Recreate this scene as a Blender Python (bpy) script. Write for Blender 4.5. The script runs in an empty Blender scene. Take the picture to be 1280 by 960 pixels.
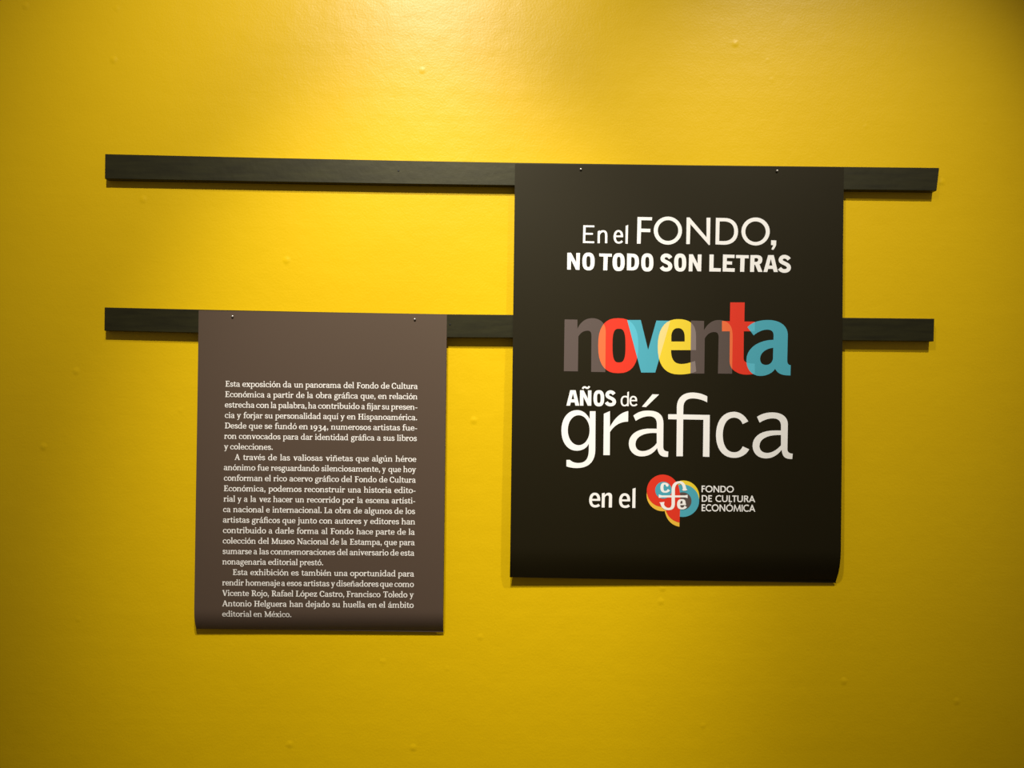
import bpy, bmesh, math, random
from mathutils import Vector, Matrix
from mathutils.geometry import delaunay_2d_cdt

scene = bpy.context.scene
COL = scene.collection

# ------------------------------------------------------------------ camera
CAM_H, CAM_D = 1.55, 1.92
YAW, ROLL = math.radians(0.84), math.radians(0.72)
cam = bpy.data.cameras.new('camera')
cam.sensor_fit = 'HORIZONTAL'; cam.sensor_width = 36.0
cam.lens = 36.0 * 960.0 / 1280.0
cam.clip_start = 0.02
cam_ob = bpy.data.objects.new('camera', cam); COL.objects.link(cam_ob)
r0 = Vector((math.cos(YAW), -math.sin(YAW), 0)); fw = Vector((math.sin(YAW), math.cos(YAW), 0)); u0 = Vector((0, 0, 1))
rt = r0 * math.cos(ROLL) + u0 * math.sin(ROLL)
up = u0 * math.cos(ROLL) - r0 * math.sin(ROLL)
cam_ob.matrix_world = Matrix(((rt.x, up.x, -fw.x, 0), (rt.y, up.y, -fw.y, -CAM_D), (rt.z, up.z, -fw.z, CAM_H), (0, 0, 0, 1)))
scene.camera = cam_ob

# ------------------------------------------------------------------ light
scene.view_settings.view_transform = 'Standard'
scene.view_settings.look = 'None'
scene.view_settings.gamma = 1.0
scene.view_settings.use_curve_mapping = False
scene.view_settings.exposure = 0.0

world = bpy.data.worlds.new('gallery_ambient'); scene.world = world
world.use_nodes = True
wb = world.node_tree.nodes['Background']
wb.inputs[0].default_value = (1.0, 0.85, 0.58, 1); wb.inputs[1].default_value = 0.125

def spot(name, pos, target, watts, cone, blend, radius, col):
    l = bpy.data.lights.new(name, 'SPOT')
    l.energy = watts; l.spot_size = math.radians(cone); l.spot_blend = blend
    l.shadow_soft_size = radius; l.color = col
    o = bpy.data.objects.new(name, l); COL.objects.link(o)
    o.location = pos
    o.rotation_euler = (Vector(target) - Vector(pos)).to_track_quat('-Z', 'Y').to_euler()
    return o
WARM = (1.0, 0.94, 0.85)
# three warm spotlights of a lighting track near the ceiling, about 1.75 m out from the wall
spot('track_spotlight', (-0.384, -1.750, 3.600), (-0.318, 0, 1.914), 201, math.degrees(2 * 0.612), 0.97, 0.045, WARM)
spot('track_spotlight', (-0.100, -1.712, 3.920), (-0.217, 0, 1.258), 335, math.degrees(2 * 0.305), 1.0, 0.045, WARM)
spot('track_spotlight', (1.187, -1.611, 3.902), (0.789, 0, 1.587), 218, math.degrees(2 * 0.365), 1.0, 0.045, WARM)

# ------------------------------------------------------------------ materials
def mat(name, col, rough=0.5, spec=0.5, noise=None, bump=None, tint=(1, 1, 1)):
    m = bpy.data.materials.new(name); m.use_nodes = True
    nt = m.node_tree; b = nt.nodes['Principled BSDF']
    b.inputs['Base Color'].default_value = (*col, 1)
    b.inputs['Roughness'].default_value = rough
    b.inputs['Specular IOR Level'].default_value = spec
    b.inputs['Specular Tint'].default_value = (*tint, 1)
    tc = nt.nodes.new('ShaderNodeTexCoord')
    if noise:
        sc, amt, stretch = noise
        mp = nt.nodes.new('ShaderNodeMapping'); mp.inputs['Scale'].default_value = stretch
        nt.links.new(tc.outputs['Object'], mp.inputs['Vector'])
        n = nt.nodes.new('ShaderNodeTexNoise'); n.inputs['Scale'].default_value = sc; n.inputs['Detail'].default_value = 6
        nt.links.new(mp.outputs['Vector'], n.inputs['Vector'])
        r = nt.nodes.new('ShaderNodeValToRGB')
        r.color_ramp.elements[0].position = 0.3; r.color_ramp.elements[1].position = 0.72
        r.color_ramp.elements[0].color = (*[c * (1 - amt) for c in col], 1)
        r.color_ramp.elements[1].color = (*[min(1, c * (1 + amt)) for c in col], 1)
        nt.links.new(n.outputs['Fac'], r.inputs['Fac']); nt.links.new(r.outputs['Color'], b.inputs['Base Color'])
    if bump:
        sc, strength, dist = bump
        n = nt.nodes.new('ShaderNodeTexNoise'); n.inputs['Scale'].default_value = sc; n.inputs['Detail'].default_value = 3
        nt.links.new(tc.outputs['Object'], n.inputs['Vector'])
        bp = nt.nodes.new('ShaderNodeBump'); bp.inputs['Strength'].default_value = strength; bp.inputs['Distance'].default_value = dist
        nt.links.new(n.outputs['Fac'], bp.inputs['Height']); nt.links.new(bp.outputs['Normal'], b.inputs['Normal'])
    return m

def wall_material():
    col = (0.82, 0.535, 0.001)
    m = bpy.data.materials.new('yellow_satin_paint'); m.use_nodes = True
    nt = m.node_tree; N = nt.nodes; L = nt.links; b = N['Principled BSDF']
    b.inputs['Roughness'].default_value = 0.38
    b.inputs['Specular IOR Level'].default_value = 0.36
    tc = N.new('ShaderNodeTexCoord')
    # patchy roller coats
    n1 = N.new('ShaderNodeTexNoise'); n1.inputs['Scale'].default_value = 2.2; n1.inputs['Detail'].default_value = 5
    L.new(tc.outputs['Object'], n1.inputs['Vector'])
    r = N.new('ShaderNodeValToRGB')
    r.color_ramp.elements[0].position = 0.3; r.color_ramp.elements[1].position = 0.7
    r.color_ramp.elements[0].color = (col[0] * .97, col[1] * .955, col[2] * .9, 1)
    r.color_ramp.elements[1].color = (*col, 1)
    L.new(n1.outputs['Fac'], r.inputs['Fac']); L.new(r.outputs['Color'], b.inputs['Base Color'])
    # orange peel
    n2 = N.new('ShaderNodeTexNoise'); n2.inputs['Scale'].default_value = 190; n2.inputs['Detail'].default_value = 3
    L.new(tc.outputs['Object'], n2.inputs['Vector'])
    n3 = N.new('ShaderNodeTexNoise'); n3.inputs['Scale'].default_value = 16; n3.inputs['Detail'].default_value = 3
    L.new(tc.outputs['Object'], n3.inputs['Vector'])
    # sparse blisters and specks
    v = N.new('ShaderNodeTexVoronoi'); v.inputs['Scale'].default_value = 8.0
    L.new(tc.outputs['Object'], v.inputs['Vector'])
    mr = N.new('ShaderNodeMapRange'); mr.inputs['From Min'].default_value = 0.0; mr.inputs['From Max'].default_value = 0.10
    mr.inputs['To Min'].default_value = 1.0; mr.inputs['To Max'].default_value = 0.0; mr.interpolation_type = 'SMOOTHSTEP'
    L.new(v.outputs['Distance'], mr.inputs['Value'])
    sep = N.new('ShaderNodeSeparateColor'); L.new(v.outputs['Color'], sep.inputs[0])
    gt = N.new('ShaderNodeMath'); gt.operation = 'GREATER_THAN'; gt.inputs[1].default_value = 0.12
    L.new(sep.outputs[0], gt.inputs[0])
    mu = N.new('ShaderNodeMath'); mu.operation = 'MULTIPLY'; L.new(mr.outputs[0], mu.inputs[0]); L.new(gt.outputs[0], mu.inputs[1])
    def scaled(sock, k):
        q = N.new('ShaderNodeMath'); q.operation = 'MULTIPLY'; q.inputs[1].default_value = k; L.new(sock, q.inputs[0]); return q.outputs[0]
    def plus(a, c):
        q = N.new('ShaderNodeMath'); q.operation = 'ADD'; L.new(a, q.inputs[0]); L.new(c, q.inputs[1]); return q.outputs[0]
    # long faint roller laps
    mp = N.new('ShaderNodeMapping'); mp.inputs['Scale'].default_value = (0.8, 1, 26)
    L.new(tc.outputs['Object'], mp.inputs['Vector'])
    n4 = N.new('ShaderNodeTexNoise'); n4.inputs['Scale'].default_value = 1.0; n4.inputs['Detail'].default_value = 2
    L.new(mp.outputs['Vector'], n4.inputs['Vector'])
    h = plus(plus(plus(scaled(n2.outputs['Fac'], 0.00030), scaled(n3.outputs['Fac'], 0.0010)), scaled(mu.outputs[0], 0.0010)), scaled(n4.outputs['Fac'], 0.0003))
    bp = N.new('ShaderNodeBump'); bp.inputs['Strength'].default_value = 1.0; bp.inputs['Distance'].default_value = 1.0
    L.new(h, bp.inputs['Height']); L.new(bp.outputs['Normal'], b.inputs['Normal'])
    return m

M = dict(
    wall=wall_material(),
    floor=mat('grey_polished_floor', (0.16, 0.14, 0.12), 0.45, 0.5, (3, 0.15, (1, 1, 1))),
    batten=mat('black_painted_wood', (0.012, 0.0115, 0.003), 0.44, 0.60, (9, 0.5, (1.2, 1, 9)), (60, 0.25, 0.001), (1.0, 0.95, 0.68)),
    screw=mat('dark_screw_head', (0.008, 0.008, 0.007), 0.5),
    black=mat('black_printed_vinyl', (0.0085, 0.0062, 0.0010), 0.50, 0.34, None, (500, 0.15, 0.0003), (1.0, 0.92, 0.68)),
    taupe=mat('taupe_printed_vinyl', (0.093, 0.062, 0.045), 0.48, 0.6, None, (500, 0.15, 0.0003), (1.0, 0.92, 0.68)),
    white=mat('white_print', (0.97, 0.96, 0.93), 0.5, 0.4),
    cream=mat('off_white_print', (0.98, 0.95, 0.90), 0.5, 0.4),
    grey=mat('taupe_print', (0.108, 0.079, 0.068), 0.5, 0.4),
    lightgrey=mat('light_taupe_print', (0.25, 0.20, 0.185), 0.5, 0.4),
    red=mat('red_print', (0.80, 0.038, 0.014), 0.5, 0.4),
    orange=mat('orange_print', (0.90, 0.17, 0.05), 0.5, 0.4),
    teal=mat('teal_print', (0.075, 0.41, 0.52), 0.5, 0.4),
    lightblue=mat('light_blue_print', (0.11, 0.52, 0.66), 0.5, 0.4),
    yellow=mat('yellow_print', (0.88, 0.66, 0.035), 0.5, 0.4),
    amber=mat('amber_print', (0.90, 0.53, 0.05), 0.5, 0.4),
    paleyellow=mat('pale_yellow_print', (0.88, 0.72, 0.26), 0.5, 0.4),
    nail=mat('nail_metal', (0.62, 0.60, 0.56), 0.3, 0.5),
)
M['nail'].node_tree.nodes['Principled BSDF'].inputs['Metallic'].default_value = 0.8

# ------------------------------------------------------------------ helpers
def link(name, me, mats, parent=None, loc=(0, 0, 0)):
    o = bpy.data.objects.new(name, me); COL.objects.link(o)
    for m in (mats if isinstance(mats, (list, tuple)) else [mats]): me.materials.append(m)
    o.parent = parent; o.location = loc
    return o

def tag(o, label, cat, group=None):
    o['label'] = label; o['category'] = cat
    if group: o['group'] = group
    return o

def mesh(name, verts, faces, smooth=False, idx=None):
    me = bpy.data.meshes.new(name); me.from_pydata(verts, [], faces); me.update()
    if smooth:
        for p in me.polygons: p.use_smooth = True
    if idx:
        for p, i in zip(me.polygons, idx): p.material_index = i
    return me

def box_mesh(name, x0, x1, y0, y1, z0, z1):
    v = [(x, y, z) for x in (x0, x1) for y in (y0, y1) for z in (z0, z1)]
    f = [(0, 1, 3, 2), (4, 6, 7, 5), (0, 4, 5, 1), (2, 3, 7, 6), (0, 2, 6, 4), (1, 5, 7, 3)]
    return mesh(name, v, f)

def lerp_table(tab, x):
    if x <= tab[0][0]: return tab[0][1]
    for (a, va), (b, vb) in zip(tab, tab[1:]):
        if x <= b:
            t = (x - a) / (b - a); return va + (vb - va) * t
    return tab[-1][1]

# ------------------------------------------------------------------ the setting
w = link('wall_back', box_mesh('wall_back', -3.2, 3.2, 0.0, 0.15, 0.0, 4.3), M['wall']); w['kind'] = 'structure'
f = link('floor', box_mesh('floor', -3.2, 3.2, -4.6, 0.15, -0.1, 0.0), M['floor']); f['kind'] = 'structure'

# ------------------------------------------------------------------ battens
def make_batten(top, bottom, xl, xr_top, xr_bot, depth):
    """a long painted strip, lofted along a slightly sagging line, edges eased"""
    n, bev = 60, 0.0012
    verts, faces = [], []
    x_mid = 0.5 * (xl + xr_top); z_mid = lerp_table(bottom, x_mid)
    for i in range(n + 1):
        t = i / n
        xa = xl + (xr_bot - xl) * t; xb = xl + (xr_top - xl) * t
        zb = lerp_table(bottom, xa) - z_mid; zt = lerp_table(top, xb) - z_mid
        ring = [(-depth, zb + bev), (-depth + bev, zb), (-0.0003, zb), (-0.0003, zt), (-depth + bev, zt), (-depth, zt - bev)]
        for y, z in ring:
            k = (z - zb) / (zt - zb)
            verts.append((xa + (xb - xa) * k - x_mid, y, z))
    for i in range(n):
        for k in range(6):
            a = i * 6 + k; b_ = i * 6 + (k + 1) % 6
            faces.append((a, b_, b_ + 6, a + 6))
    faces.append(tuple(range(5, -1, -1))); faces.append(tuple(n * 6 + k for k in range(6)))
    me = mesh('wall_batten', verts, [tuple(reversed(q)) for q in faces])
    return me, (x_mid, 0, z_mid)

def screw_mesh():
    bm = bmesh.new()
    bmesh.ops.create_cone(bm, cap_ends=True, segments=14, radius1=0.0026, radius2=0.0020, depth=0.0012)
    r = bmesh.ops.create_cube(bm, size=1.0)
    for v in r['verts']: v.co = Vector((v.co.x * 0.0036, v.co.y * 0.0007, 0.0006 + v.co.z * 0.0005))
    for v in bm.verts: v.co = Vector((v.co.x, -v.co.z, v.co.y))
    me = bpy.data.meshes.new('screw_head'); bm.to_mesh(me); bm.free(); return me

BATTEN_DEPTH = 0.020
top_tab = [(-0.978, 2.1022), (-0.6, 2.0997), (-0.25, 2.0982), (0.021, 2.0978), (0.45, 2.0990), (1.087, 2.1027)]
bot_tab = [(-0.978, 2.0412), (-0.6, 2.0405), (-0.25, 2.0405), (0.021, 2.0412), (0.45, 2.0425), (1.087, 2.0452)]
me, pos = make_batten(top_tab, bot_tab, -0.978, 1.0867, 1.0805, BATTEN_DEPTH)
batten_high = tag(link('wall_batten', me, M['batten'], None, pos), 'upper of the two black wooden battens, carrying the black title banner', 'batten', 'black battens screwed to the wall')
top_tab = [(-0.9743, 1.7256), (-0.745, 1.7235), (-0.45, 1.7215), (-0.134, 1.7204), (0.028, 1.7212), (0.846, 1.7254), (1.079, 1.7262)]
bot_tab = [(-0.9743, 1.6682), (-0.745, 1.6660), (-0.45, 1.6640), (-0.134, 1.6630), (0.028, 1.6642), (0.846, 1.6686), (1.079, 1.6694)]
me2, pos2 = make_batten(top_tab, bot_tab, -0.9745, 1.0790, 1.0781, BATTEN_DEPTH)
batten_low = tag(link('wall_batten', me2, M['batten'], None, pos2), 'lower of the two black wooden battens, carrying the taupe text panel', 'batten', 'black battens screwed to the wall')
for parent, p, spots in ((batten_high, pos, ((-0.2590, 2.0730),)), (batten_low, pos2, ((-0.1273, 1.6952),))):
    for (x, z) in spots:
        link('screw_head', screw_mesh(), M['screw'], parent, (x - p[0], -BATTEN_DEPTH - 0.0004, z - p[2]))

# ------------------------------------------------------------------ hanging printed sheets
def smooth01(t):
    t = max(0.0, min(1.0, t)); return t * t * (3 - 2 * t)
class Sheet:
    """a stiff printed sheet nailed to a batten: hangs off the wall, bows out a little, curls back at its foot"""
    def __init__(s, x0, x1, z_top, z_bot, z_ref, h0, h1, h2, tk, slope):
        s.x0, s.x1, s.zt, s.zb, s.zr = x0, x1, z_top, z_bot, z_ref
        s.h = (h0, h1, h2, tk); s.slope = slope
    def off(s, z, u=0.0):
        h0, h1, h2, tk = s.h
        h2 = h2[0] + (h2[1] - h2[0]) * max(0.0, min(1.0, u / (s.x1 - s.x0)))
        t = max(0.0, min(1.0, (s.zt - z) / (s.zt - s.zr)))
        if t < tk: return h0 + (h1 - h0) * smooth01((t - .05) / (tk - .05))
        return h1 + (h2 - h1) * (((t - tk) / (1 - tk)) ** 2.2)
    def root(s): return (s.x0, 0.0, s.zr)
    def p(s, u, v, lift=0.0):                       # local metres -> local point on the face
        return (u, -s.off(v + s.zr, u) - lift, v)

def make_sheet(s, material, thick, name, parent, nx=10, nz=90):
    verts, faces = [], []
    rows = []
    for j in range(nz + 1):
        t = j / nz
        rows.append(1 - (1 - t) ** 1.35)           # closer rows towards the curled foot
    for back in (0, 1):
        for t in rows:
            for i in range(nx + 1):
                a = i / nx
                xl = s.x0; xr = s.x1
                x = (xl + (xr - xl) * a) - s.x0
                zt = lerp_table(s.zt_tab, a); zb = lerp_table(s.zb_tab, a)
                z = zt + (zb - zt) * t - s.zr
                q = s.p(x, z)
                verts.append((q[0], q[1] + (thick if back else 0), q[2]))
    w_ = nx + 1; n_ = (nz + 1) * w_
    for j in range(nz):
        for i in range(nx):
            a = j * w_ + i
            faces.append((a, a + w_, a + w_ + 1, a + 1))
            b_ = a + n_
            faces.append((b_, b_ + 1, b_ + w_ + 1, b_ + w_))
    rim = [j * w_ for j in range(nz + 1)] + [nz * w_ + i for i in range(1, nx + 1)] + [j * w_ + nx for j in range(nz - 1, -1, -1)] + [i for i in range(nx - 1, 0, -1)]
    b0 = len(verts)                                  # the cut edge keeps vertices of its own, so it stays crisp
    for k in rim: verts += [verts[k], verts[k + n_]]
    for k in range(len(rim)):
        a = b0 + 2 * k; c = b0 + 2 * ((k + 1) % len(rim))
        faces.append((a, a + 1, c + 1, c))
    me = mesh(name, verts, faces)
    for k, p in enumerate(me.polygons): p.use_smooth = k < 2 * nx * nz
    return link(name, me, material, parent)

# ---- outline -> triangles (union of overlapping shapes, even-odd holes)
def rings_of(sh, k=1.0):
    return [[[(r[i] * k, r[i + 1] * k) for i in range(0, len(r), 2)] for r in s] for s in sh]
def inside(pt, shape):
    x, y = pt; c = False
    for ring in shape:
        j = len(ring) - 1
        for i in range(len(ring)):
            xi, yi = ring[i]; xj, yj = ring[j]
            if (yi > y) != (yj > y) and x < (xj - xi) * (y - yi) / (yj - yi) + xi: c = not c
            j = i
    return c
def triangulate(groups):
    """groups: list of shape lists; -> verts2d, tris, list of the group set each triangle lies in"""
    vs, es = [], []
    for g in groups:
        for s in g:
            for r in s:
                b = len(vs); vs += [Vector(p) for p in r]
                es += [(b + i, b + (i + 1) % len(r)) for i in range(len(r))]
    v, e, f_, *_ = delaunay_2d_cdt(vs, es, [], 0, 1e-4)
    tris, sets = [], []
    boxes = [[(min(p[0] for r in s for p in r), max(p[0] for r in s for p in r), min(p[1] for r in s for p in r), max(p[1] for r in s for p in r)) for s in g] for g in groups]
    for t in f_:
        c = sum((v[i] for i in t), Vector((0, 0))) / len(t)
        mem = frozenset(k for k, g in enumerate(groups) if any(bx[0] <= c.x <= bx[1] and bx[2] <= c.y <= bx[3] and inside((c.x, c.y), s) for s, bx in zip(g, boxes[k])))
        if mem: tris.append(tuple(t)); sets.append(mem)
    return [(p.x, p.y) for p in v], tris, sets
def face_up(pts, t):
    a, b, c = (pts[i] for i in t[:3])
    return t if (b[0] - a[0]) * (c[1] - a[1]) - (b[1] - a[1]) * (c[0] - a[0]) > 0 else tuple(reversed(t))
INK = 0.0003
def ink_mesh(name, sheet, pieces, lift=INK):
    """pieces: (points in local metres, tris) -> one mesh lying on the sheet's face"""
    V, Fc = [], []
    for pts, tris in pieces:
        used = sorted({i for t in tris for i in t}); mp = {i: k + len(V) for k, i in enumerate(used)}
        V += [sheet.p(pts[i][0], pts[i][1], lift) for i in used]
        Fc += [tuple(mp[i] for i in face_up(pts, t)) for t in tris]
    return mesh(name, V, Fc)

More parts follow.
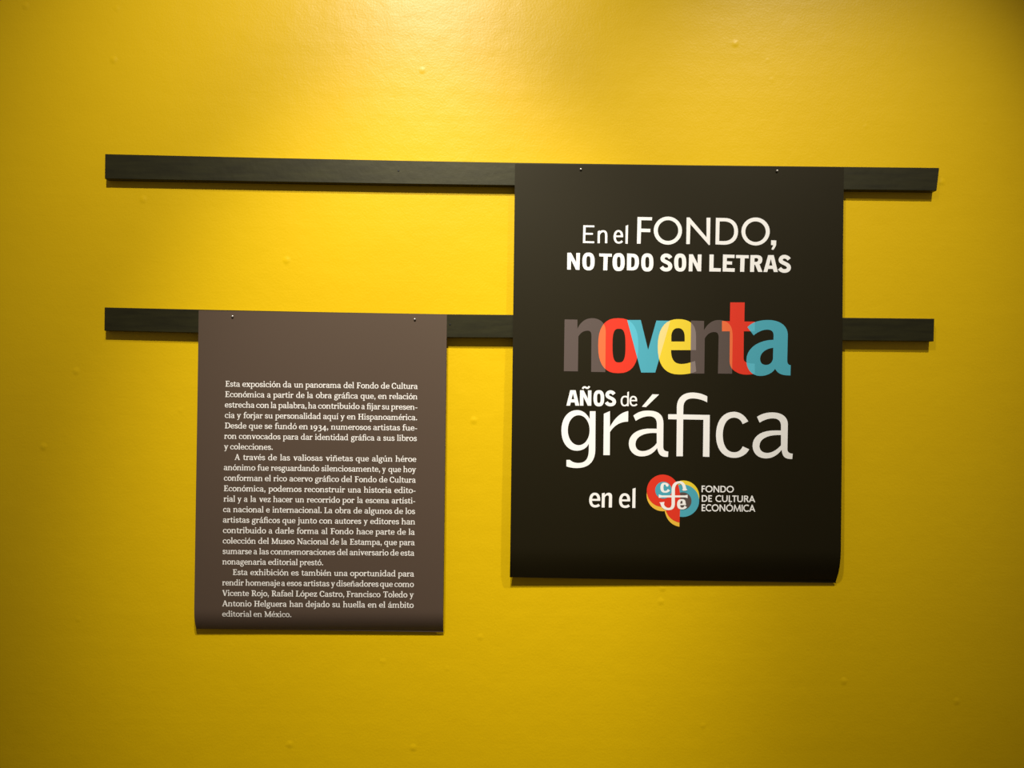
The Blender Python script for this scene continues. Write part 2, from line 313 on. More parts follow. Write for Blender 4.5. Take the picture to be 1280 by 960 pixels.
PRINT = {
 'opening': [
  ('E',[[[1708.7,8791.1,1984,8789.2,1982,8744.6,1768.8,8743.7,1765.5,8604.9,1949,8602.7,1948.3,8558.1,1763.6,8557.7,1760.5,8399,1986.1,8395,1984.1,8350.4,1704,8351.1]]]),
  ('n',[[[2067.5,8646.7,2121.8,8669.9,2123,8352.5,2066,8351.6]],[[2128.7,8566.3,2139.3,8584.1,2094.8,8614.6,2082.3,8594.5]],[[2139.3,8584.1,2148.8,8597.4,2109.1,8632.2,2094.8,8614.6]],[[2148.8,8597.4,2158.1,8607.6,2124.1,8646.4,2109.1,8632.2]],[[2158.1,8607.6,2167.1,8615.4,2139.6,8657.4,2124.1,8646.4]],[[2167.1,8615.4,2175.9,8621,2155.3,8665.4,2139.6,8657.4]],[[2175.9,8621,2184.5,8624.8,2170.7,8670.8,2155.3,8665.4]],[[2184.5,8624.8,2193.1,8627.1,2185.6,8673.9,2170.7,8670.8]],[[2193.1,8627.1,2201.5,8628,2199.7,8675.1,2185.6,8673.9]],[[2201.5,8628,2209.1,8627.8,2213.5,8675,2199.7,8675.1]],[[2209.1,8627.8,2220.8,8625.5,2233.9,8672,2213.5,8675]],[[2220.8,8625.5,2228.9,8621.4,2252.8,8665.4,2233.9,8672]],[[2228.9,8621.4,2234.3,8616.2,2269.7,8654.9,2252.8,8665.4]],[[2234.3,8616.2,2238.4,8609.6,2283.6,8640.4,2269.7,8654.9]],[[2238.4,8609.6,2242.2,8600.8,2293.7,8623,2283.6,8640.4]],[[2242.2,8600.8,2245.7,8588.9,2300.6,8603.4,2293.7,8623]],[[2245.7,8588.9,2248.5,8573.6,2304.9,8582.1,2300.6,8603.4]],[[2248.5,8573.6,2250.3,8554.9,2307.3,8559,2304.9,8582.1]],[[2250.3,8554.9,2251.1,8532.9,2308.2,8534.1,2307.3,8559]],[[2251.1,8532.9,2250.7,8354.9,2307.8,8354.9,2308.2,8534.1]]]),
  ('e',[[[2697.9,8527.6,2697.3,8560.3,2640.3,8555.5,2640.8,8526.5]],[[2697.3,8560.3,2692.8,8590.5,2637.3,8578,2640.3,8555.5]],[[2692.8,8590.5,2684.4,8616.9,2632.3,8595.8,2637.3,8578]],[[2684.4,8616.9,2672.3,8639.2,2626,8609.7,2632.3,8595.8]],[[2672.3,8639.2,2657,8657.2,2618.9,8620.3,2626,8609.7]],[[2657,8657.2,2639.3,8670.6,2611,8628.3,2618.9,8620.3]],[[2639.3,8670.6,2620.1,8679.6,2602,8634,2611,8628.3]],[[2620.1,8679.6,2600.4,8684.4,2591.9,8637.4,2602,8634]],[[2600.4,8684.4,2580.2,8685.8,2581.6,8638.4,2591.9,8637.4]],[[2580.2,8685.8,2555.5,8682.6,2568.6,8636.2,2581.6,8638.4]],[[2555.5,8682.6,2532.5,8673.6,2558,8630.5,2568.6,8636.2]],[[2532.5,8673.6,2512.4,8659.4,2548.7,8621.9,2558,8630.5]],[[2512.4,8659.4,2495.8,8641,2540.3,8610.3,2548.7,8621.9]],[[2495.8,8641,2482.6,8619.2,2532.7,8595.6,2540.3,8610.3]],[[2482.6,8619.2,2472.8,8594.8,2526.5,8578.1,2532.7,8595.6]],[[2472.8,8594.8,2466,8568.4,2521.8,8558,2526.5,8578.1]],[[2466,8568.4,2462.1,8540.5,2518.9,8535.9,2521.8,8558]],[[2462.1,8540.5,2461,8511.4,2518.1,8512.4,2518.9,8535.9]],[[2461,8511.4,2463,8480.7,2519.7,8487.7,2518.1,8512.4]],[[2463,8480.7,2468.3,8452.2,2523.4,8466,2519.7,8487.7]],[[2468.3,8452.2,2476.9,8426.4,2528.9,8447.4,2523.4,8466]],[[2476.9,8426.4,2488.8,8403.4,2535.9,8431.7,2528.9,8447.4]],[[2488.8,8403.4,2503.9,8383.8,2544,8419.1,2535.9,8431.7]],[[2503.9,8383.8,2522.2,8368.1,2553.2,8409.2,2544,8419.1]],[[2522.2,8368.1,2542.9,8356.8,2563.5,8401.8,2553.2,8409.2]],[[2542.9,8356.8,2565.5,8350.3,2575.4,8397.2,2563.5,8401.8]],[[2565.5,8350.3,2588.7,8348.4,2589.7,8395.7,2575.4,8397.2]],[[2588.7,8348.4,2604.6,8349.3,2599.9,8396.3,2589.7,8395.7]],[[2604.6,8349.3,2618.9,8351.3,2609.6,8397.9,2599.9,8396.3]],[[2618.9,8351.3,2632.5,8354.5,2618.2,8400.4,2609.6,8397.9]],[[2632.5,8354.5,2645.4,8359,2625.9,8403.7,2618.2,8400.4]],[[2645.4,8359,2657.6,8364.7,2633,8407.8,2625.9,8403.7]],[[2657.6,8364.7,2669.1,8371.5,2639.9,8412.8,2633,8407.8]],[[2669.1,8371.5,2679.8,8379.4,2646.9,8418.6,2639.9,8412.8]],[[2679.8,8379.4,2690,8388.1,2653.9,8425.5,2646.9,8418.6]],[[2690,8388.1,2699.2,8397.4,2661.9,8433.8,2653.9,8425.5]],[[2491.8,8508.2,2699.1,8508.9,2699.1,8551.1,2491.9,8550.4]]]),
  ('l',[[[2759.4,8791.4,2821.2,8817.2,2815.4,8348.2,2758.2,8349.8]]]),
  ('F',[[[3051.1,9016.8,3413.9,9016.3,3409.8,8938,3145.2,8938.8,3143.8,8730.4,3373.7,8726.5,3372.2,8644.6,3142.3,8646,3136.9,8355.6,3043.7,8354.2]]]),
  ('O',[[[4161.1,8695.3,4156.5,8634.7,4141.2,8575.7,4115.9,8520.2,4081.2,8469.8,4038.3,8426.2,3988.4,8390.5,3933.1,8364,3874.1,8347.3,3813,8341.1,3751.9,8345.5,3692.5,8360.3,3636.6,8385.1,3586,8419.2,3542.2,8461.5,3506.5,8510.8,3480,8565.5,3463.5,8623.9,3457.5,8684.4,3462.1,8745,3477.3,8804,3502.6,8859.5,3537.2,8909.8,3580.1,8953.4,3629.9,8989.1,3685.2,9015.6,3744.2,9032.3,3805.3,9038.6,3866.4,9034.2,3925.9,9019.4,3981.8,8994.6,4032.4,8960.6,4076.3,8918.2,4112,8869,4138.6,8814.3,4155.1,8755.8],[4067.8,8696.4,4064.4,8651.5,4053.4,8607.8,4035.1,8566.7,4010,8529.5,3978.9,8497.2,3942.8,8470.8,3902.7,8451.1,3860,8438.8,3815.7,8434.2,3771.5,8437.5,3728.4,8448.5,3688,8466.9,3651.3,8492.1,3619.5,8523.5,3593.7,8559.9,3574.4,8600.4,3562.5,8643.7,3558.1,8688.4,3561.5,8733.3,3572.5,8777,3590.8,8818,3615.8,8855.3,3646.9,8887.6,3683,8913.9,3723,8933.6,3765.8,8945.9,3810,8950.5,3854.3,8947.3,3897.4,8936.3,3937.9,8917.9,3974.5,8892.7,4006.3,8861.4,4032.2,8824.9,4051.5,8784.4,4063.5,8741.1]]]),
  ('N',[[[4271.9,9023.6,4346.6,9024.8,4772.7,8540.8,4767.4,9025.2,4864.5,9026.7,4859.4,8349.6,4830.7,8349.2,4368.4,8857.5,4358.8,8364.3,4270.5,8363]]]),
  ('D',[[[5001.6,9026.4,5215.9,9026,5283.3,9022.1,5344,9008.7,5397.8,8986.2,5444.2,8955.4,5483.1,8916.9,5514,8871.3,5536.7,8819.2,5550.8,8761.4,5556,8698.3,5551.9,8633.8,5538.4,8574.9,5515.8,8522.2,5484.6,8476,5445,8436.8,5397.5,8405.3,5342.3,8381.8,5279.9,8367,5210.5,8361.2,4996.2,8366.6],[5094.7,8939.7,5204.4,8941.4,5254.1,8938.9,5299.3,8929.9,5339.5,8914.5,5374.5,8893.1,5404,8865.7,5427.6,8832.6,5445,8793.9,5455.9,8749.8,5460,8700.6,5457,8651.2,5447,8606.8,5430.4,8567.6,5407.5,8533.7,5378.6,8505.4,5344.1,8482.9,5304.2,8466.3,5259.2,8455.9,5209.6,8451.9,5088.7,8452.5]]]),
  ('O',[[[6348.1,8708.1,6343.4,8647.6,6328,8588.7,6302.4,8533.3,6267.5,8483,6224.2,8439.4,6173.9,8403.8,6118.2,8377.3,6058.7,8360.7,5997.3,8354.5,5935.7,8358.9,5875.9,8373.6,5819.7,8398.4,5768.8,8432.5,5724.7,8474.7,5688.8,8523.8,5662.2,8578.4,5645.6,8636.8,5639.6,8697.1,5644.3,8757.6,5659.7,8816.5,5685.2,8871.9,5720,8922.1,5763.2,8965.7,5813.4,9001.3,5869.1,9027.8,5928.6,9044.4,5990,9050.7,6051.6,9046.4,6111.5,9031.6,6167.7,9006.8,6218.7,8972.8,6262.9,8930.6,6298.8,8881.4,6325.5,8826.9,6342.1,8768.5],[6248.3,8701.6,6244.9,8657,6233.8,8613.7,6215.4,8573,6190.2,8536,6158.9,8504,6122.7,8477.8,6082.5,8458.3,6039.5,8446.1,5995.2,8441.5,5950.7,8444.7,5907.6,8455.6,5867,8473.9,5830.2,8498.9,5798.4,8530,5772.5,8566.2,5753.2,8606.3,5741.2,8649.3,5736.9,8693.7,5740.3,8738.2,5751.4,8781.5,5769.8,8822.2,5795,8859.2,5826.1,8891.2,5862.4,8917.4,5902.6,8936.9,5945.5,8949.1,5989.9,8953.7,6034.3,8950.5,6077.5,8939.6,6118.1,8921.4,6154.9,8896.4,6186.8,8865.3,6212.7,8829.1,6232,8788.9,6244,8746]]]),
  (',',[[[6384,8491,6512.6,8486.7,6509.7,8399.6,6508,8383,6504.4,8366.4,6499,8349.8,6492,8333.2,6483.6,8316.7,6474.1,8300.3,6463.5,8284,6452.1,8267.8,6440,8251.8,6390,8263.5,6440.1,8367.5,6382.7,8372.8]]]),
 ],
 'second': [
  ('N',[[[1321.6,8102.4,1414.5,8103.8,1544.8,7867.8,1542.1,8100.8,1635,8102.2,1627.4,7684.4,1538.3,7685.6,1416.5,7931.6,1410.7,7687.4,1321.5,7686.1]]]),
  ('O',[[[1999.2,7897.5,1998,7843.3,1992.9,7804.2,1984.1,7771,1971.8,7742.6,1956,7719.1,1936.8,7700.5,1914.1,7687,1887.3,7678.6,1849.9,7675.3,1812.5,7677.5,1785.5,7685.1,1762.5,7698,1742.9,7716,1726.6,7739,1713.6,7766.9,1704.1,7799.9,1698.1,7838.8,1695.7,7893,1696.9,7947.2,1702,7986.3,1710.7,8019.6,1723,8047.9,1738.8,8071.4,1758,8090,1780.7,8103.6,1807.5,8112,1844.9,8115.2,1882.4,8113.1,1909.4,8105.5,1932.4,8092.6,1952,8074.6,1968.3,8051.6,1981.3,8023.6,1990.8,7990.7,1996.8,7951.7],[1897.6,7892.9,1897.6,7850.5,1896.3,7826.2,1893.9,7807,1890.4,7791.3,1885.8,7778.6,1880,7768.8,1872.9,7761.8,1863.8,7757.5,1847.8,7755.9,1831.8,7757,1822.6,7761,1815.2,7767.8,1809.2,7777.5,1804.3,7790,1800.5,7805.6,1797.7,7824.8,1795.8,7849,1794.8,7891.4,1794.8,7933.8,1796.1,7958.1,1798.5,7977.3,1802,7993,1806.6,8005.7,1812.4,8015.5,1819.6,8022.6,1828.7,8026.8,1844.7,8028.5,1860.7,8027.3,1869.9,8023.3,1877.2,8016.5,1883.2,8006.9,1888.1,7994.3,1892,7978.7,1894.8,7959.6,1896.6,7935.3]]]),
  ('T',[[[2109.8,8096.9,2426,8095.5,2424.4,8021.1,2323.9,8022,2315.3,7682.2,2213.6,7683.2,2221,8021.7,2114.3,8025.1]]]),
  ('O',[[[2745.9,7893.2,2744.7,7838.1,2739.6,7798.5,2730.8,7764.7,2718.5,7736,2702.8,7712.2,2683.6,7693.3,2661,7679.5,2634.2,7671,2597,7667.8,2559.7,7669.9,2532.7,7677.6,2509.8,7690.7,2490.3,7709,2474,7732.4,2461.1,7760.8,2451.6,7794.2,2445.7,7833.7,2443.2,7888.7,2444.5,7943.7,2449.5,7983.4,2458.3,8017.1,2470.5,8045.8,2486.3,8069.7,2505.4,8088.5,2528.1,8102.3,2554.8,8110.8,2592.1,8114.1,2629.4,8112,2656.4,8104.2,2679.3,8091.2,2698.8,8072.9,2715.1,8049.5,2728,8021.1,2737.5,7987.7,2743.5,7948.2],[2644.2,7892.3,2644.1,7851.2,2643,7827.7,2640.9,7809,2637.8,7793.8,2633.6,7781.6,2628.5,7772.1,2622.1,7765.3,2614,7761.1,2599.7,7759.6,2585.4,7760.7,2577.2,7764.6,2570.7,7771.2,2565.3,7780.5,2560.9,7792.7,2557.5,7807.8,2554.9,7826.4,2553.3,7849.8,2552.4,7890.9,2552.4,7932,2553.5,7955.5,2555.6,7974.2,2558.8,7989.4,2562.9,8001.6,2568,8011.1,2574.4,8018,2582.5,8022.1,2596.8,8023.7,2611.1,8022.5,2619.3,8018.6,2625.9,8012,2631.2,8002.7,2635.6,7990.5,2639,7975.4,2641.6,7956.8,2643.2,7933.4]]]),
  ('D',[[[2803.1,8109.9,2937.2,8104.4,2972.3,8101.1,3003.1,8093.2,3029.5,8080.6,3051.8,8063.2,3069.8,8040.9,3083.7,8013.6,3093.5,7981.3,3099.2,7943.8,3100.8,7901,3098.8,7857.9,3093.1,7819.7,3083.5,7786.3,3069.7,7757.8,3051.5,7734.3,3028.7,7715.7,3000.8,7702.2,2967.8,7693.6,2929.3,7690,2800.2,7691.8],[2907.1,8019.6,2931.9,8020,2947.3,8018.4,2960.3,8013.9,2971.2,8006.4,2980,7996.1,2986.8,7982.7,2991.9,7966.4,2995.4,7947.1,2997.3,7924.8,2997.8,7899.4,2997.1,7872.2,2994.9,7848.2,2991.3,7827.5,2986.1,7810,2979.1,7795.6,2970.2,7784.3,2959.3,7776,2946.3,7770.7,2930.9,7768.2,2903.6,7767.8]]]),
  ('O',[[[3458.6,7895.1,3457.3,7839.5,3452.2,7799.3,3443.4,7765.2,3431,7736.1,3415.2,7712,3395.9,7692.9,3373.2,7679,3346.3,7670.4,3308.8,7667.1,3271.3,7669.3,3244.2,7677.1,3221.2,7690.3,3201.5,7708.9,3185.2,7732.5,3172.2,7761.2,3162.7,7795,3156.8,7835,3154.3,7890.6,3155.6,7946.3,3160.7,7986.4,3169.5,8020.5,3181.8,8049.6,3197.7,8073.7,3216.9,8092.8,3239.7,8106.7,3266.6,8115.3,3304,8118.7,3341.6,8116.5,3368.6,8108.7,3391.7,8095.4,3411.3,8076.9,3427.7,8053.3,3440.7,8024.6,3450.2,7990.7,3456.1,7950.8],[3355.5,7896.7,3355.4,7854.8,3354.1,7830.8,3351.8,7811.8,3348.4,7796.3,3344,7783.8,3338.4,7774.1,3331.4,7767.2,3322.6,7763,3307.2,7761.4,3291.7,7762.5,3282.8,7766.5,3275.8,7773.2,3270,7782.7,3265.3,7795.1,3261.5,7810.5,3258.8,7829.4,3257.1,7853.3,3256.1,7895.2,3256.2,7937.1,3257.4,7961.1,3259.7,7980.1,3263.1,7995.6,3267.6,8008.1,3273.2,8017.8,3280.1,8024.7,3288.9,8029,3304.3,8030.6,3319.8,8029.4,3328.7,8025.5,3335.8,8018.7,3341.6,8009.2,3346.3,7996.8,3350,7981.4,3352.7,7962.5,3354.5,7938.6]]]),
  ('S',[[[3925.7,8037.7,3914,8054.1,3836.1,7993.4,3844.1,7981.3]],[[3914,8054.1,3899.1,8070.3,3829.3,8002,3836.1,7993.4]],[[3899.1,8070.3,3882.8,8084.3,3822.1,8009.3,3829.3,8002]],[[3882.8,8084.3,3865.5,8095.9,3814.5,8015.4,3822.1,8009.3]],[[3865.5,8095.9,3847.4,8105.3,3806.6,8020.4,3814.5,8015.4]],[[3847.4,8105.3,3828.8,8112.4,3798.3,8024.2,3806.6,8020.4]],[[3828.8,8112.4,3809.9,8117.3,3789.8,8026.9,3798.3,8024.2]],[[3809.9,8117.3,3790.9,8120.1,3781.3,8028.4,3789.8,8026.9]],[[3790.9,8120.1,3771.4,8120.8,3773.3,8028.8,3781.3,8028.4]],[[3771.4,8120.8,3746,8118.6,3761.8,8027.6,3773.3,8028.8]],[[3746,8118.6,3721.8,8112.7,3753.3,8024.9,3761.8,8027.6]],[[3721.8,8112.7,3699.4,8103,3747.2,8021.3,3753.3,8024.9]],[[3699.4,8103,3679.4,8089.7,3742.9,8017.1,3747.2,8021.3]],[[3679.4,8089.7,3662.6,8073.2,3739.9,8012.6,3742.9,8017.1]],[[3662.6,8073.2,3649.3,8054.1,3737.8,8007.8,3739.9,8012.6]],[[3649.3,8054.1,3639.8,8033.2,3736.2,8002.5,3737.8,8007.8]],[[3639.8,8033.2,3634.3,8011,3735.2,7996.5,3736.2,8002.5]],[[3634.3,8011,3632.3,7983.4,3735.1,7994.8,3735.2,7996.5]],[[3632.3,7983.4,3646,7940,3735.2,7990.8,3735.1,7994.8]],[[3646,7940,3677.5,7908.8,3739.4,7983.8,3735.2,7990.8]],[[3677.5,7908.8,3711.3,7888.8,3757.2,7971.6,3739.4,7983.8]],[[3711.3,7888.8,3744.7,7873.1,3784.9,7958.1,3757.2,7971.6]],[[3744.7,7873.1,3775.9,7858.7,3818,7943,3784.9,7958.1]],[[3775.9,7858.7,3801.8,7844.4,3853.3,7924.8,3818,7943]],[[3801.8,7844.4,3818.5,7830.5,3888.3,7899.8,3853.3,7924.8]],[[3818.5,7830.5,3824.7,7819.5,3917.9,7862.7,3888.3,7899.8]],[[3824.7,7819.5,3826.9,7806.7,3929.6,7814.9,3917.9,7862.7]],[[3826.9,7806.7,3826.5,7800.2,3927.2,7783.9,3929.6,7814.9]],[[3826.5,7800.2,3825.1,7793.1,3919.8,7758,3927.2,7783.9]],[[3825.1,7793.1,3823.4,7787.8,3907.4,7734.8,3919.8,7758]],[[3823.4,7787.8,3820.9,7783,3890.7,7715.3,3907.4,7734.8]],[[3820.9,7783,3816.9,7778.5,3871.1,7700.1,3890.7,7715.3]],[[3816.9,7778.5,3810.8,7774.2,3849.6,7688.9,3871.1,7700.1]],[[3810.8,7774.2,3802.4,7770.6,3827.1,7681.3,3849.6,7688.9]],[[3802.4,7770.6,3791.7,7768.2,3803.9,7676.9,3827.1,7681.3]],[[3791.7,7768.2,3778.8,7767.2,3780.6,7675.2,3803.9,7676.9]],[[3778.8,7767.2,3767,7767.5,3760.2,7675.7,3780.6,7675.2]],[[3767,7767.5,3756.3,7768.8,3740.3,7677.8,3760.2,7675.7]],[[3756.3,7768.8,3747,7771.2,3720.5,7682,3740.3,7677.8]],[[3747,7771.2,3738.9,7774.6,3700.9,7688.6,3720.5,7682]],[[3738.9,7774.6,3731.4,7779.1,3682,7697.8,3700.9,7688.6]],[[3731.4,7779.1,3724.1,7785,3663.9,7709.7,3682,7697.8]],[[3724.1,7785,3716.5,7792.6,3647.1,7724.1,3663.9,7709.7]],[[3716.5,7792.6,3708.5,7802.5,3631.5,7741,3647.1,7724.1]],[[3708.5,7802.5,3698.5,7816.6,3618.4,7758.7,3631.5,7741]]]),
  ('O',[[[4275.2,7904.2,4273.9,7848.9,4268.8,7809.1,4260.1,7775.3,4247.8,7746.4,4232,7722.5,4212.9,7703.5,4190.3,7689.7,4163.6,7681.2,4126.3,7677.9,4089.1,7680.1,4062.2,7687.8,4039.4,7701,4019.9,7719.4,4003.6,7742.8,3990.8,7771.3,3981.3,7804.8,3975.4,7844.5,3973,7899.7,3974.3,7954.9,3979.4,7994.8,3988.1,8028.6,4000.4,8057.5,4016.2,8081.4,4035.3,8100.4,4057.9,8114.2,4084.6,8122.7,4121.8,8126,4159.1,8123.9,4186,8116.1,4208.8,8103,4228.4,8084.6,4244.6,8061.1,4257.5,8032.7,4266.9,7999.1,4272.8,7959.4],[4169.5,7897,4169.5,7856.1,4168.3,7832.7,4166.1,7814.1,4162.9,7798.9,4158.8,7786.7,4153.5,7777.2,4147,7770.4,4138.7,7766.3,4124.2,7764.8,4109.7,7765.9,4101.4,7769.8,4094.7,7776.4,4089.3,7785.7,4084.9,7797.8,4081.4,7812.8,4078.8,7831.3,4077.2,7854.7,4076.3,7895.7,4076.3,7936.6,4077.5,7960,4079.7,7978.6,4082.9,7993.8,4087.1,8006,4092.3,8015.5,4098.8,8022.2,4107.1,8026.4,4121.6,8027.9,4136.1,8026.8,4144.4,8022.9,4151.1,8016.3,4156.5,8007,4161,7994.9,4164.4,7979.9,4167,7961.4,4168.7,7938]]]),
  ('N',[[[4341.5,8109.5,4437.3,8110.9,4557.9,7879.2,4559.3,8109,4655.1,8110.5,4646.8,7691.8,4557.2,7692.9,4432.9,7933.3,4430.3,7688.6,4337.1,7687.2]]]),
  ('L',[[[4851.8,8113.4,4956.4,8115,4952.2,7779.5,5137.8,7774.8,5133.6,7692.7,4849.7,7691]]]),
  ('E',[[[5188,8118.5,5477.1,8115.4,5474.2,8033.3,5286,8035.5,5283.1,7952.2,5416.4,7947.9,5413.4,7869.6,5280.1,7873.8,5278.4,7781.9,5484,7779.9,5481.1,7691.6,5182.1,7695.9]]]),
  ('T',[[[5512.1,8110.9,5831.2,8109.5,5828.2,8031.2,5728.5,8032.2,5719.1,7695.2,5615.7,7696.1,5622.5,8033.1,5512.8,8033.9]]]),
  ('R',[[[5871.1,8112.6,6023.2,8116.2,6054.7,8115.1,6082.4,8111,6106.3,8104,6126.5,8094,6142.8,8081.2,6155.3,8065.6,6163.8,8047.3,6168.4,8026.3,6169,8002.7,6166.9,7983,6163.5,7965.3,6158.8,7949.5,6152.6,7935.5,6144.9,7923.3,6135.6,7912.7,6124.7,7903.6,6112.1,7896,6097.7,7889.7,6176.7,7700.7,6067,7699,5990.5,7875.7,5969.3,7875.4,5964.7,7697.5,5865,7696.1],[5974.1,8040.8,6011.5,8041.4,6023.3,8041,6033.6,8039.3,6042.6,8036.5,6050.1,8032.5,6056.2,8027.3,6060.8,8020.9,6063.9,8013.4,6065.5,8004.7,6065.5,7994.9,6064.2,7985.1,6061.5,7976.4,6057.7,7968.7,6052.7,7962.2,6046.6,7956.9,6039.5,7952.6,6031.4,7949.6,6022.3,7947.6,6012.3,7946.9,5972.4,7946.3]]]),
  ('A',[[[6312.7,8119.3,6453.7,8121.4,6558.5,7703.8,6457.4,7702.3,6435.5,7779.1,6315.8,7777.3,6295.2,7699.9,6197.9,7698.5],[6379.7,8024.5,6422.3,7861,6340,7859.7]]]),
  ('S',[[[6876.5,8052.3,6863.1,8068.6,6789.2,8003.4,6799.3,7990.5]],[[6863.1,8068.6,6847.2,8084.2,6780.6,8013,6789.2,8003.4]],[[6847.2,8084.2,6830.3,8097.7,6771.9,8020.9,6780.6,8013]],[[6830.3,8097.7,6812.9,8108.9,6763.2,8027.4,6771.9,8020.9]],[[6812.9,8108.9,6794.9,8117.9,6754.6,8032.5,6763.2,8027.4]],[[6794.9,8117.9,6776.7,8124.8,6746.1,8036.3,6754.6,8032.5]],[[6776.7,8124.8,6758.4,8129.5,6737.9,8038.9,6746.1,8036.3]],[[6758.4,8129.5,6740.1,8132.2,6730.1,8040.4,6737.9,8038.9]],[[6740.1,8132.2,6721.6,8133,6723.2,8040.7,6730.1,8040.4]],[[6721.6,8133,6694.9,8130.7,6710.4,8039.4,6723.2,8040.7]],[[6694.9,8130.7,6669.6,8124.6,6700.4,8036.4,6710.4,8039.4]],[[6669.6,8124.6,6646.4,8114.8,6692.7,8032.3,6700.4,8036.4]],[[6646.4,8114.8,6625.7,8101.7,6686.9,8027.4,6692.7,8032.3]],[[6625.7,8101.7,6607.9,8085.5,6682.9,8022.1,6686.9,8027.4]],[[6607.9,8085.5,6593.5,8066.6,6680.1,8016.8,6682.9,8022.1]],[[6593.5,8066.6,6582.9,8045.7,6678.3,8011.5,6680.1,8016.8]],[[6582.9,8045.7,6576.5,8023.3,6677.4,8006.5,6678.3,8011.5]],[[6576.5,8023.3,6574,7995,6677.6,8006.6,6677.4,8006.5]],[[6574,7995,6588.7,7950.7,6677.4,8003.2,6677.6,8006.6]],[[6588.7,7950.7,6621.7,7919.4,6682.6,7995.3,6677.4,8003.2]],[[6621.7,7919.4,6657.1,7898.9,6702.4,7982.3,6682.6,7995.3]],[[6657.1,7898.9,6692.5,7882.6,6732.3,7968.1,6702.4,7982.3]],[[6692.5,7882.6,6726,7867.6,6767.4,7952.5,6732.3,7968.1]],[[6726,7867.6,6754.2,7852.6,6804.4,7933.9,6767.4,7952.5]],[[6754.2,7852.6,6772.9,7838,6840.9,7909.2,6804.4,7933.9]],[[6772.9,7838,6779.8,7826.8,6872.3,7872.4,6840.9,7909.2]],[[6779.8,7826.8,6781.6,7815.7,6885.1,7823.9,6872.3,7872.4]],[[6781.6,7815.7,6781.4,7811.3,6881.9,7791.5,6885.1,7823.9]],[[6781.4,7811.3,6780.2,7805.5,6872.7,7764.8,6881.9,7791.5]],[[6780.2,7805.5,6778.2,7800.3,6858,7741.7,6872.7,7764.8]],[[6778.2,7800.3,6774.7,7795,6839.5,7723.1,6858,7741.7]],[[6774.7,7795,6768.9,7789.6,6818.7,7708.8,6839.5,7723.1]],[[6768.9,7789.6,6760.6,7784.7,6796.5,7698.3,6818.7,7708.8]],[[6760.6,7784.7,6750.2,7780.8,6773.4,7691,6796.5,7698.3]],[[6750.2,7780.8,6738.2,7778.2,6749.8,7686.7,6773.4,7691]],[[6738.2,7778.2,6724.8,7777.2,6726.2,7685.1,6749.8,7686.7]],[[6724.8,7777.2,6713.1,7777.6,6705.4,7685.6,6726.2,7685.1]],[[6713.1,7777.6,6702.2,7779.1,6685,7688,6705.4,7685.6]],[[6702.2,7779.1,6692.4,7781.7,6664.9,7692.5,6685,7688]],[[6692.4,7781.7,6683.5,7785.4,6645.2,7699.3,6664.9,7692.5]],[[6683.5,7785.4,6675,7790.3,6626,7708.5,6645.2,7699.3]],[[6675,7790.3,6666.7,7796.6,6607.8,7720.1,6626,7708.5]],[[6666.7,7796.6,6658.2,7804.6,6590.7,7734.1,6607.8,7720.1]],[[6658.2,7804.6,6649.5,7814.5,6574.7,7750.3,6590.7,7734.1]],[[6649.5,7814.5,6639.1,7828.1,6561.1,7767.2,6574.7,7750.3]]]),
 ],
 'word': [
  ('n',[[[1272.1,6453,1589.7,6450.5,1592.2,6223.8,1619.8,6279.7,1650.6,6329.1,1684.7,6371.9,1722,6408.1,1762.3,6437.7,1805.6,6460.9,1851.8,6477.6,1900.7,6487.9,1952.4,6491.9,2009.7,6489.2,2060.6,6480,2105.6,6465.3,2144.8,6445.9,2178.8,6422.5,2207.7,6396.2,2232,6367.7,2251.8,6338,2267.7,6307.9,2276,6284.1,2282.6,6258.1,2287.5,6230.4,2291,6201.2,2293.2,6171,2294.4,6140.1,2294.6,6109,2294.1,6077.9,2293.1,6047.3,2293.3,5163.2,1944,5163.3,1941.4,6042.5,1940.3,6071.2,1937.6,6096.8,1932.9,6119.2,1925.8,6138.3,1915.9,6154,1903,6166.3,1886.7,6175.1,1866.5,6180.3,1842.3,6181.8,1809.5,6178.3,1779.1,6171.8,1750.9,6162.1,1724.7,6149.2,1700.3,6133,1677.5,6113.4,1656.1,6090.4,1636,6063.8,1617,6033.6,1615.1,5172.7,1268.5,5172.8]]]),
  ('o',[[[3104,5826.9,3099.6,5658.9,3082.7,5537.9,3053.8,5435.1,3013.3,5347.6,2961.5,5274.9,2898.6,5217.4,2824.3,5175.5,2736.5,5149.6,2614.3,5139.8,2491.9,5146.5,2403.6,5170.1,2328.6,5210.1,2264.6,5265.9,2211.4,5337.2,2169.1,5423.6,2138.2,5525.6,2118.9,5646,2111.1,5813.6,2115.3,5981.5,2132.1,6102.5,2160.9,6205.4,2201.3,6293,2253,6365.8,2315.9,6423.4,2390.2,6465.4,2478,6491.4,2600.4,6501.4,2722.9,6494.8,2811.3,6471.3,2886.5,6431.3,2950.5,6375.4,3003.8,6304,3046.1,6217.4,3077,6115.3,3096.3,5994.7],[2785.7,5824.6,2785.4,5694.6,2781.2,5620.3,2773.7,5561.4,2762.7,5513.3,2748.2,5474.5,2730.1,5444.5,2707.7,5423,2679.3,5409.9,2629.4,5405,2579.4,5408.6,2550.7,5420.9,2527.9,5441.8,2509.2,5471.4,2494,5509.8,2482,5557.5,2473.3,5616.2,2467.6,5690.4,2464.6,5820.3,2464.9,5950.3,2469.1,6024.7,2476.6,6083.6,2487.6,6131.8,2502,6170.6,2520.1,6200.6,2542.5,6222.2,2570.9,6235.3,2620.9,6240.2,2670.9,6236.6,2699.6,6224.3,2722.4,6203.4,2741.2,6173.8,2756.4,6135.4,2768.4,6087.6,2777.1,6028.8,2782.8,5954.6]]]),
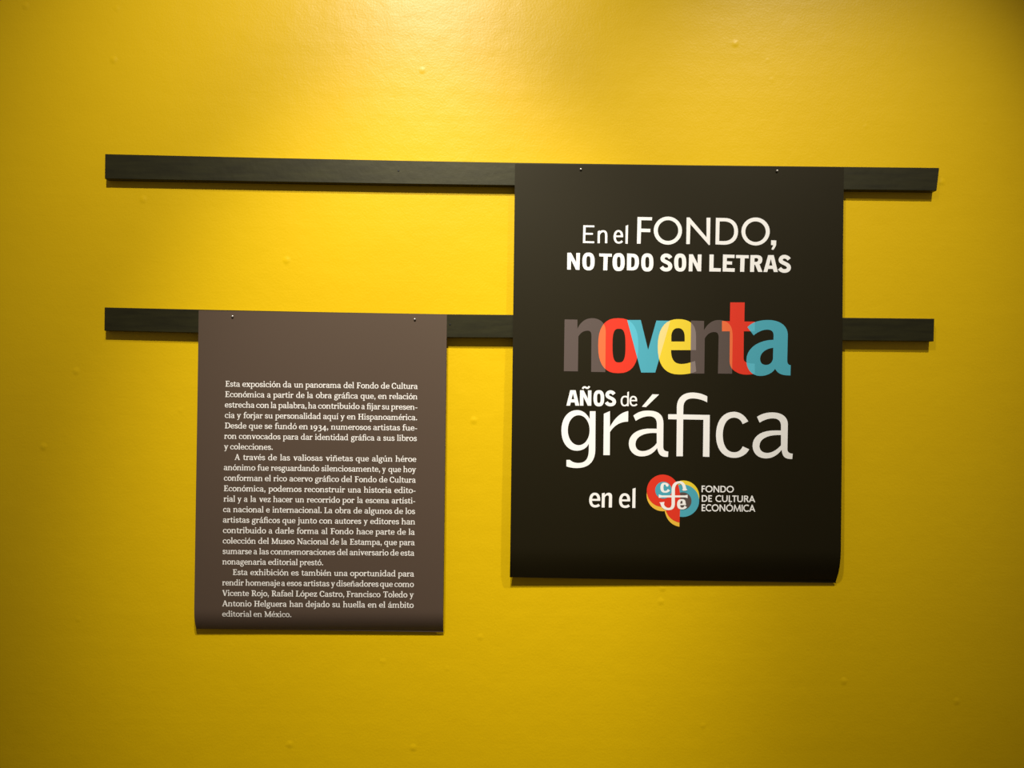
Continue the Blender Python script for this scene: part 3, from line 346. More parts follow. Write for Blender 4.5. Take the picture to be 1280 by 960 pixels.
  ('v',[[[2822.5,6458.5,3159,6463.1,3348.1,5725.6,3545.8,6454.8,3891.8,6455.1,3530.7,5167.7,3180.8,5163.3]]]),
  ('e',[[[4537.9,5736.8,4535,6077.5,4528.9,6169.9,4512.3,6250.3,4484.9,6318.9,4446.5,6376.1,4396.9,6422,4335.9,6457,4263.3,6481.2,4178.9,6495,4082.5,6498.6,3981.3,6488.9,3890.7,6462.7,3811,6419.9,3742.7,6360.2,3686.2,6283.5,3641.8,6189.6,3610.1,6078.5,3591.3,5949.9,3585.9,5803.6,3594,5657.8,3615.4,5530.2,3649.9,5420.7,3697.1,5328.9,3756.9,5254.6,3829.1,5197.6,3913.4,5157.6,4009.6,5134.3,4117.6,5127.6,4173.9,5129.3,4229.1,5132.7,4282.6,5138.1,4334,5145.4,4383.1,5154.5,4429.3,5165.5,4472.3,5178.5,4511.6,5193.4,4547,5210.2,4517.5,5468.6,4481.3,5455.3,4444.1,5442.3,4406.2,5430,4368,5418.6,4329.8,5408.5,4291.9,5399.9,4254.7,5393.3,4218.4,5388.9,4183.5,5387.1,4123.6,5390.7,4072.3,5403,4029.3,5424.1,3994,5453.8,3966,5492,3944.7,5538.6,3929.6,5593.7,3920.4,5657,3916.5,5728.6],[3921.4,5939.8,4253.7,5944.2,4252.8,6051,4250,6100.6,4242.8,6143.7,4231.3,6180.3,4215.8,6210.7,4196.4,6235.1,4173.4,6253.6,4146.9,6266.4,4117.2,6273.8,4084.5,6275.9,4049.1,6272.2,4018.5,6262.3,3992.6,6246.9,3971,6226.5,3953.6,6201.7,3940.1,6173,3930.1,6141,3923.6,6106.2,3920.2,6069.2]]]),
  ('n',[[[4406.3,6466.7,4732.2,6462.1,4729.6,6234.7,4761.8,6286.8,4795.6,6333.2,4831.3,6373.7,4869,6408.3,4909.1,6436.9,4951.7,6459.4,4997,6475.8,5045.3,6486,5096.9,6489.9,5149.2,6487.8,5199.2,6480,5246.2,6466.2,5289.7,6446.3,5328.8,6420.1,5363.1,6387.4,5391.7,6348.1,5414.2,6301.9,5429.7,6248.8,5433.4,6226.1,5436.4,6203.1,5438.9,6179.8,5440.8,6156,5442.4,6131.3,5443.5,6105.8,5444.3,6079.1,5444.9,6051.1,5445.2,6021.6,5438.3,5162.6,5087.2,5162.7,5095.9,6062.4,5094.5,6090.7,5090.7,6115.3,5084.2,6136.2,5074.8,6153.5,5062.1,6167.4,5045.9,6177.9,5026,6185.1,5002.1,6189.2,4974,6190.3,4944,6186.4,4915.1,6178.9,4887.3,6167.6,4860.8,6152.9,4835.7,6134.8,4812.1,6113.3,4790.2,6088.7,4770.1,6061.1,4751.9,6030.4,4747.8,5158.3,4404.1,5153.9]]]),
  ('t',[[[5378.2,6930.7,5738.9,6935.8,5733.6,6462.3,5994,6461.3,5995.8,6222.4,5721.8,6218.6,5722.4,5547.9,5724.5,5522.7,5731.1,5500.1,5743.4,5480.2,5762.5,5463,5789.7,5448.6,5826,5437,5872.7,5428.3,5930.9,5422.5,6001.8,5419.7,6003.6,5176.6,5961.2,5162.9,5913.9,5152.9,5863.2,5146.7,5810.9,5144.2,5758.3,5145.4,5707,5150.3,5658.7,5158.9,5614.8,5171.2,5576.9,5187.1,5530.7,5211.7,5491.1,5237.4,5457.9,5264.8,5430.6,5294.4,5409.1,5326.9,5392.9,5362.9,5381.9,5403,5375.6,5447.8,5373.8,5497.9,5375,6213.9,5178.8,6211.3,5176.7,6468.2,5372.9,6464.1]]]),
  ('a',[[[5812.4,6322.3,5851.3,6361.8,5895.4,6396.3,5944.5,6425.7,5998.4,6450.3,6056.9,6470.3,6119.7,6485.8,6186.6,6496.9,6257.4,6503.9,6331.8,6506.9,6420.5,6503.3,6503.2,6490.1,6578.6,6467.7,6645.8,6436.2,6703.6,6396,6750.9,6347.4,6786.6,6290.6,6809.7,6226,6819,6153.9,6809.6,5516.6,6810.9,5488.6,6814.6,5465,6820.4,5445.4,6828.3,5429.5,6838.3,5416.9,6850.3,5407.3,6864.1,5400.3,6879.8,5395.5,6897.3,5392.7,6892.1,5140.3,6826.6,5139.6,6768.2,5142.8,6716.3,5150.1,6670.4,5161.7,6629.7,5178,6593.7,5199.4,6561.7,5226.1,6533.1,5258.4,6507.2,5296.7,6480.1,5260.4,6448.8,5228,6413.4,5199.6,6374.5,5175.3,6332.2,5155,6286.9,5139,6239,5127.3,6188.7,5119.9,6136.4,5117,6070.5,5122.1,6010.2,5138.5,5956,5165.5,5908.5,5202.2,5868.2,5247.9,5835.8,5301.6,5811.8,5362.7,5796.7,5430.2,5791.2,5503.3,5801.2,5598.4,5831.4,5686.2,5880.1,5765.7,5945.5,5835.9,6025.8,5896.1,6119.3,5945.2,6224.2,5982.4,6338.7,6006.6,6461.1,6017,6464.9,6126.3,6462.4,6158.3,6455.4,6186.1,6444,6209.7,6428.4,6229.3,6408.4,6244.7,6384.4,6256.2,6356.2,6263.8,6324,6267.4,6287.9,6267.3,6249.9,6262.7,6212.1,6254.6,6174.7,6243.2,6137.9,6228.9,6101.8,6211.7,6066.8,6192,6032.8,6169.9,6000.2,6145.7,5969.2,6119.6],[6457.9,5819,6390.6,5806.9,6330.4,5788,6277.7,5763.2,6232.6,5733.1,6195.6,5698.5,6166.8,5660.2,6146.7,5619,6135.4,5575.5,6133.4,5530.5,6136.9,5501.8,6143.8,5476.2,6154.1,5453.9,6167.8,5434.8,6184.6,5419.1,6204.6,5406.9,6227.7,5398.1,6253.8,5393,6282.8,5391.5,6315.5,5395,6345.2,5403.8,6371.6,5417.4,6394.7,5435.1,6414.1,5455.9,6429.8,5479.3,6441.6,5504.5,6449.4,5530.8,6452.9,5557.4]]]),
 ],
 'third': [
  ('A',[[[1430.3,4705.4,1563.1,4707,1660,4327.4,1564.2,4326.2,1544.8,4404.6,1447.6,4403.4,1429.9,4324.6,1340.4,4323.5],[1499.1,4627.6,1533.2,4481.5,1465.2,4480.7]]]),
  ('Ñ',[[[1672.8,4706.8,1762.4,4708,1871.2,4501.1,1869,4706.2,1955.5,4707.3,1955,4329.4,1870,4328.4,1758,4546,1760.3,4328.6,1673.9,4327.5]],[[1757.5,4734.1,1764.9,4748.5,1726.6,4773.2,1717,4755.2]],[[1764.9,4748.5,1771,4756.7,1739,4788.4,1726.6,4773.2]],[[1771,4756.7,1776.1,4761.3,1753.2,4799.3,1739,4788.4]],[[1776.1,4761.3,1780.6,4763.6,1768.7,4805.7,1753.2,4799.3]],[[1780.6,4763.6,1785.2,4764.3,1784.2,4807.8,1768.7,4805.7]],[[1785.2,4764.3,1790.3,4763.8,1798.7,4806.5,1784.2,4807.8]],[[1790.3,4763.8,1796.1,4761.9,1811.7,4802.8,1798.7,4806.5]],[[1796.1,4761.9,1802,4759,1823.1,4797.7,1811.7,4802.8]],[[1802,4759,1809,4754.6,1831.7,4792.4,1823.1,4797.7]],[[1809,4754.6,1821.4,4747.6,1839.9,4787.5,1831.7,4792.4]],[[1821.4,4747.6,1835.8,4742.7,1845.8,4785.2,1839.9,4787.5]],[[1835.8,4742.7,1850.7,4741,1850.7,4784.5,1845.8,4785.2]],[[1850.7,4741,1865.8,4742.8,1854.9,4785.2,1850.7,4784.5]],[[1865.8,4742.8,1880.2,4748.3,1859.3,4787.2,1854.9,4785.2]],[[1880.2,4748.3,1893.2,4756.9,1864.3,4791,1859.3,4787.2]],[[1893.2,4756.9,1904.7,4768.3,1870.1,4797.3,1864.3,4791]],[[1904.7,4768.3,1914.9,4782.2,1876.4,4806.4,1870.1,4797.3]],[[1914.9,4782.2,1923.4,4797.5,1883.5,4819.4,1876.4,4806.4]]]),
  ('O',[[[2272.9,4516,2271.8,4466.8,2267.3,4431.3,2259.7,4401.2,2248.9,4375.5,2235,4354.2,2218.2,4337.3,2198.3,4325.1,2174.8,4317.5,2142.1,4314.7,2109.3,4316.7,2085.7,4323.7,2065.6,4335.5,2048.4,4351.9,2034.1,4372.9,2022.8,4398.3,2014.4,4428.2,2009.2,4463.6,2007.1,4512.8,2008.2,4562,2012.6,4597.5,2020.3,4627.7,2031.1,4653.3,2044.9,4674.7,2061.7,4691.5,2081.6,4703.8,2105.1,4711.3,2137.9,4714.2,2170.7,4712.2,2194.3,4705.2,2214.4,4693.4,2231.6,4677,2245.9,4656,2257.3,4630.6,2265.6,4600.6,2270.8,4565.3],[2184.8,4515,2184.7,4478.2,2183.6,4457.2,2181.5,4440.6,2178.4,4427,2174.4,4416.1,2169.4,4407.6,2163.1,4401.5,2155.2,4397.8,2141.2,4396.4,2127.3,4397.5,2119.3,4401,2112.9,4406.9,2107.7,4415.2,2103.4,4426.1,2100.1,4439.6,2097.6,4456.2,2096,4477.1,2095.2,4513.9,2095.2,4550.6,2096.4,4571.6,2098.5,4588.2,2101.5,4601.8,2105.6,4612.8,2110.6,4621.3,2116.9,4627.4,2124.8,4631,2138.7,4632.4,2152.7,4631.4,2160.7,4627.9,2167.1,4622,2172.3,4613.6,2176.6,4602.8,2179.9,4589.3,2182.4,4572.7,2184,4551.7]]]),
  ('S',[[[2552,4646.5,2542.2,4658.9,2476,4603.7,2483.4,4593.8]],[[2542.2,4658.9,2530.6,4671.2,2469.6,4611.3,2476,4603.7]],[[2530.6,4671.2,2518.1,4682.2,2463.3,4617.7,2469.6,4611.3]],[[2518.1,4682.2,2504.7,4691.9,2457.2,4623,2463.3,4617.7]],[[2504.7,4691.9,2490.4,4700.1,2451.2,4627.2,2457.2,4623]],[[2490.4,4700.1,2475.4,4706.5,2445.3,4630.4,2451.2,4627.2]],[[2475.4,4706.5,2459.7,4711.2,2439.6,4632.6,2445.3,4630.4]],[[2459.7,4711.2,2443.5,4714,2433.8,4634,2439.6,4632.6]],[[2443.5,4714,2426.8,4714.8,2428.1,4634.4,2433.8,4634]],[[2426.8,4714.8,2404.3,4712.9,2418.1,4633.3,2428.1,4634.4]],[[2404.3,4712.9,2382.8,4707.6,2410.3,4630.9,2418.1,4633.3]],[[2382.8,4707.6,2362.9,4699.2,2404.3,4627.4,2410.3,4630.9]],[[2362.9,4699.2,2345,4687.6,2399.9,4623.3,2404.3,4627.4]],[[2345,4687.6,2329.7,4673.1,2396.6,4618.8,2399.9,4623.3]],[[2329.7,4673.1,2317.3,4656.2,2394.2,4613.9,2396.6,4618.8]],[[2317.3,4656.2,2308.3,4637.2,2392.6,4608.8,2394.2,4613.9]],[[2308.3,4637.2,2302.9,4616.9,2391.6,4603.1,2392.6,4608.8]],[[2302.9,4616.9,2301,4591.3,2391.6,4601.5,2391.6,4603.1]],[[2301,4591.3,2314,4552,2391.8,4597,2391.6,4601.5]],[[2314,4552,2342.4,4524.1,2396.3,4589.9,2391.8,4597]],[[2342.4,4524.1,2373.1,4506.2,2412.6,4578.9,2396.3,4589.9]],[[2373.1,4506.2,2403.3,4492.4,2437.7,4566.9,2412.6,4578.9]],[[2403.3,4492.4,2431.4,4479.7,2467.6,4553.7,2437.7,4566.9]],[[2431.4,4479.7,2454.7,4467,2499.4,4537.5,2467.6,4553.7]],[[2454.7,4467,2469.6,4454.5,2531,4515.1,2499.4,4537.5]],[[2469.6,4454.5,2475.4,4444.2,2557.5,4481.6,2531,4515.1]],[[2475.4,4444.2,2477.4,4432,2568,4438.1,2557.5,4481.6]],[[2477.4,4432,2477.3,4428.1,2565.4,4410.8,2568,4438.1]],[[2477.3,4428.1,2476.4,4423.4,2557.6,4388,2565.4,4410.8]],[[2476.4,4423.4,2474.9,4419.3,2545.2,4368.2,2557.6,4388]],[[2474.9,4419.3,2472.3,4414.9,2529.4,4352.2,2545.2,4368.2]],[[2472.3,4414.9,2467.7,4410.5,2511.5,4339.9,2529.4,4352.2]],[[2467.7,4410.5,2460.9,4406.4,2492.4,4330.9,2511.5,4339.9]],[[2460.9,4406.4,2452.2,4403.1,2472.5,4324.7,2492.4,4330.9]],[[2452.2,4403.1,2441.8,4400.9,2452,4321.1,2472.5,4324.7]],[[2441.8,4400.9,2430.1,4400,2431.3,4319.7,2452,4321.1]],[[2430.1,4400,2420,4400.4,2413.2,4320.3,2431.3,4319.7]],[[2420,4400.4,2410.9,4401.8,2395.4,4322.5,2413.2,4320.3]],[[2410.9,4401.8,2402.7,4404.1,2377.9,4326.6,2395.4,4322.5]],[[2402.7,4404.1,2395.4,4407.4,2360.8,4332.8,2377.9,4326.6]],[[2395.4,4407.4,2388.6,4411.7,2344.3,4341.1,2360.8,4332.8]],[[2388.6,4411.7,2381.9,4417.1,2328.7,4351.5,2344.3,4341.1]],[[2381.9,4417.1,2375.2,4423.9,2314.2,4364.1,2328.7,4351.5]],[[2375.2,4423.9,2368.4,4432.3,2300.8,4378.5,2314.2,4364.1]],[[2368.4,4432.3,2360.1,4444.1,2289.8,4393.4,2300.8,4378.5]]]),
  ('d',[[[2880.4,4542.3,2869.4,4554.3,2840.6,4525.9,2850,4515.2]],[[2869.4,4554.3,2857.8,4564.4,2832.8,4533.4,2840.6,4525.9]],[[2857.8,4564.4,2846.1,4572.2,2825.8,4538.9,2832.8,4533.4]],[[2846.1,4572.2,2834.4,4577.8,2819.3,4542.7,2825.8,4538.9]],[[2834.4,4577.8,2822.8,4581.5,2812.8,4545.2,2819.3,4542.7]],[[2822.8,4581.5,2811.4,4583.6,2805.8,4546.8,2812.8,4545.2]],[[2811.4,4583.6,2800.5,4584.6,2798.2,4547.6,2805.8,4546.8]],[[2800.5,4584.6,2790,4584.9,2789.5,4547.8,2798.2,4547.6]],[[2790,4584.9,2778.5,4584.8,2780.9,4547.7,2789.5,4547.8]],[[2778.5,4584.8,2758.2,4582.4,2767.3,4545.9,2780.9,4547.7]],[[2758.2,4582.4,2738.9,4575.5,2757.1,4541.4,2767.3,4545.9]],[[2738.9,4575.5,2722.1,4564.6,2748.6,4534.6,2757.1,4541.4]],[[2722.1,4564.6,2708.3,4550.4,2741.3,4525.7,2748.6,4534.6]],[[2708.3,4550.4,2697.5,4533.7,2735.1,4514.7,2741.3,4525.7]],[[2697.5,4533.7,2689.5,4515.2,2730.1,4501.7,2735.1,4514.7]],[[2689.5,4515.2,2684.1,4495.5,2726.4,4487.1,2730.1,4501.7]],[[2684.1,4495.5,2681.1,4475,2724.2,4471.2,2726.4,4487.1]],[[2681.1,4475,2680.2,4454,2723.6,4454.4,2724.2,4471.2]],[[2680.2,4454,2681.6,4428.5,2724.7,4433.1,2723.6,4454.4]],[[2681.6,4428.5,2685.3,4405.4,2727.5,4414.6,2724.7,4433.1]],[[2685.3,4405.4,2691.4,4384.5,2731.6,4399.1,2727.5,4414.6]],[[2691.4,4384.5,2700,4366.1,2736.8,4386.5,2731.6,4399.1]],[[2700,4366.1,2711.3,4350.4,2742.8,4376.8,2736.8,4386.5]],[[2711.3,4350.4,2725.1,4337.8,2749.5,4369.4,2742.8,4376.8]],[[2725.1,4337.8,2741.2,4328.9,2757.2,4364,2749.5,4369.4]],[[2741.2,4328.9,2758.8,4323.8,2766.3,4360.6,2757.2,4364]],[[2758.8,4323.8,2777.1,4322.4,2777.6,4359.5,2766.3,4360.6]],[[2777.1,4322.4,2791.2,4323.3,2786.5,4360.2,2777.6,4359.5]],[[2791.2,4323.3,2804.4,4325.6,2795.1,4361.9,2786.5,4360.2]],[[2804.4,4325.6,2817.2,4329.6,2802.9,4364.8,2795.1,4361.9]],[[2817.2,4329.6,2829.4,4335.1,2810.3,4368.7,2802.9,4364.8]],[[2829.4,4335.1,2841,4342.3,2817.4,4373.8,2810.3,4368.7]],[[2841,4342.3,2852,4351.1,2824.4,4380.2,2817.4,4373.8]],[[2852,4351.1,2862.2,4361.5,2831.4,4388,2824.4,4380.2]],[[2862.2,4361.5,2871.9,4373.3,2838.5,4397.5,2831.4,4388]],[[2871.9,4373.3,2880.6,4386,2846.2,4409,2838.5,4397.5]],[[2843.6,4675.1,2883.7,4691,2879.6,4329.8,2840.9,4329.4]]]),
  ('e',[[[3087.1,4471.2,3086.9,4494,3043.6,4490.3,3043.7,4470.8]],[[3086.9,4494,3083.3,4515.7,3041.4,4505.2,3043.6,4490.3]],[[3083.3,4515.7,3076.4,4534.8,3037.6,4517,3041.4,4505.2]],[[3076.4,4534.8,3066.3,4550.9,3032.8,4526.4,3037.6,4517]],[[3066.3,4550.9,3053.8,4563.8,3026.9,4533.8,3032.8,4526.4]],[[3053.8,4563.8,3039.4,4573.4,3019.8,4539.7,3026.9,4533.8]],[[3039.4,4573.4,3023.9,4579.8,3011.5,4543.9,3019.8,4539.7]],[[3023.9,4579.8,3007.8,4583.4,3002.1,4546.4,3011.5,4543.9]],[[3007.8,4583.4,2991.2,4584.4,2992.3,4547.2,3002.1,4546.4]],[[2991.2,4584.4,2971.5,4582,2980.8,4545.5,2992.3,4547.2]],[[2971.5,4582,2953.2,4575.4,2971.7,4541.3,2980.8,4545.5]],[[2953.2,4575.4,2937.2,4564.9,2963.9,4535,2971.7,4541.3]],[[2937.2,4564.9,2924,4551.2,2957.2,4526.6,2963.9,4535]],[[2924,4551.2,2913.7,4535,2951.3,4516.1,2957.2,4526.6]],[[2913.7,4535,2905.9,4517.1,2946.5,4503.6,2951.3,4516.1]],[[2905.9,4517.1,2900.7,4497.8,2943,4489.3,2946.5,4503.6]],[[2900.7,4497.8,2897.7,4477.5,2940.8,4473.7,2943,4489.3]],[[2897.7,4477.5,2896.8,4456.5,2940.2,4457.2,2940.8,4473.7]],[[2896.8,4456.5,2898.4,4432.8,2941.4,4438.3,2940.2,4457.2]],[[2898.4,4432.8,2902.7,4410.5,2944.5,4421.3,2941.4,4438.3]],[[2902.7,4410.5,2909.7,4390.1,2949.1,4406.5,2944.5,4421.3]],[[2909.7,4390.1,2919.5,4371.8,2955.1,4393.8,2949.1,4406.5]],[[2919.5,4371.8,2931.9,4356,2962.3,4383.4,2955.1,4393.8]],[[2931.9,4356,2946.9,4343.2,2970.5,4375.1,2962.3,4383.4]],[[2946.9,4343.2,2964.1,4333.9,2979.8,4369,2970.5,4375.1]],[[2964.1,4333.9,2983.1,4328.3,2990.6,4365.1,2979.8,4369]],[[2983.1,4328.3,3002.8,4326.7,3003.6,4363.8,2990.6,4365.1]],[[3002.8,4326.7,3015.8,4327.3,3012.5,4364.2,3003.6,4363.8]],[[3015.8,4327.3,3027.7,4328.8,3021.1,4365.4,3012.5,4364.2]],[[3027.7,4328.8,3039.1,4331.3,3028.9,4367.4,3021.1,4365.4]],[[3039.1,4331.3,3050.1,4334.8,3036,4370,3028.9,4367.4]],[[3050.1,4334.8,3060.6,4339.3,3042.7,4373.4,3036,4370]],[[3060.6,4339.3,3070.7,4345,3049.1,4377.5,3042.7,4373.4]],[[3070.7,4345,3080.3,4351.7,3055.5,4382.5,3049.1,4377.5]],[[3080.3,4351.7,3089.4,4359.4,3061.8,4388.4,3055.5,4382.5]],[[3089.4,4359.4,3097.7,4367.6,3068.9,4395.8,3061.8,4388.4]],[[2918.2,4452.2,3088.5,4451.2,3088.8,4485.2,2918.5,4486.2]]]),
 ],
 'fourth': [
  ('g',[[[1920.2,4192.6,2062.9,4194.3,2066.5,3238.8,2060.1,3146.2,2042.1,3064.1,2012.7,2992.5,1972.4,2931.6,1921.5,2881.4,1860.4,2842,1789.3,2813.4,1708.7,2795.9,1619,2789.3,1585.5,2789.5,1552.9,2790.9,1521.4,2793.3,1490.9,2796.8,1461.7,2801.4,1433.7,2807,1407.1,2813.5,1382,2820.9,1358.5,2829.3,1356.7,2987.2,1442.6,2988.1,1460.4,2972.6,1480.1,2958.8,1501.5,2946.8,1524.3,2936.6,1548.4,2928.2,1573.3,2921.7,1599,2917.1,1625.1,2914.4,1651.5,2913.7,1707.9,2918.3,1756.6,2930.6,1797.9,2950.8,1832,2978.8,1859.4,3014.6,1880.1,3058.3,1894.6,3110,1903,3169.5,1905.8,3237,1906.3,3395.1,1886.1,3359.1,1862.6,3326.8,1835.7,3298.4,1805.4,3274,1771.6,3253.7,1734.5,3237.6,1694,3225.8,1650.1,3218.4,1602.8,3215.6,1533.3,3222,1468.7,3242.4,1409.9,3275.9,1357.5,3321.7,1312.6,3379.1,1276,3447.2,1248.4,3525.2,1230.8,3612.3,1224,3707.8,1228.6,3804.2,1244.3,3892.6,1270.4,3972.3,1306,4042.3,1350.6,4101.7,1403.3,4149.6,1463.4,4185.3,1530.2,4207.6,1602.9,4215.9,1644,4213.9,1684.1,4206.6,1723.1,4193.9,1760.7,4175.6,1796.8,4151.6,1831.2,4121.6,1863.7,4085.4,1894.2,4042.8,1922.3,3993.8],[1920.8,3724.9,1917.5,3657.8,1906.3,3594.7,1887.6,3536.2,1861.7,3483.6,1829.6,3438.3,1791.9,3401.6,1749.8,3374.4,1704.3,3357.6,1655.6,3351.6,1606.7,3356.5,1560.8,3372.3,1518.1,3398.5,1479.7,3434.3,1446.5,3478.8,1419.6,3530.8,1399.5,3588.8,1386.9,3651.6,1382.2,3718.6,1385.4,3785.8,1396.6,3848.8,1415.3,3907.3,1441.1,3959.9,1473.3,4005.3,1510.9,4042,1553,4069.2,1598.5,4086.1,1647.3,4092.2,1696.2,4087.3,1742.1,4071.5,1784.8,4045.3,1823.3,4009.4,1856.4,3964.9,1883.4,3912.9,1903.5,3854.8,1916,3792]]]),
  ('r',[[[2267.4,4133.5,2418.6,4203.1,2422.7,3812.1,2464.3,3886.2,2507.8,3952.4,2553.2,4011,2600.7,4061.9,2650.3,4105.5,2702.2,4141.8,2756.3,4171,2812.9,4193.2,2872,4208.6,2870.1,3948.5,2808.5,3944.4,2749.4,3933.8,2693.1,3916.7,2639.6,3893.2,2589.3,3863.4,2542.4,3827.4,2499,3785.4,2459.5,3737.3,2424,3683.3,2425.6,3116.4,2267.1,3114.7]]]),
  ('á',[[[3465.7,4630,3631.6,4627.5,3309.8,4311.2,3207.6,4319]],[[2998.8,4097,3035,4125.5,3071.7,4150.1,3109.1,4170.8,3147.4,4187.9,3186.6,4201.6,3226.9,4212,3268.5,4219.4,3311.5,4223.9,3356.1,4225.7,3435.1,4223.3,3505.6,4213.6,3567.4,4196.4,3620.3,4171.3,3664.2,4137.9,3698.7,4095.7,3723.9,4044.6,3739.4,3984,3745.1,3913.6,3746.2,3325.6,3749.5,3301.3,3755.6,3280.9,3764.6,3264.1,3776.2,3250.6,3790.5,3240,3807.4,3232,3826.6,3226.4,3848.2,3222.8,3872.1,3220.8,3866.6,3089.6,3810.6,3088.2,3762.9,3092.8,3722.9,3103.7,3689.6,3120.9,3662.3,3144.5,3640.1,3174.7,3622.4,3211.5,3608.1,3255.2,3596.6,3305.9,3563.8,3261.4,3528.1,3222.3,3489.6,3188.5,3448.4,3159.8,3404.8,3136.3,3358.9,3118,3310.8,3104.8,3260.6,3096.7,3208.6,3093.6,3150.1,3097.8,3095.8,3111.4,3046.5,3133.6,3002.8,3163.7,2965.4,3200.9,2935,3244.5,2912.2,3293.7,2897.8,3347.9,2892.5,3406.3,2899.8,3479.1,2922.8,3546.1,2960.6,3606.5,3012.4,3659.5,3077.3,3704.1,3154.5,3739.5,3243.1,3764.7,3342.3,3778.9,3451.2,3781.2,3582.9,3780.5,3581.6,3911.7,3576.3,3953.6,3565.8,3989,3550.5,4018.4,3530.6,4042,3506.2,4060.2,3477.6,4073.3,3445,4081.7,3408.7,4085.7,3368.8,4085.6,3331.4,4082.1,3294.9,4075.7,3259.1,4066.5,3224.1,4055,3189.8,4041.2,3156.2,4025.4,3123.3,4008,3090.9,3989,3059.1,3968.8],[3581.6,3674.2,3499.6,3677,3417.3,3671.9,3337.4,3658.8,3262.5,3637.4,3195.5,3607.4,3138.8,3568.6,3095.2,3520.7,3067.4,3463.6,3058.1,3396.9,3060.9,3361.2,3068.6,3329.5,3080.9,3301.8,3097.6,3278.3,3118.6,3259,3143.6,3243.9,3172.6,3233.2,3205.2,3226.8,3241.3,3225,3286.5,3228.9,3331.2,3239.1,3374.7,3254.9,3416.6,3275.5,3456.5,3300.2,3493.6,3328.3,3527.6,3359,3558,3391.7,3584.1,3425.5]]]),
  ('fi',[[[4074.9,3107.2,4075.3,4016.8,3861.7,4018.8,3860.5,4141,4074.1,4143.6,4072.5,4324.7,4079.2,4396.7,4096,4461.3,4122.3,4518.2,4157.5,4567.3,4201.3,4608.3,4253.1,4640.8,4312.4,4664.6,4378.6,4679.5,4451.4,4685.2,4499.9,4684.4,4546.7,4680.9,4591.8,4674.8,4635.3,4666.4,4677.1,4655.8,4717.3,4643.1,4755.8,4628.6,4792.6,4612.3,4827.7,4594.6,4824.4,4447.2,4790.3,4465,4753.7,4481.5,4715.1,4496.3,4674.9,4509.3,4633.4,4520.3,4591.2,4529.1,4548.6,4535.5,4506.1,4539.3,4464,4540.2,4417.3,4536.9,4375.8,4528.1,4339.5,4513.9,4308.5,4494.2,4283,4469.2,4262.9,4438.7,4248.4,4402.9,4239.5,4361.8,4236.3,4315.4,4233.3,4141,4893.1,4135.3,4890.9,3100.4,4731.7,3105.5,4734.8,4015.6,4234.4,4018.7,4233.9,3108.9]]]),
  ('c',[[[5849.8,3988.3,5819.1,4036.7,5785.8,4079.7,5749.9,4117.3,5711.5,4149.3,5670.9,4175.7,5628.1,4196.2,5583.2,4210.8,5536.5,4219.5,5488,4222,5401,4212.5,5322.3,4187,5252.7,4146.4,5192.4,4091.6,5142.2,4023.7,5102.5,3943.5,5073.7,3852,5056.5,3750.3,5051.3,3639.2,5058.4,3529.4,5077.5,3429.9,5108.1,3341.4,5149.8,3264.7,5202.1,3200.4,5264.6,3149.4,5336.9,3112.3,5418.5,3090,5509,3083.1,5561.6,3086.6,5612.6,3095.9,5661.6,3110.8,5707.9,3130.8,5750.9,3155.8,5790.1,3185.5,5824.7,3219.6,5854.3,3257.8,5878.2,3300,5715.9,3370.6,5702.2,3341.6,5686.2,3315.2,5667.9,3291.7,5647.2,3271.2,5624.3,3254,5598.8,3240.2,5571,3230,5540.7,3223.6,5507.8,3221.1,5450,3226.6,5398.3,3244.2,5352.7,3273,5313.5,3312.6,5280.8,3362.2,5254.9,3421.1,5235.9,3488.9,5224.1,3564.7,5219.6,3648,5223,3731.2,5234.4,3806.9,5253.2,3874.5,5279,3933.4,5311.2,3983,5349.3,4022.7,5392.8,4052.1,5441.1,4070.3,5493.7,4077,5528.7,4075.1,5560.7,4068.7,5590,4058.2,5616.5,4043.6,5640.4,4025.4,5661.7,4003.8,5680.6,3979,5697.1,3951.3,5711.4,3921]]]),
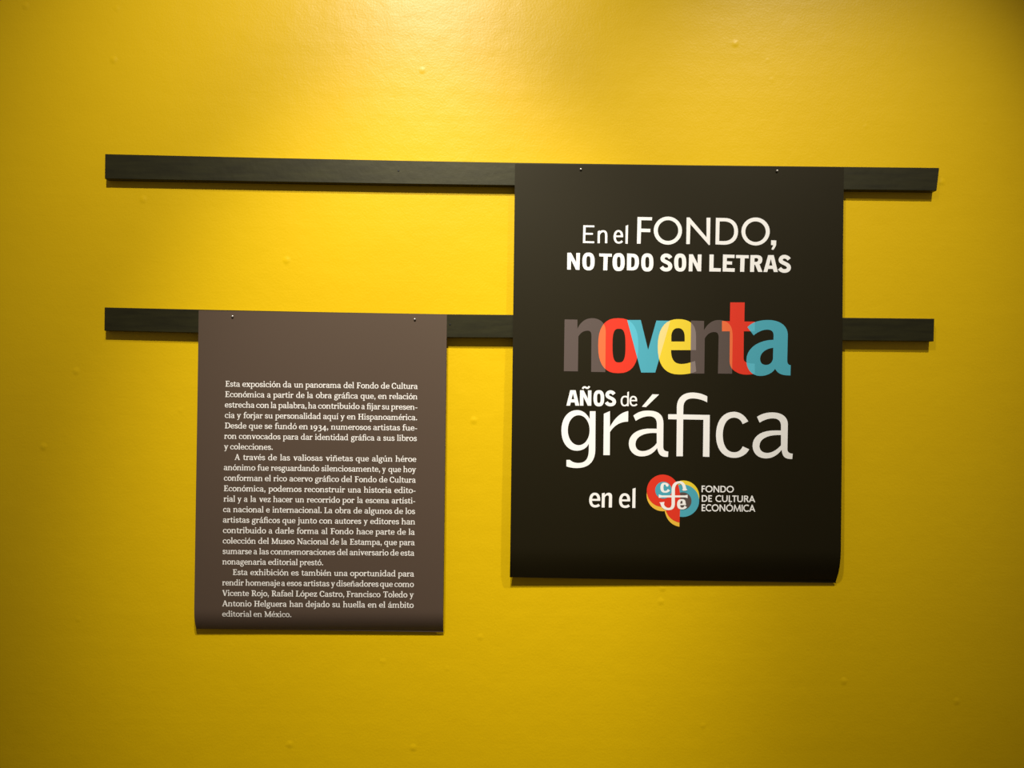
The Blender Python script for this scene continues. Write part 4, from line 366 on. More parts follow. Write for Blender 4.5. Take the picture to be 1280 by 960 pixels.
  ('a',[[[6065.4,4104.2,6102,4128.1,6140.5,4149,6180.8,4167.1,6222.6,4182.3,6265.6,4194.7,6309.7,4204.4,6354.5,4211.4,6399.7,4215.8,6445.3,4217.6,6518.7,4214.7,6586.3,4204.3,6647.5,4186.4,6701.3,4161.2,6747.2,4128.7,6784.2,4088.9,6811.8,4042.1,6829,3988.2,6835.2,3927.4,6828.5,3304,6832.2,3282.8,6838.3,3264.6,6847,3249,6858.5,3236,6872.9,3225.4,6890.2,3217,6910.7,3210.7,6934.5,3206.2,6961.6,3203.5,6951.3,3071.9,6892.9,3071.3,6843.6,3076.9,6802.5,3088.8,6768.8,3107,6741.7,3131.6,6720.6,3162.7,6704.6,3200.3,6693,3244.6,6684.9,3295.5,6651.8,3253.8,6615.9,3215.8,6577.1,3181.7,6535.7,3151.9,6491.9,3126.7,6445.7,3106.4,6397.3,3091.4,6346.9,3081.9,6294.7,3078.2,6232.3,3082.2,6174.7,3095.2,6122.6,3116.7,6076.7,3146.1,6037.5,3182.8,6005.7,3226.3,5982.1,3276,5967.2,3331.2,5961.7,3391.5,5969,3465.4,5991.6,3532.7,6028.8,3592.9,6079.9,3645.3,6144.1,3689.5,6220.6,3724.8,6308.8,3750.6,6407.9,3766.5,6517,3771.8,6665.3,3773.5,6664.3,3902.7,6658.9,3941.5,6648.1,3974.8,6632.2,4002.9,6611.5,4025.8,6586.3,4043.9,6556.9,4057.2,6523.6,4065.9,6486.6,4070.2,6446.4,4070.2,6408.8,4066.9,6372.1,4061.1,6336.1,4052.9,6300.7,4042.3,6266.1,4029.6,6232,4014.9,6198.4,3998.3,6165.3,3979.9,6132.6,3959.9],[6666.1,3660.2,6572.5,3660.4,6483.1,3652.8,6399.7,3637.4,6324.3,3614.1,6258.7,3582.9,6204.8,3543.9,6164.6,3497.1,6139.9,3442.4,6132.7,3379.9,6137,3346.2,6146.3,3316,6160.3,3289.4,6178.7,3266.7,6201.3,3247.9,6227.7,3233.2,6257.8,3222.6,6291.2,3216.3,6327.7,3214.5,6369.4,3218,6410.8,3227.2,6451.6,3241.6,6491.5,3260.6,6530.2,3283.9,6567.5,3310.8,6603.1,3340.9,6636.7,3373.7,6668.1,3408.6]]]),
 ],
 'fifth': [
  ('e',[[[2203.6,2016.3,2200.9,2050.6,2132.3,2041.7,2134.7,2011.1]],[[2200.9,2050.6,2194.8,2082.4,2128.1,2065.6,2132.3,2041.7]],[[2194.8,2082.4,2185.3,2110.4,2122.3,2084.3,2128.1,2065.6]],[[2185.3,2110.4,2172.1,2134.7,2115.7,2098.5,2122.3,2084.3]],[[2172.1,2134.7,2155.2,2154.7,2108.5,2109,2115.7,2098.5]],[[2155.2,2154.7,2135.1,2169.9,2100.5,2116.7,2108.5,2109]],[[2135.1,2169.9,2112.9,2180.1,2091.2,2122.2,2100.5,2116.7]],[[2112.9,2180.1,2089.6,2185.7,2079.8,2125.6,2091.2,2122.2]],[[2089.6,2185.7,2064.9,2187.3,2066.9,2126.7,2079.8,2125.6]],[[2064.9,2187.3,2035.5,2183.6,2051.7,2124.3,2066.9,2126.7]],[[2035.5,2183.6,2008.4,2173.2,2040,2118.6,2051.7,2124.3]],[[2008.4,2173.2,1985.2,2156.9,2030,2109.8,2040,2118.6]],[[1985.2,2156.9,1966.5,2136.1,2021.1,2098,2030,2109.8]],[[1966.5,2136.1,1952.1,2112.1,2013.3,2083.1,2021.1,2098]],[[1952.1,2112.1,1941.5,2085.8,2006.9,2065.3,2013.3,2083.1]],[[1941.5,2085.8,1934.5,2058.1,2002.2,2045.3,2006.9,2065.3]],[[1934.5,2058.1,1930.5,2029.5,1999.4,2023.6,2002.2,2045.3]],[[1930.5,2029.5,1929.5,2000.4,1998.6,2001.2,1999.4,2023.6]],[[1929.5,2000.4,1931.4,1968.3,2000.1,1976.1,1998.6,2001.2]],[[1931.4,1968.3,1936.8,1938.2,2003.8,1954.2,2000.1,1976.1]],[[1936.8,1938.2,1945.9,1910.3,2009.2,1935.6,2003.8,1954.2]],[[1945.9,1910.3,1959,1885.2,2016.2,1920.3,2009.2,1935.6]],[[1959,1885.2,1976.3,1863.4,2024.5,1908,2016.2,1920.3]],[[1976.3,1863.4,1997.8,1846,2034.1,1898.3,2024.5,1908]],[[1997.8,1846,2022.6,1833.6,2046,1891,2034.1,1898.3]],[[2022.6,1833.6,2050,1826.3,2060.7,1886.3,2046,1891]],[[2050,1826.3,2078.7,1824.2,2079.6,1884.6,2060.7,1886.3]],[[2078.7,1824.2,2097.2,1825,2092,1885.2,2079.6,1884.6]],[[2097.2,1825,2113.6,1827,2103.5,1886.7,2092,1885.2]],[[2113.6,1827,2128.9,1830,2113.5,1889,2103.5,1886.7]],[[2128.9,1830,2143.2,1834.2,2122.4,1891.9,2113.5,1889]],[[2143.2,1834.2,2156.4,1839.3,2130.3,1895.5,2122.4,1891.9]],[[2156.4,1839.3,2168.6,1845.2,2137.6,1899.6,2130.3,1895.5]],[[2168.6,1845.2,2179.9,1851.9,2144.6,1904.3,2137.6,1899.6]],[[2179.9,1851.9,2190.3,1859,2151.5,1909.6,2144.6,1904.3]],[[2190.3,1859,2199.3,1866.2,2159.1,1915.8,2151.5,1909.6]],[[1963.9,1987.9,2201.5,1987.1,2201.6,2034.5,1964,2035.3]]]),
  ('n',[[[2240.7,2172.8,2312.9,2189.7,2310.4,2130.4,2320.8,2143.9,2332,2155.5,2343.9,2165.2,2356.3,2173.2,2369.1,2179.4,2382.1,2184,2395.2,2187,2408.2,2188.6,2421,2188.7,2437.8,2185.7,2452,2180.6,2464,2173.4,2473.7,2164.3,2481.4,2153.2,2487.2,2140,2491.2,2125,2493.6,2108.1,2494.6,2089.2,2492.2,1827.4,2414.4,1826.6,2416.9,2077.7,2416.4,2087.8,2415,2096.8,2412.8,2104.6,2409.6,2111.1,2405.5,2116.4,2400.4,2120.6,2394.2,2123.5,2386.9,2125.2,2378.5,2125.7,2369.7,2124.9,2361.3,2122.5,2353.4,2118.7,2345.8,2113.6,2338.7,2107.2,2332,2099.7,2325.7,2091.2,2319.8,2081.6,2314.3,2071.2,2311.8,1825.6,2238.3,1824.8]]]),
  ('e',[[[2941.9,2011,2939.2,2045.3,2870.6,2036.4,2872.9,2005.8]],[[2939.2,2045.3,2933.2,2077.1,2866.4,2060.3,2870.6,2036.4]],[[2933.2,2077.1,2923.6,2105.2,2860.6,2079.1,2866.4,2060.3]],[[2923.6,2105.2,2910.4,2129.5,2853.9,2093.3,2860.6,2079.1]],[[2910.4,2129.5,2893.5,2149.5,2846.7,2103.7,2853.9,2093.3]],[[2893.5,2149.5,2873.4,2164.7,2838.8,2111.4,2846.7,2103.7]],[[2873.4,2164.7,2851.2,2174.9,2829.4,2117,2838.8,2111.4]],[[2851.2,2174.9,2827.8,2180.5,2818,2120.4,2829.4,2117]],[[2827.8,2180.5,2803.1,2182.1,2805.1,2121.4,2818,2120.4]],[[2803.1,2182.1,2773.7,2178.4,2789.9,2119.1,2805.1,2121.4]],[[2773.7,2178.4,2746.6,2168,2778.1,2113.3,2789.9,2119.1]],[[2746.6,2168,2723.4,2151.7,2768.2,2104.6,2778.1,2113.3]],[[2723.4,2151.7,2704.6,2130.9,2759.3,2092.8,2768.2,2104.6]],[[2704.6,2130.9,2690.1,2106.8,2751.4,2077.8,2759.3,2092.8]],[[2690.1,2106.8,2679.6,2080.6,2745,2060.1,2751.4,2077.8]],[[2679.6,2080.6,2672.5,2052.8,2740.3,2040,2745,2060.1]],[[2672.5,2052.8,2668.5,2024.2,2737.5,2018.3,2740.3,2040]],[[2668.5,2024.2,2667.5,1995.1,2736.7,1995.9,2737.5,2018.3]],[[2667.5,1995.1,2669.5,1963,2738.2,1970.8,2736.7,1995.9]],[[2669.5,1963,2674.8,1932.8,2741.8,1948.9,2738.2,1970.8]],[[2674.8,1932.8,2683.9,1905,2747.3,1930.2,2741.8,1948.9]],[[2683.9,1905,2697,1879.8,2754.3,1914.9,2747.3,1930.2]],[[2697,1879.8,2714.4,1858.1,2762.6,1902.6,2754.3,1914.9]],[[2714.4,1858.1,2735.8,1840.6,2772.3,1893,2762.6,1902.6]],[[2735.8,1840.6,2760.7,1828.2,2784.1,1885.7,2772.3,1893]],[[2760.7,1828.2,2788.1,1820.9,2798.9,1880.9,2784.1,1885.7]],[[2788.1,1820.9,2816.9,1818.8,2817.8,1879.3,2798.9,1880.9]],[[2816.9,1818.8,2835.4,1819.6,2830.2,1879.9,2817.8,1879.3]],[[2835.4,1819.6,2851.8,1821.6,2841.7,1881.4,2830.2,1879.9]],[[2851.8,1821.6,2867.1,1824.6,2851.7,1883.6,2841.7,1881.4]],[[2867.1,1824.6,2881.4,1828.8,2860.6,1886.6,2851.7,1883.6]],[[2881.4,1828.8,2894.6,1833.9,2868.5,1890.1,2860.6,1886.6]],[[2894.6,1833.9,2906.9,1839.9,2875.8,1894.2,2868.5,1890.1]],[[2906.9,1839.9,2918.2,1846.5,2882.8,1898.9,2875.8,1894.2]],[[2918.2,1846.5,2928.5,1853.7,2889.8,1904.2,2882.8,1898.9]],[[2928.5,1853.7,2937.6,1860.8,2897.3,1910.5,2889.8,1904.2]],[[2701.9,1982.6,2939.8,1981.8,2939.9,2029.2,2702,2030]]]),
  ('l',[[[2998.3,2293.9,3071.6,2316.2,3070.7,1822.5,2995,1821.8]]]),
 ],
}
EMBLEM = [
 ('crescent','yellow',[[[4653.3,2116.1,4648,2046.6,4630.9,1979.1,4602.3,1915.7,4563.3,1858.3,4515,1808.5,4458.8,1768,4396.5,1737.9,4330,1719.2,4261.3,1712.5,4192.4,1717.8,4125.5,1735.2,4062.6,1764,4005.6,1803.3,3956.2,1852.1,3915.9,1908.7,3886.1,1971.5,3867.5,2038.5,3860.7,2107.8,3865.9,2177.2,3883.1,2244.6,3911.6,2308,3950.6,2365.5,3998.9,2415.2,4055.1,2455.8,4117.4,2485.9,4183.9,2504.6,4252.7,2511.4,4321.6,2506.1,4388.5,2488.8,4451.5,2460,4508.5,2420.7,4557.9,2371.9,4598.1,2315.3,4628,2252.5,4646.6,2185.4]]]),
 ('disc','teal',[[[4649.4,2017.3,4644,1947.6,4626.3,1879.9,4596.9,1816.2,4556.8,1758.5,4507,1708.5,4449.2,1667.8,4385.1,1637.6,4316.6,1618.8,4245.9,1612,4175,1617.4,4106.2,1634.8,4041.4,1663.7,3982.7,1703.2,3931.9,1752.1,3890.5,1809,3859.8,1872,3840.7,1939.4,3833.7,2008.9,3839.1,2078.6,3856.8,2146.3,3886.1,2210,3926.3,2267.7,3976,2317.6,4033.8,2358.3,4097.9,2388.6,4166.4,2407.4,4237.2,2414.2,4308.1,2408.9,4376.9,2391.5,4441.7,2362.7,4500.4,2323.2,4551.2,2274.2,4592.6,2217.4,4623.3,2154.3,4642.5,2087]]]),
 ('disc','grey',[[[4459.5,2007.2,4456.6,1969.4,4447.2,1932.8,4431.5,1898.3,4410,1867.1,4383.5,1840.1,4352.6,1818.1,4318.3,1801.8,4281.7,1791.6,4243.9,1787.9,4206,1790.8,4169.2,1800.2,4134.6,1815.9,4103.3,1837.3,4076.1,1863.7,4054,1894.5,4037.6,1928.6,4027.3,1965,4023.6,2002.7,4026.5,2040.4,4035.9,2077,4051.6,2111.4,4073.1,2142.6,4099.6,2169.7,4130.5,2191.7,4164.8,2208,4201.4,2218.2,4239.2,2221.9,4277.1,2219,4313.9,2209.6,4348.5,2194,4379.9,2172.6,4407,2146.1,4429.1,2115.4,4445.6,2081.3,4455.8,2044.8]]]),
 ('crescent','amber',[[[4150.7,2153.6,4145.4,2083.9,4127.9,2016.1,4098.9,1952.5,4059.3,1894.8,4010.2,1844.9,3953.2,1804.2,3889.9,1774,3822.3,1755.2,3752.5,1748.4,3682.5,1753.8,3614.5,1771.2,3550.6,1800.1,3492.7,1839.6,3442.5,1888.5,3401.7,1945.3,3371.3,2008.3,3352.4,2075.6,3345.5,2145.2,3350.8,2214.8,3368.3,2282.5,3397.2,2346.2,3436.8,2403.8,3485.9,2453.8,3543,2494.5,3606.2,2524.7,3673.8,2543.5,3743.7,2550.3,3813.7,2545,3881.7,2527.6,3945.6,2498.8,4003.6,2459.3,4053.7,2410.4,4094.6,2353.5,4125,2290.5,4143.9,2223.2]]]),
 ('speech_tail','amber',[[[3795,1778.4,3809.3,1705,3831.3,1637.9,3860.8,1577.6,3897.1,1524.2,3939.8,1478.1,3988.5,1439.4,4042.8,1408.6,4102.1,1385.7,4166.1,1371.2,4166,1667.1]]]),
 ('disc','red',[[[4139.7,2258.7,4134.4,2189.5,4117.3,2122.4,4088.8,2059.2,4049.8,2002,4001.5,1952.5,3945.4,1912.1,3883.1,1882.2,3816.6,1863.6,3747.9,1856.8,3679.1,1862.2,3612.2,1879.4,3549.4,1908.1,3492.4,1947.3,3443.1,1995.8,3402.9,2052.1,3373,2114.6,3354.4,2181.4,3347.6,2250.3,3352.9,2319.4,3370,2386.6,3398.5,2449.7,3437.5,2506.9,3485.8,2556.4,3541.9,2596.8,3604.1,2626.7,3670.6,2645.4,3739.3,2652.2,3808.2,2646.9,3875.1,2629.7,3938,2601,3995,2561.9,4044.3,2513.4,4084.5,2457,4114.4,2394.5,4133,2327.7]]]),
 ('speech_tail','red',[[[4084.7,2463.6,4111.1,2423.8,4132.6,2375.2,4149.6,2318.4,4162.4,2253.9,4171.4,2182.1,4177.1,2103.5,4179.7,2018.6,4179.7,1927.8,4177.4,1831.6,4168.2,1474.8,4118.3,1486.2,4070.2,1502.9,4024.6,1524.7,3981.8,1551.6,3942.4,1583.7,3906.8,1620.9,3875.6,1663,3849.3,1710.2,3828.2,1762.3,3846.2,1926.9,3958.3,2240.3]]]),
 ('disc','teal',[[[3964.6,2270,3961.8,2233.7,3953,2198.5,3938.3,2165.3,3918.1,2135.3,3893.2,2109.3,3864.2,2088.1,3832,2072.4,3797.7,2062.7,3762.2,2059.1,3726.6,2061.9,3692.1,2071,3659.6,2086,3630.1,2106.6,3604.6,2132,3583.9,2161.6,3568.4,2194.4,3558.8,2229.5,3555.3,2265.7,3558,2301.9,3566.9,2337.2,3581.6,2370.3,3601.7,2400.3,3626.7,2426.3,3655.7,2447.5,3687.8,2463.2,3722.2,2473,3757.7,2476.5,3793.3,2473.7,3827.8,2464.7,3860.3,2449.7,3889.8,2429.1,3915.3,2403.6,3936,2374.1,3951.5,2341.2,3961.1,2306.2]]]),
 ('monogram','white',[[[4326.2,2262.3,4323.9,2305,4241.9,2296.9,4243.8,2258.1]],[[4323.9,2305,4317.6,2345.8,4237.4,2329.4,4241.9,2296.9]],[[4317.6,2345.8,4307,2382.9,4230.7,2357.1,4237.4,2329.4]],[[4307,2382.9,4291.7,2416,4222.4,2380,4230.7,2357.1]],[[4291.7,2416,4271.6,2444.1,4212.9,2398.7,4222.4,2380]],[[4271.6,2444.1,4246.7,2466.3,4202.2,2413.7,4212.9,2398.7]],[[4246.7,2466.3,4218.1,2481.8,4189.3,2425.8,4202.2,2413.7]],[[4218.1,2481.8,4187.3,2490.8,4173.2,2434.2,4189.3,2425.8]],[[4187.3,2490.8,4154.4,2494.1,4153.7,2437.8,4173.2,2434.2]],[[4154.4,2494.1,4113,2490.4,4125.2,2434.2,4153.7,2437.8]],[[4113,2490.4,4076.1,2480.3,4102.2,2424.5,4125.2,2434.2]],[[4076.1,2480.3,4042.9,2463.3,4084.9,2410.4,4102.2,2424.5]],[[4042.9,2463.3,4014.7,2439.2,4071.8,2393.3,4084.9,2410.4]],[[4014.7,2439.2,3992.5,2409.1,4061.4,2373.3,4071.8,2393.3]],[[3992.5,2409.1,3976.7,2374.6,4053.2,2349.8,4061.4,2373.3]],[[3976.7,2374.6,3966.7,2337,4047.3,2322.7,4053.2,2349.8]],[[3966.7,2337,3961.8,2297.1,4044.2,2292.1,4047.3,2322.7]],[[3961.8,2297.1,3961.4,2257.2,4044,2257.3,4044.2,2292.1]],[[3961.4,2257.2,3964.8,1945.6,4047.3,1944.3,4044,2257.3]],[[3964.8,1945.6,3963.8,1918.5,4045.8,1909.9,4047.3,1944.3]],[[3963.8,1918.5,3960.8,1897.6,4039.7,1877.8,4045.8,1909.9]],[[3960.8,1897.6,3956.6,1881.2,4028.7,1849.1,4039.7,1877.8]],[[3956.6,1881.2,3951.7,1868.3,4012.4,1824.8,4028.7,1849.1]],[[3951.7,1868.3,3945.6,1857.3,3991.6,1805.9,4012.4,1824.8]],[[3945.6,1857.3,3936.9,1847.8,3968,1792.6,3991.6,1805.9]],[[3936.9,1847.8,3924.5,1840.2,3942.8,1784.2,3968,1792.6]],[[3924.5,1840.2,3908.2,1835.4,3916.6,1779.4,3942.8,1784.2]],[[3908.2,1835.4,3888.7,1833.7,3888.9,1777.7,3916.6,1779.4]],[[3888.7,1833.7,3864,1835.9,3855.2,1779.6,3888.9,1777.7]],[[3864,1835.9,3842.3,1842.5,3822.9,1786.1,3855.2,1779.6]],[[3842.3,1842.5,3823.8,1853.1,3792.3,1797.6,3822.9,1786.1]],[[3823.8,1853.1,3808.3,1866.7,3764.1,1814.2,3792.3,1797.6]],[[3808.3,1866.7,3795.3,1883,3738.9,1836.2,3764.1,1814.2]],[[3795.3,1883,3784.5,1901.8,3717.8,1863.1,3738.9,1836.2]],[[3784.5,1901.8,3775.6,1923.4,3701.2,1894.4,3717.8,1863.1]],[[3775.6,1923.4,3768.8,1948.1,3689.5,1929.3,3701.2,1894.4]],[[3768.8,1948.1,3764,1978.4,3683.1,1964.9,3689.5,1929.3]],[[4218.9,2269.4,4283.8,2375.3,4354.3,2274.1]],[[3657.6,1964.4,3789.5,1978.9,3767.3,1893.2]],[[3649.6,2089.2,4359.4,2096.6,4358.9,2145.9,3649.1,2138.5]],[[3645.6,2161.4,3736.6,2136.1,3737.1,2093.4,3646.5,2076]],[[4358.7,2162.3,4281.3,2141.8,4281.8,2099,4359.6,2080.1]],[[3893.4,2397.2,3884.1,2410.7,3828.8,2372.5,3835.3,2360.9]],[[3884.1,2410.7,3873,2422.9,3823.9,2381.2,3828.8,2372.5]],[[3873,2422.9,3860.9,2432.9,3819.5,2388.4,3823.9,2381.2]],[[3860.9,2432.9,3848,2440.6,3815.4,2394.5,3819.5,2388.4]],[[3848,2440.6,3834.8,2445.8,3811.2,2399.8,3815.4,2394.5]],[[3834.8,2445.8,3821.7,2449.1,3806.2,2404.1,3811.2,2399.8]],[[3821.7,2449.1,3809,2451,3800.1,2407.2,3806.2,2404.1]],[[3809,2451,3796.7,2452,3792.9,2408.9,3800.1,2407.2]],[[3796.7,2452,3783.5,2452.2,3785.7,2409.3,3792.9,2408.9]],[[3783.5,2452.2,3763.2,2450.9,3775.5,2406.6,3785.7,2409.3]],[[3763.2,2450.9,3742.6,2446.3,3770.5,2400.3,3775.5,2406.6]],[[3742.6,2446.3,3723.7,2436.4,3768.4,2393.2,3770.5,2400.3]],[[3723.7,2436.4,3708.5,2421.6,3766.8,2385.9,3768.4,2393.2]],[[3708.5,2421.6,3697.6,2403.9,3764.8,2377.2,3766.8,2385.9]],[[3697.6,2403.9,3690.4,2384.6,3762.5,2366.6,3764.8,2377.2]],[[3690.4,2384.6,3686.1,2364.8,3760.7,2354.1,3762.5,2366.6]],[[3686.1,2364.8,3683.9,2344.6,3759.6,2340.2,3760.7,2354.1]],[[3683.9,2344.6,3683.4,2324.1,3759.3,2325.7,3759.6,2340.2]],[[3683.4,2324.1,3685.1,2300.4,3760.2,2309.9,3759.3,2325.7]],[[3685.1,2300.4,3690,2277.8,3762,2296.9,3760.2,2309.9]],[[3690,2277.8,3698.5,2257.2,3764.4,2286.2,3762,2296.9]],[[3698.5,2257.2,3710.6,2239.4,3766.9,2277.2,3764.4,2286.2]],[[3710.6,2239.4,3726.2,2225.2,3769.8,2269.2,3766.9,2277.2]],[[3726.2,2225.2,3744,2215.2,3773.9,2261.6,3769.8,2269.2]],[[3744,2215.2,3762.9,2209.4,3780.2,2254.8,3773.9,2261.6]],[[3762.9,2209.4,3782.2,2206.5,3789.5,2250.2,3780.2,2254.8]],[[3782.2,2206.5,3801.5,2205.8,3801.7,2248.6,3789.5,2250.2]],[[3801.5,2205.8,3817.7,2206.5,3812.4,2249.5,3801.7,2248.6]],[[3817.7,2206.5,3833.1,2208.4,3822.6,2252.2,3812.4,2249.5]],[[3833.1,2208.4,3848.1,2211.5,3831.6,2256.3,3822.6,2252.2]],[[3848.1,2211.5,3862.8,2216.1,3839.6,2261.5,3831.6,2256.3]],[[3862.8,2216.1,3877,2222.2,3846.4,2267.7,3839.6,2261.5]],[[3877,2222.2,3890.5,2230,3852.3,2274.5,3846.4,2267.7]],[[3890.5,2230,3903.2,2239.5,3857.3,2281.9,3852.3,2274.5]],[[3903.2,2239.5,3914.6,2250.7,3861.6,2289.8,3857.3,2281.9]],[[3914.6,2250.7,3923.2,2262.3,3867,2299.2,3861.6,2289.8]],[[3882.5,2384.2,3882,2379.3,3880.7,2374.6,3878.4,2370.2,3875.3,2366.1,3871.5,2362.6,3867,2359.8,3862.1,2357.7,3856.8,2356.4,3851.4,2355.9,3845.9,2356.3,3840.7,2357.5,3835.7,2359.5,3831.2,2362.2,3827.3,2365.6,3824.1,2369.6,3821.7,2374,3820.3,2378.7,3819.7,2383.5,3820.2,2388.4,3821.5,2393.1,3823.8,2397.5,3826.9,2401.5,3830.7,2405,3835.2,2407.9,3840.1,2410,3845.4,2411.3,3850.8,2411.8,3856.3,2411.4,3861.5,2410.2,3866.5,2408.2,3871,2405.5,3874.9,2402,3878.1,2398.1,3880.5,2393.7,3881.9,2389]],[[4307.9,1914.8,4311.6,1941.2,4235.9,1946.8,4233.1,1924.6]],[[4311.6,1941.2,4312.1,1967.3,4236.1,1963.2,4235.9,1946.8]],[[4312.1,1967.3,4308.4,1991.5,4235,1975.5,4236.1,1963.2]],[[4308.4,1991.5,4300,2013.2,4233.8,1984.4,4235,1975.5]],[[4300,2013.2,4286.4,2031.2,4233.1,1991.2,4233.8,1984.4]],[[4286.4,2031.2,4268.7,2043.6,4232.2,1997.8,4233.1,1991.2]],[[4268.7,2043.6,4249.4,2050.4,4229,2004.4,4232.2,1997.8]],[[4249.4,2050.4,4230.3,2053.3,4222,2009.4,4229,2004.4]],[[4230.3,2053.3,4211,2054,4212,2011.1,4222,2009.4]],[[4211,2054,4189.4,2052.6,4200.7,2008.4,4212,2011.1]],[[4189.4,2052.6,4168.3,2047.9,4193.5,2002,4200.7,2008.4]],[[4168.3,2047.9,4148.5,2038.5,4189.3,1994.2,4193.5,2002]],[[4148.5,2038.5,4131.8,2024.3,4186.3,1985.8,4189.3,1994.2]],[[4131.8,2024.3,4119.1,2006.5,4183.4,1976.3,4186.3,1985.8]],[[4119.1,2006.5,4110.1,1986.6,4180.6,1965.1,4183.4,1976.3]],[[4110.1,1986.6,4104.3,1965.4,4178.3,1952.1,4180.6,1965.1]],[[4104.3,1965.4,4101.2,1943.5,4176.8,1937.6,4178.3,1952.1]],[[4101.2,1943.5,4100.4,1921.1,4176.4,1922.2,4176.8,1937.6]],[[4100.4,1921.1,4102.1,1896.2,4177.3,1905.5,4176.4,1922.2]],[[4102.1,1896.2,4107.2,1872.8,4179.3,1891.8,4177.3,1905.5]],[[4107.2,1872.8,4116,1851.5,4181.7,1880.8,4179.3,1891.8]],[[4116,1851.5,4129,1833,4184.3,1871.6,4181.7,1880.8]],[[4129,1833,4145.7,1818.6,4187.4,1863.2,4184.3,1871.6]],[[4145.7,1818.6,4164.8,1808.8,4192.3,1855.1,4187.4,1863.2]],[[4164.8,1808.8,4184.9,1803,4200.4,1848.2,4192.3,1855.1]],[[4184.9,1803,4205.6,1800,4212,1843.5,4200.4,1848.2]],[[4205.6,1800,4227.1,1799.2,4227,1842,4212,1843.5]],[[4227.1,1799.2,4243,1800,4237.6,1843,4227,1842]],[[4243,1800,4258.2,1801.8,4247.1,1845.7,4237.6,1843]],[[4258.2,1801.8,4273,1804.9,4255.2,1849.9,4247.1,1845.7]],[[4273,1804.9,4287.4,1809.6,4262,1855.2,4255.2,1849.9]],[[4287.4,1809.6,4301.2,1816,4267.9,1861.3,4262,1855.2]],[[4301.2,1816,4314.1,1824.2,4273.2,1868.1,4267.9,1861.3]],[[4314.1,1824.2,4326.1,1834.1,4278.2,1875.7,4273.2,1868.1]],[[4326.1,1834.1,4336.8,1845.5,4283.1,1884.1,4278.2,1875.7]],[[4336.8,1845.5,4345.4,1857.3,4289.1,1894.3,4283.1,1884.1]],[[4138.6,1903.6,4321.9,1905.4,4321.5,1941.6,4138.2,1939.7]]]),
]
CAPTION = [('FONDO',0.4706,0.5506,0.2228,0.0162), ('DE CULTURA',0.4713,0.6043,0.1992,0.0163), ('ECONÓMICA',0.4713,0.6046,0.1759,0.0170)]
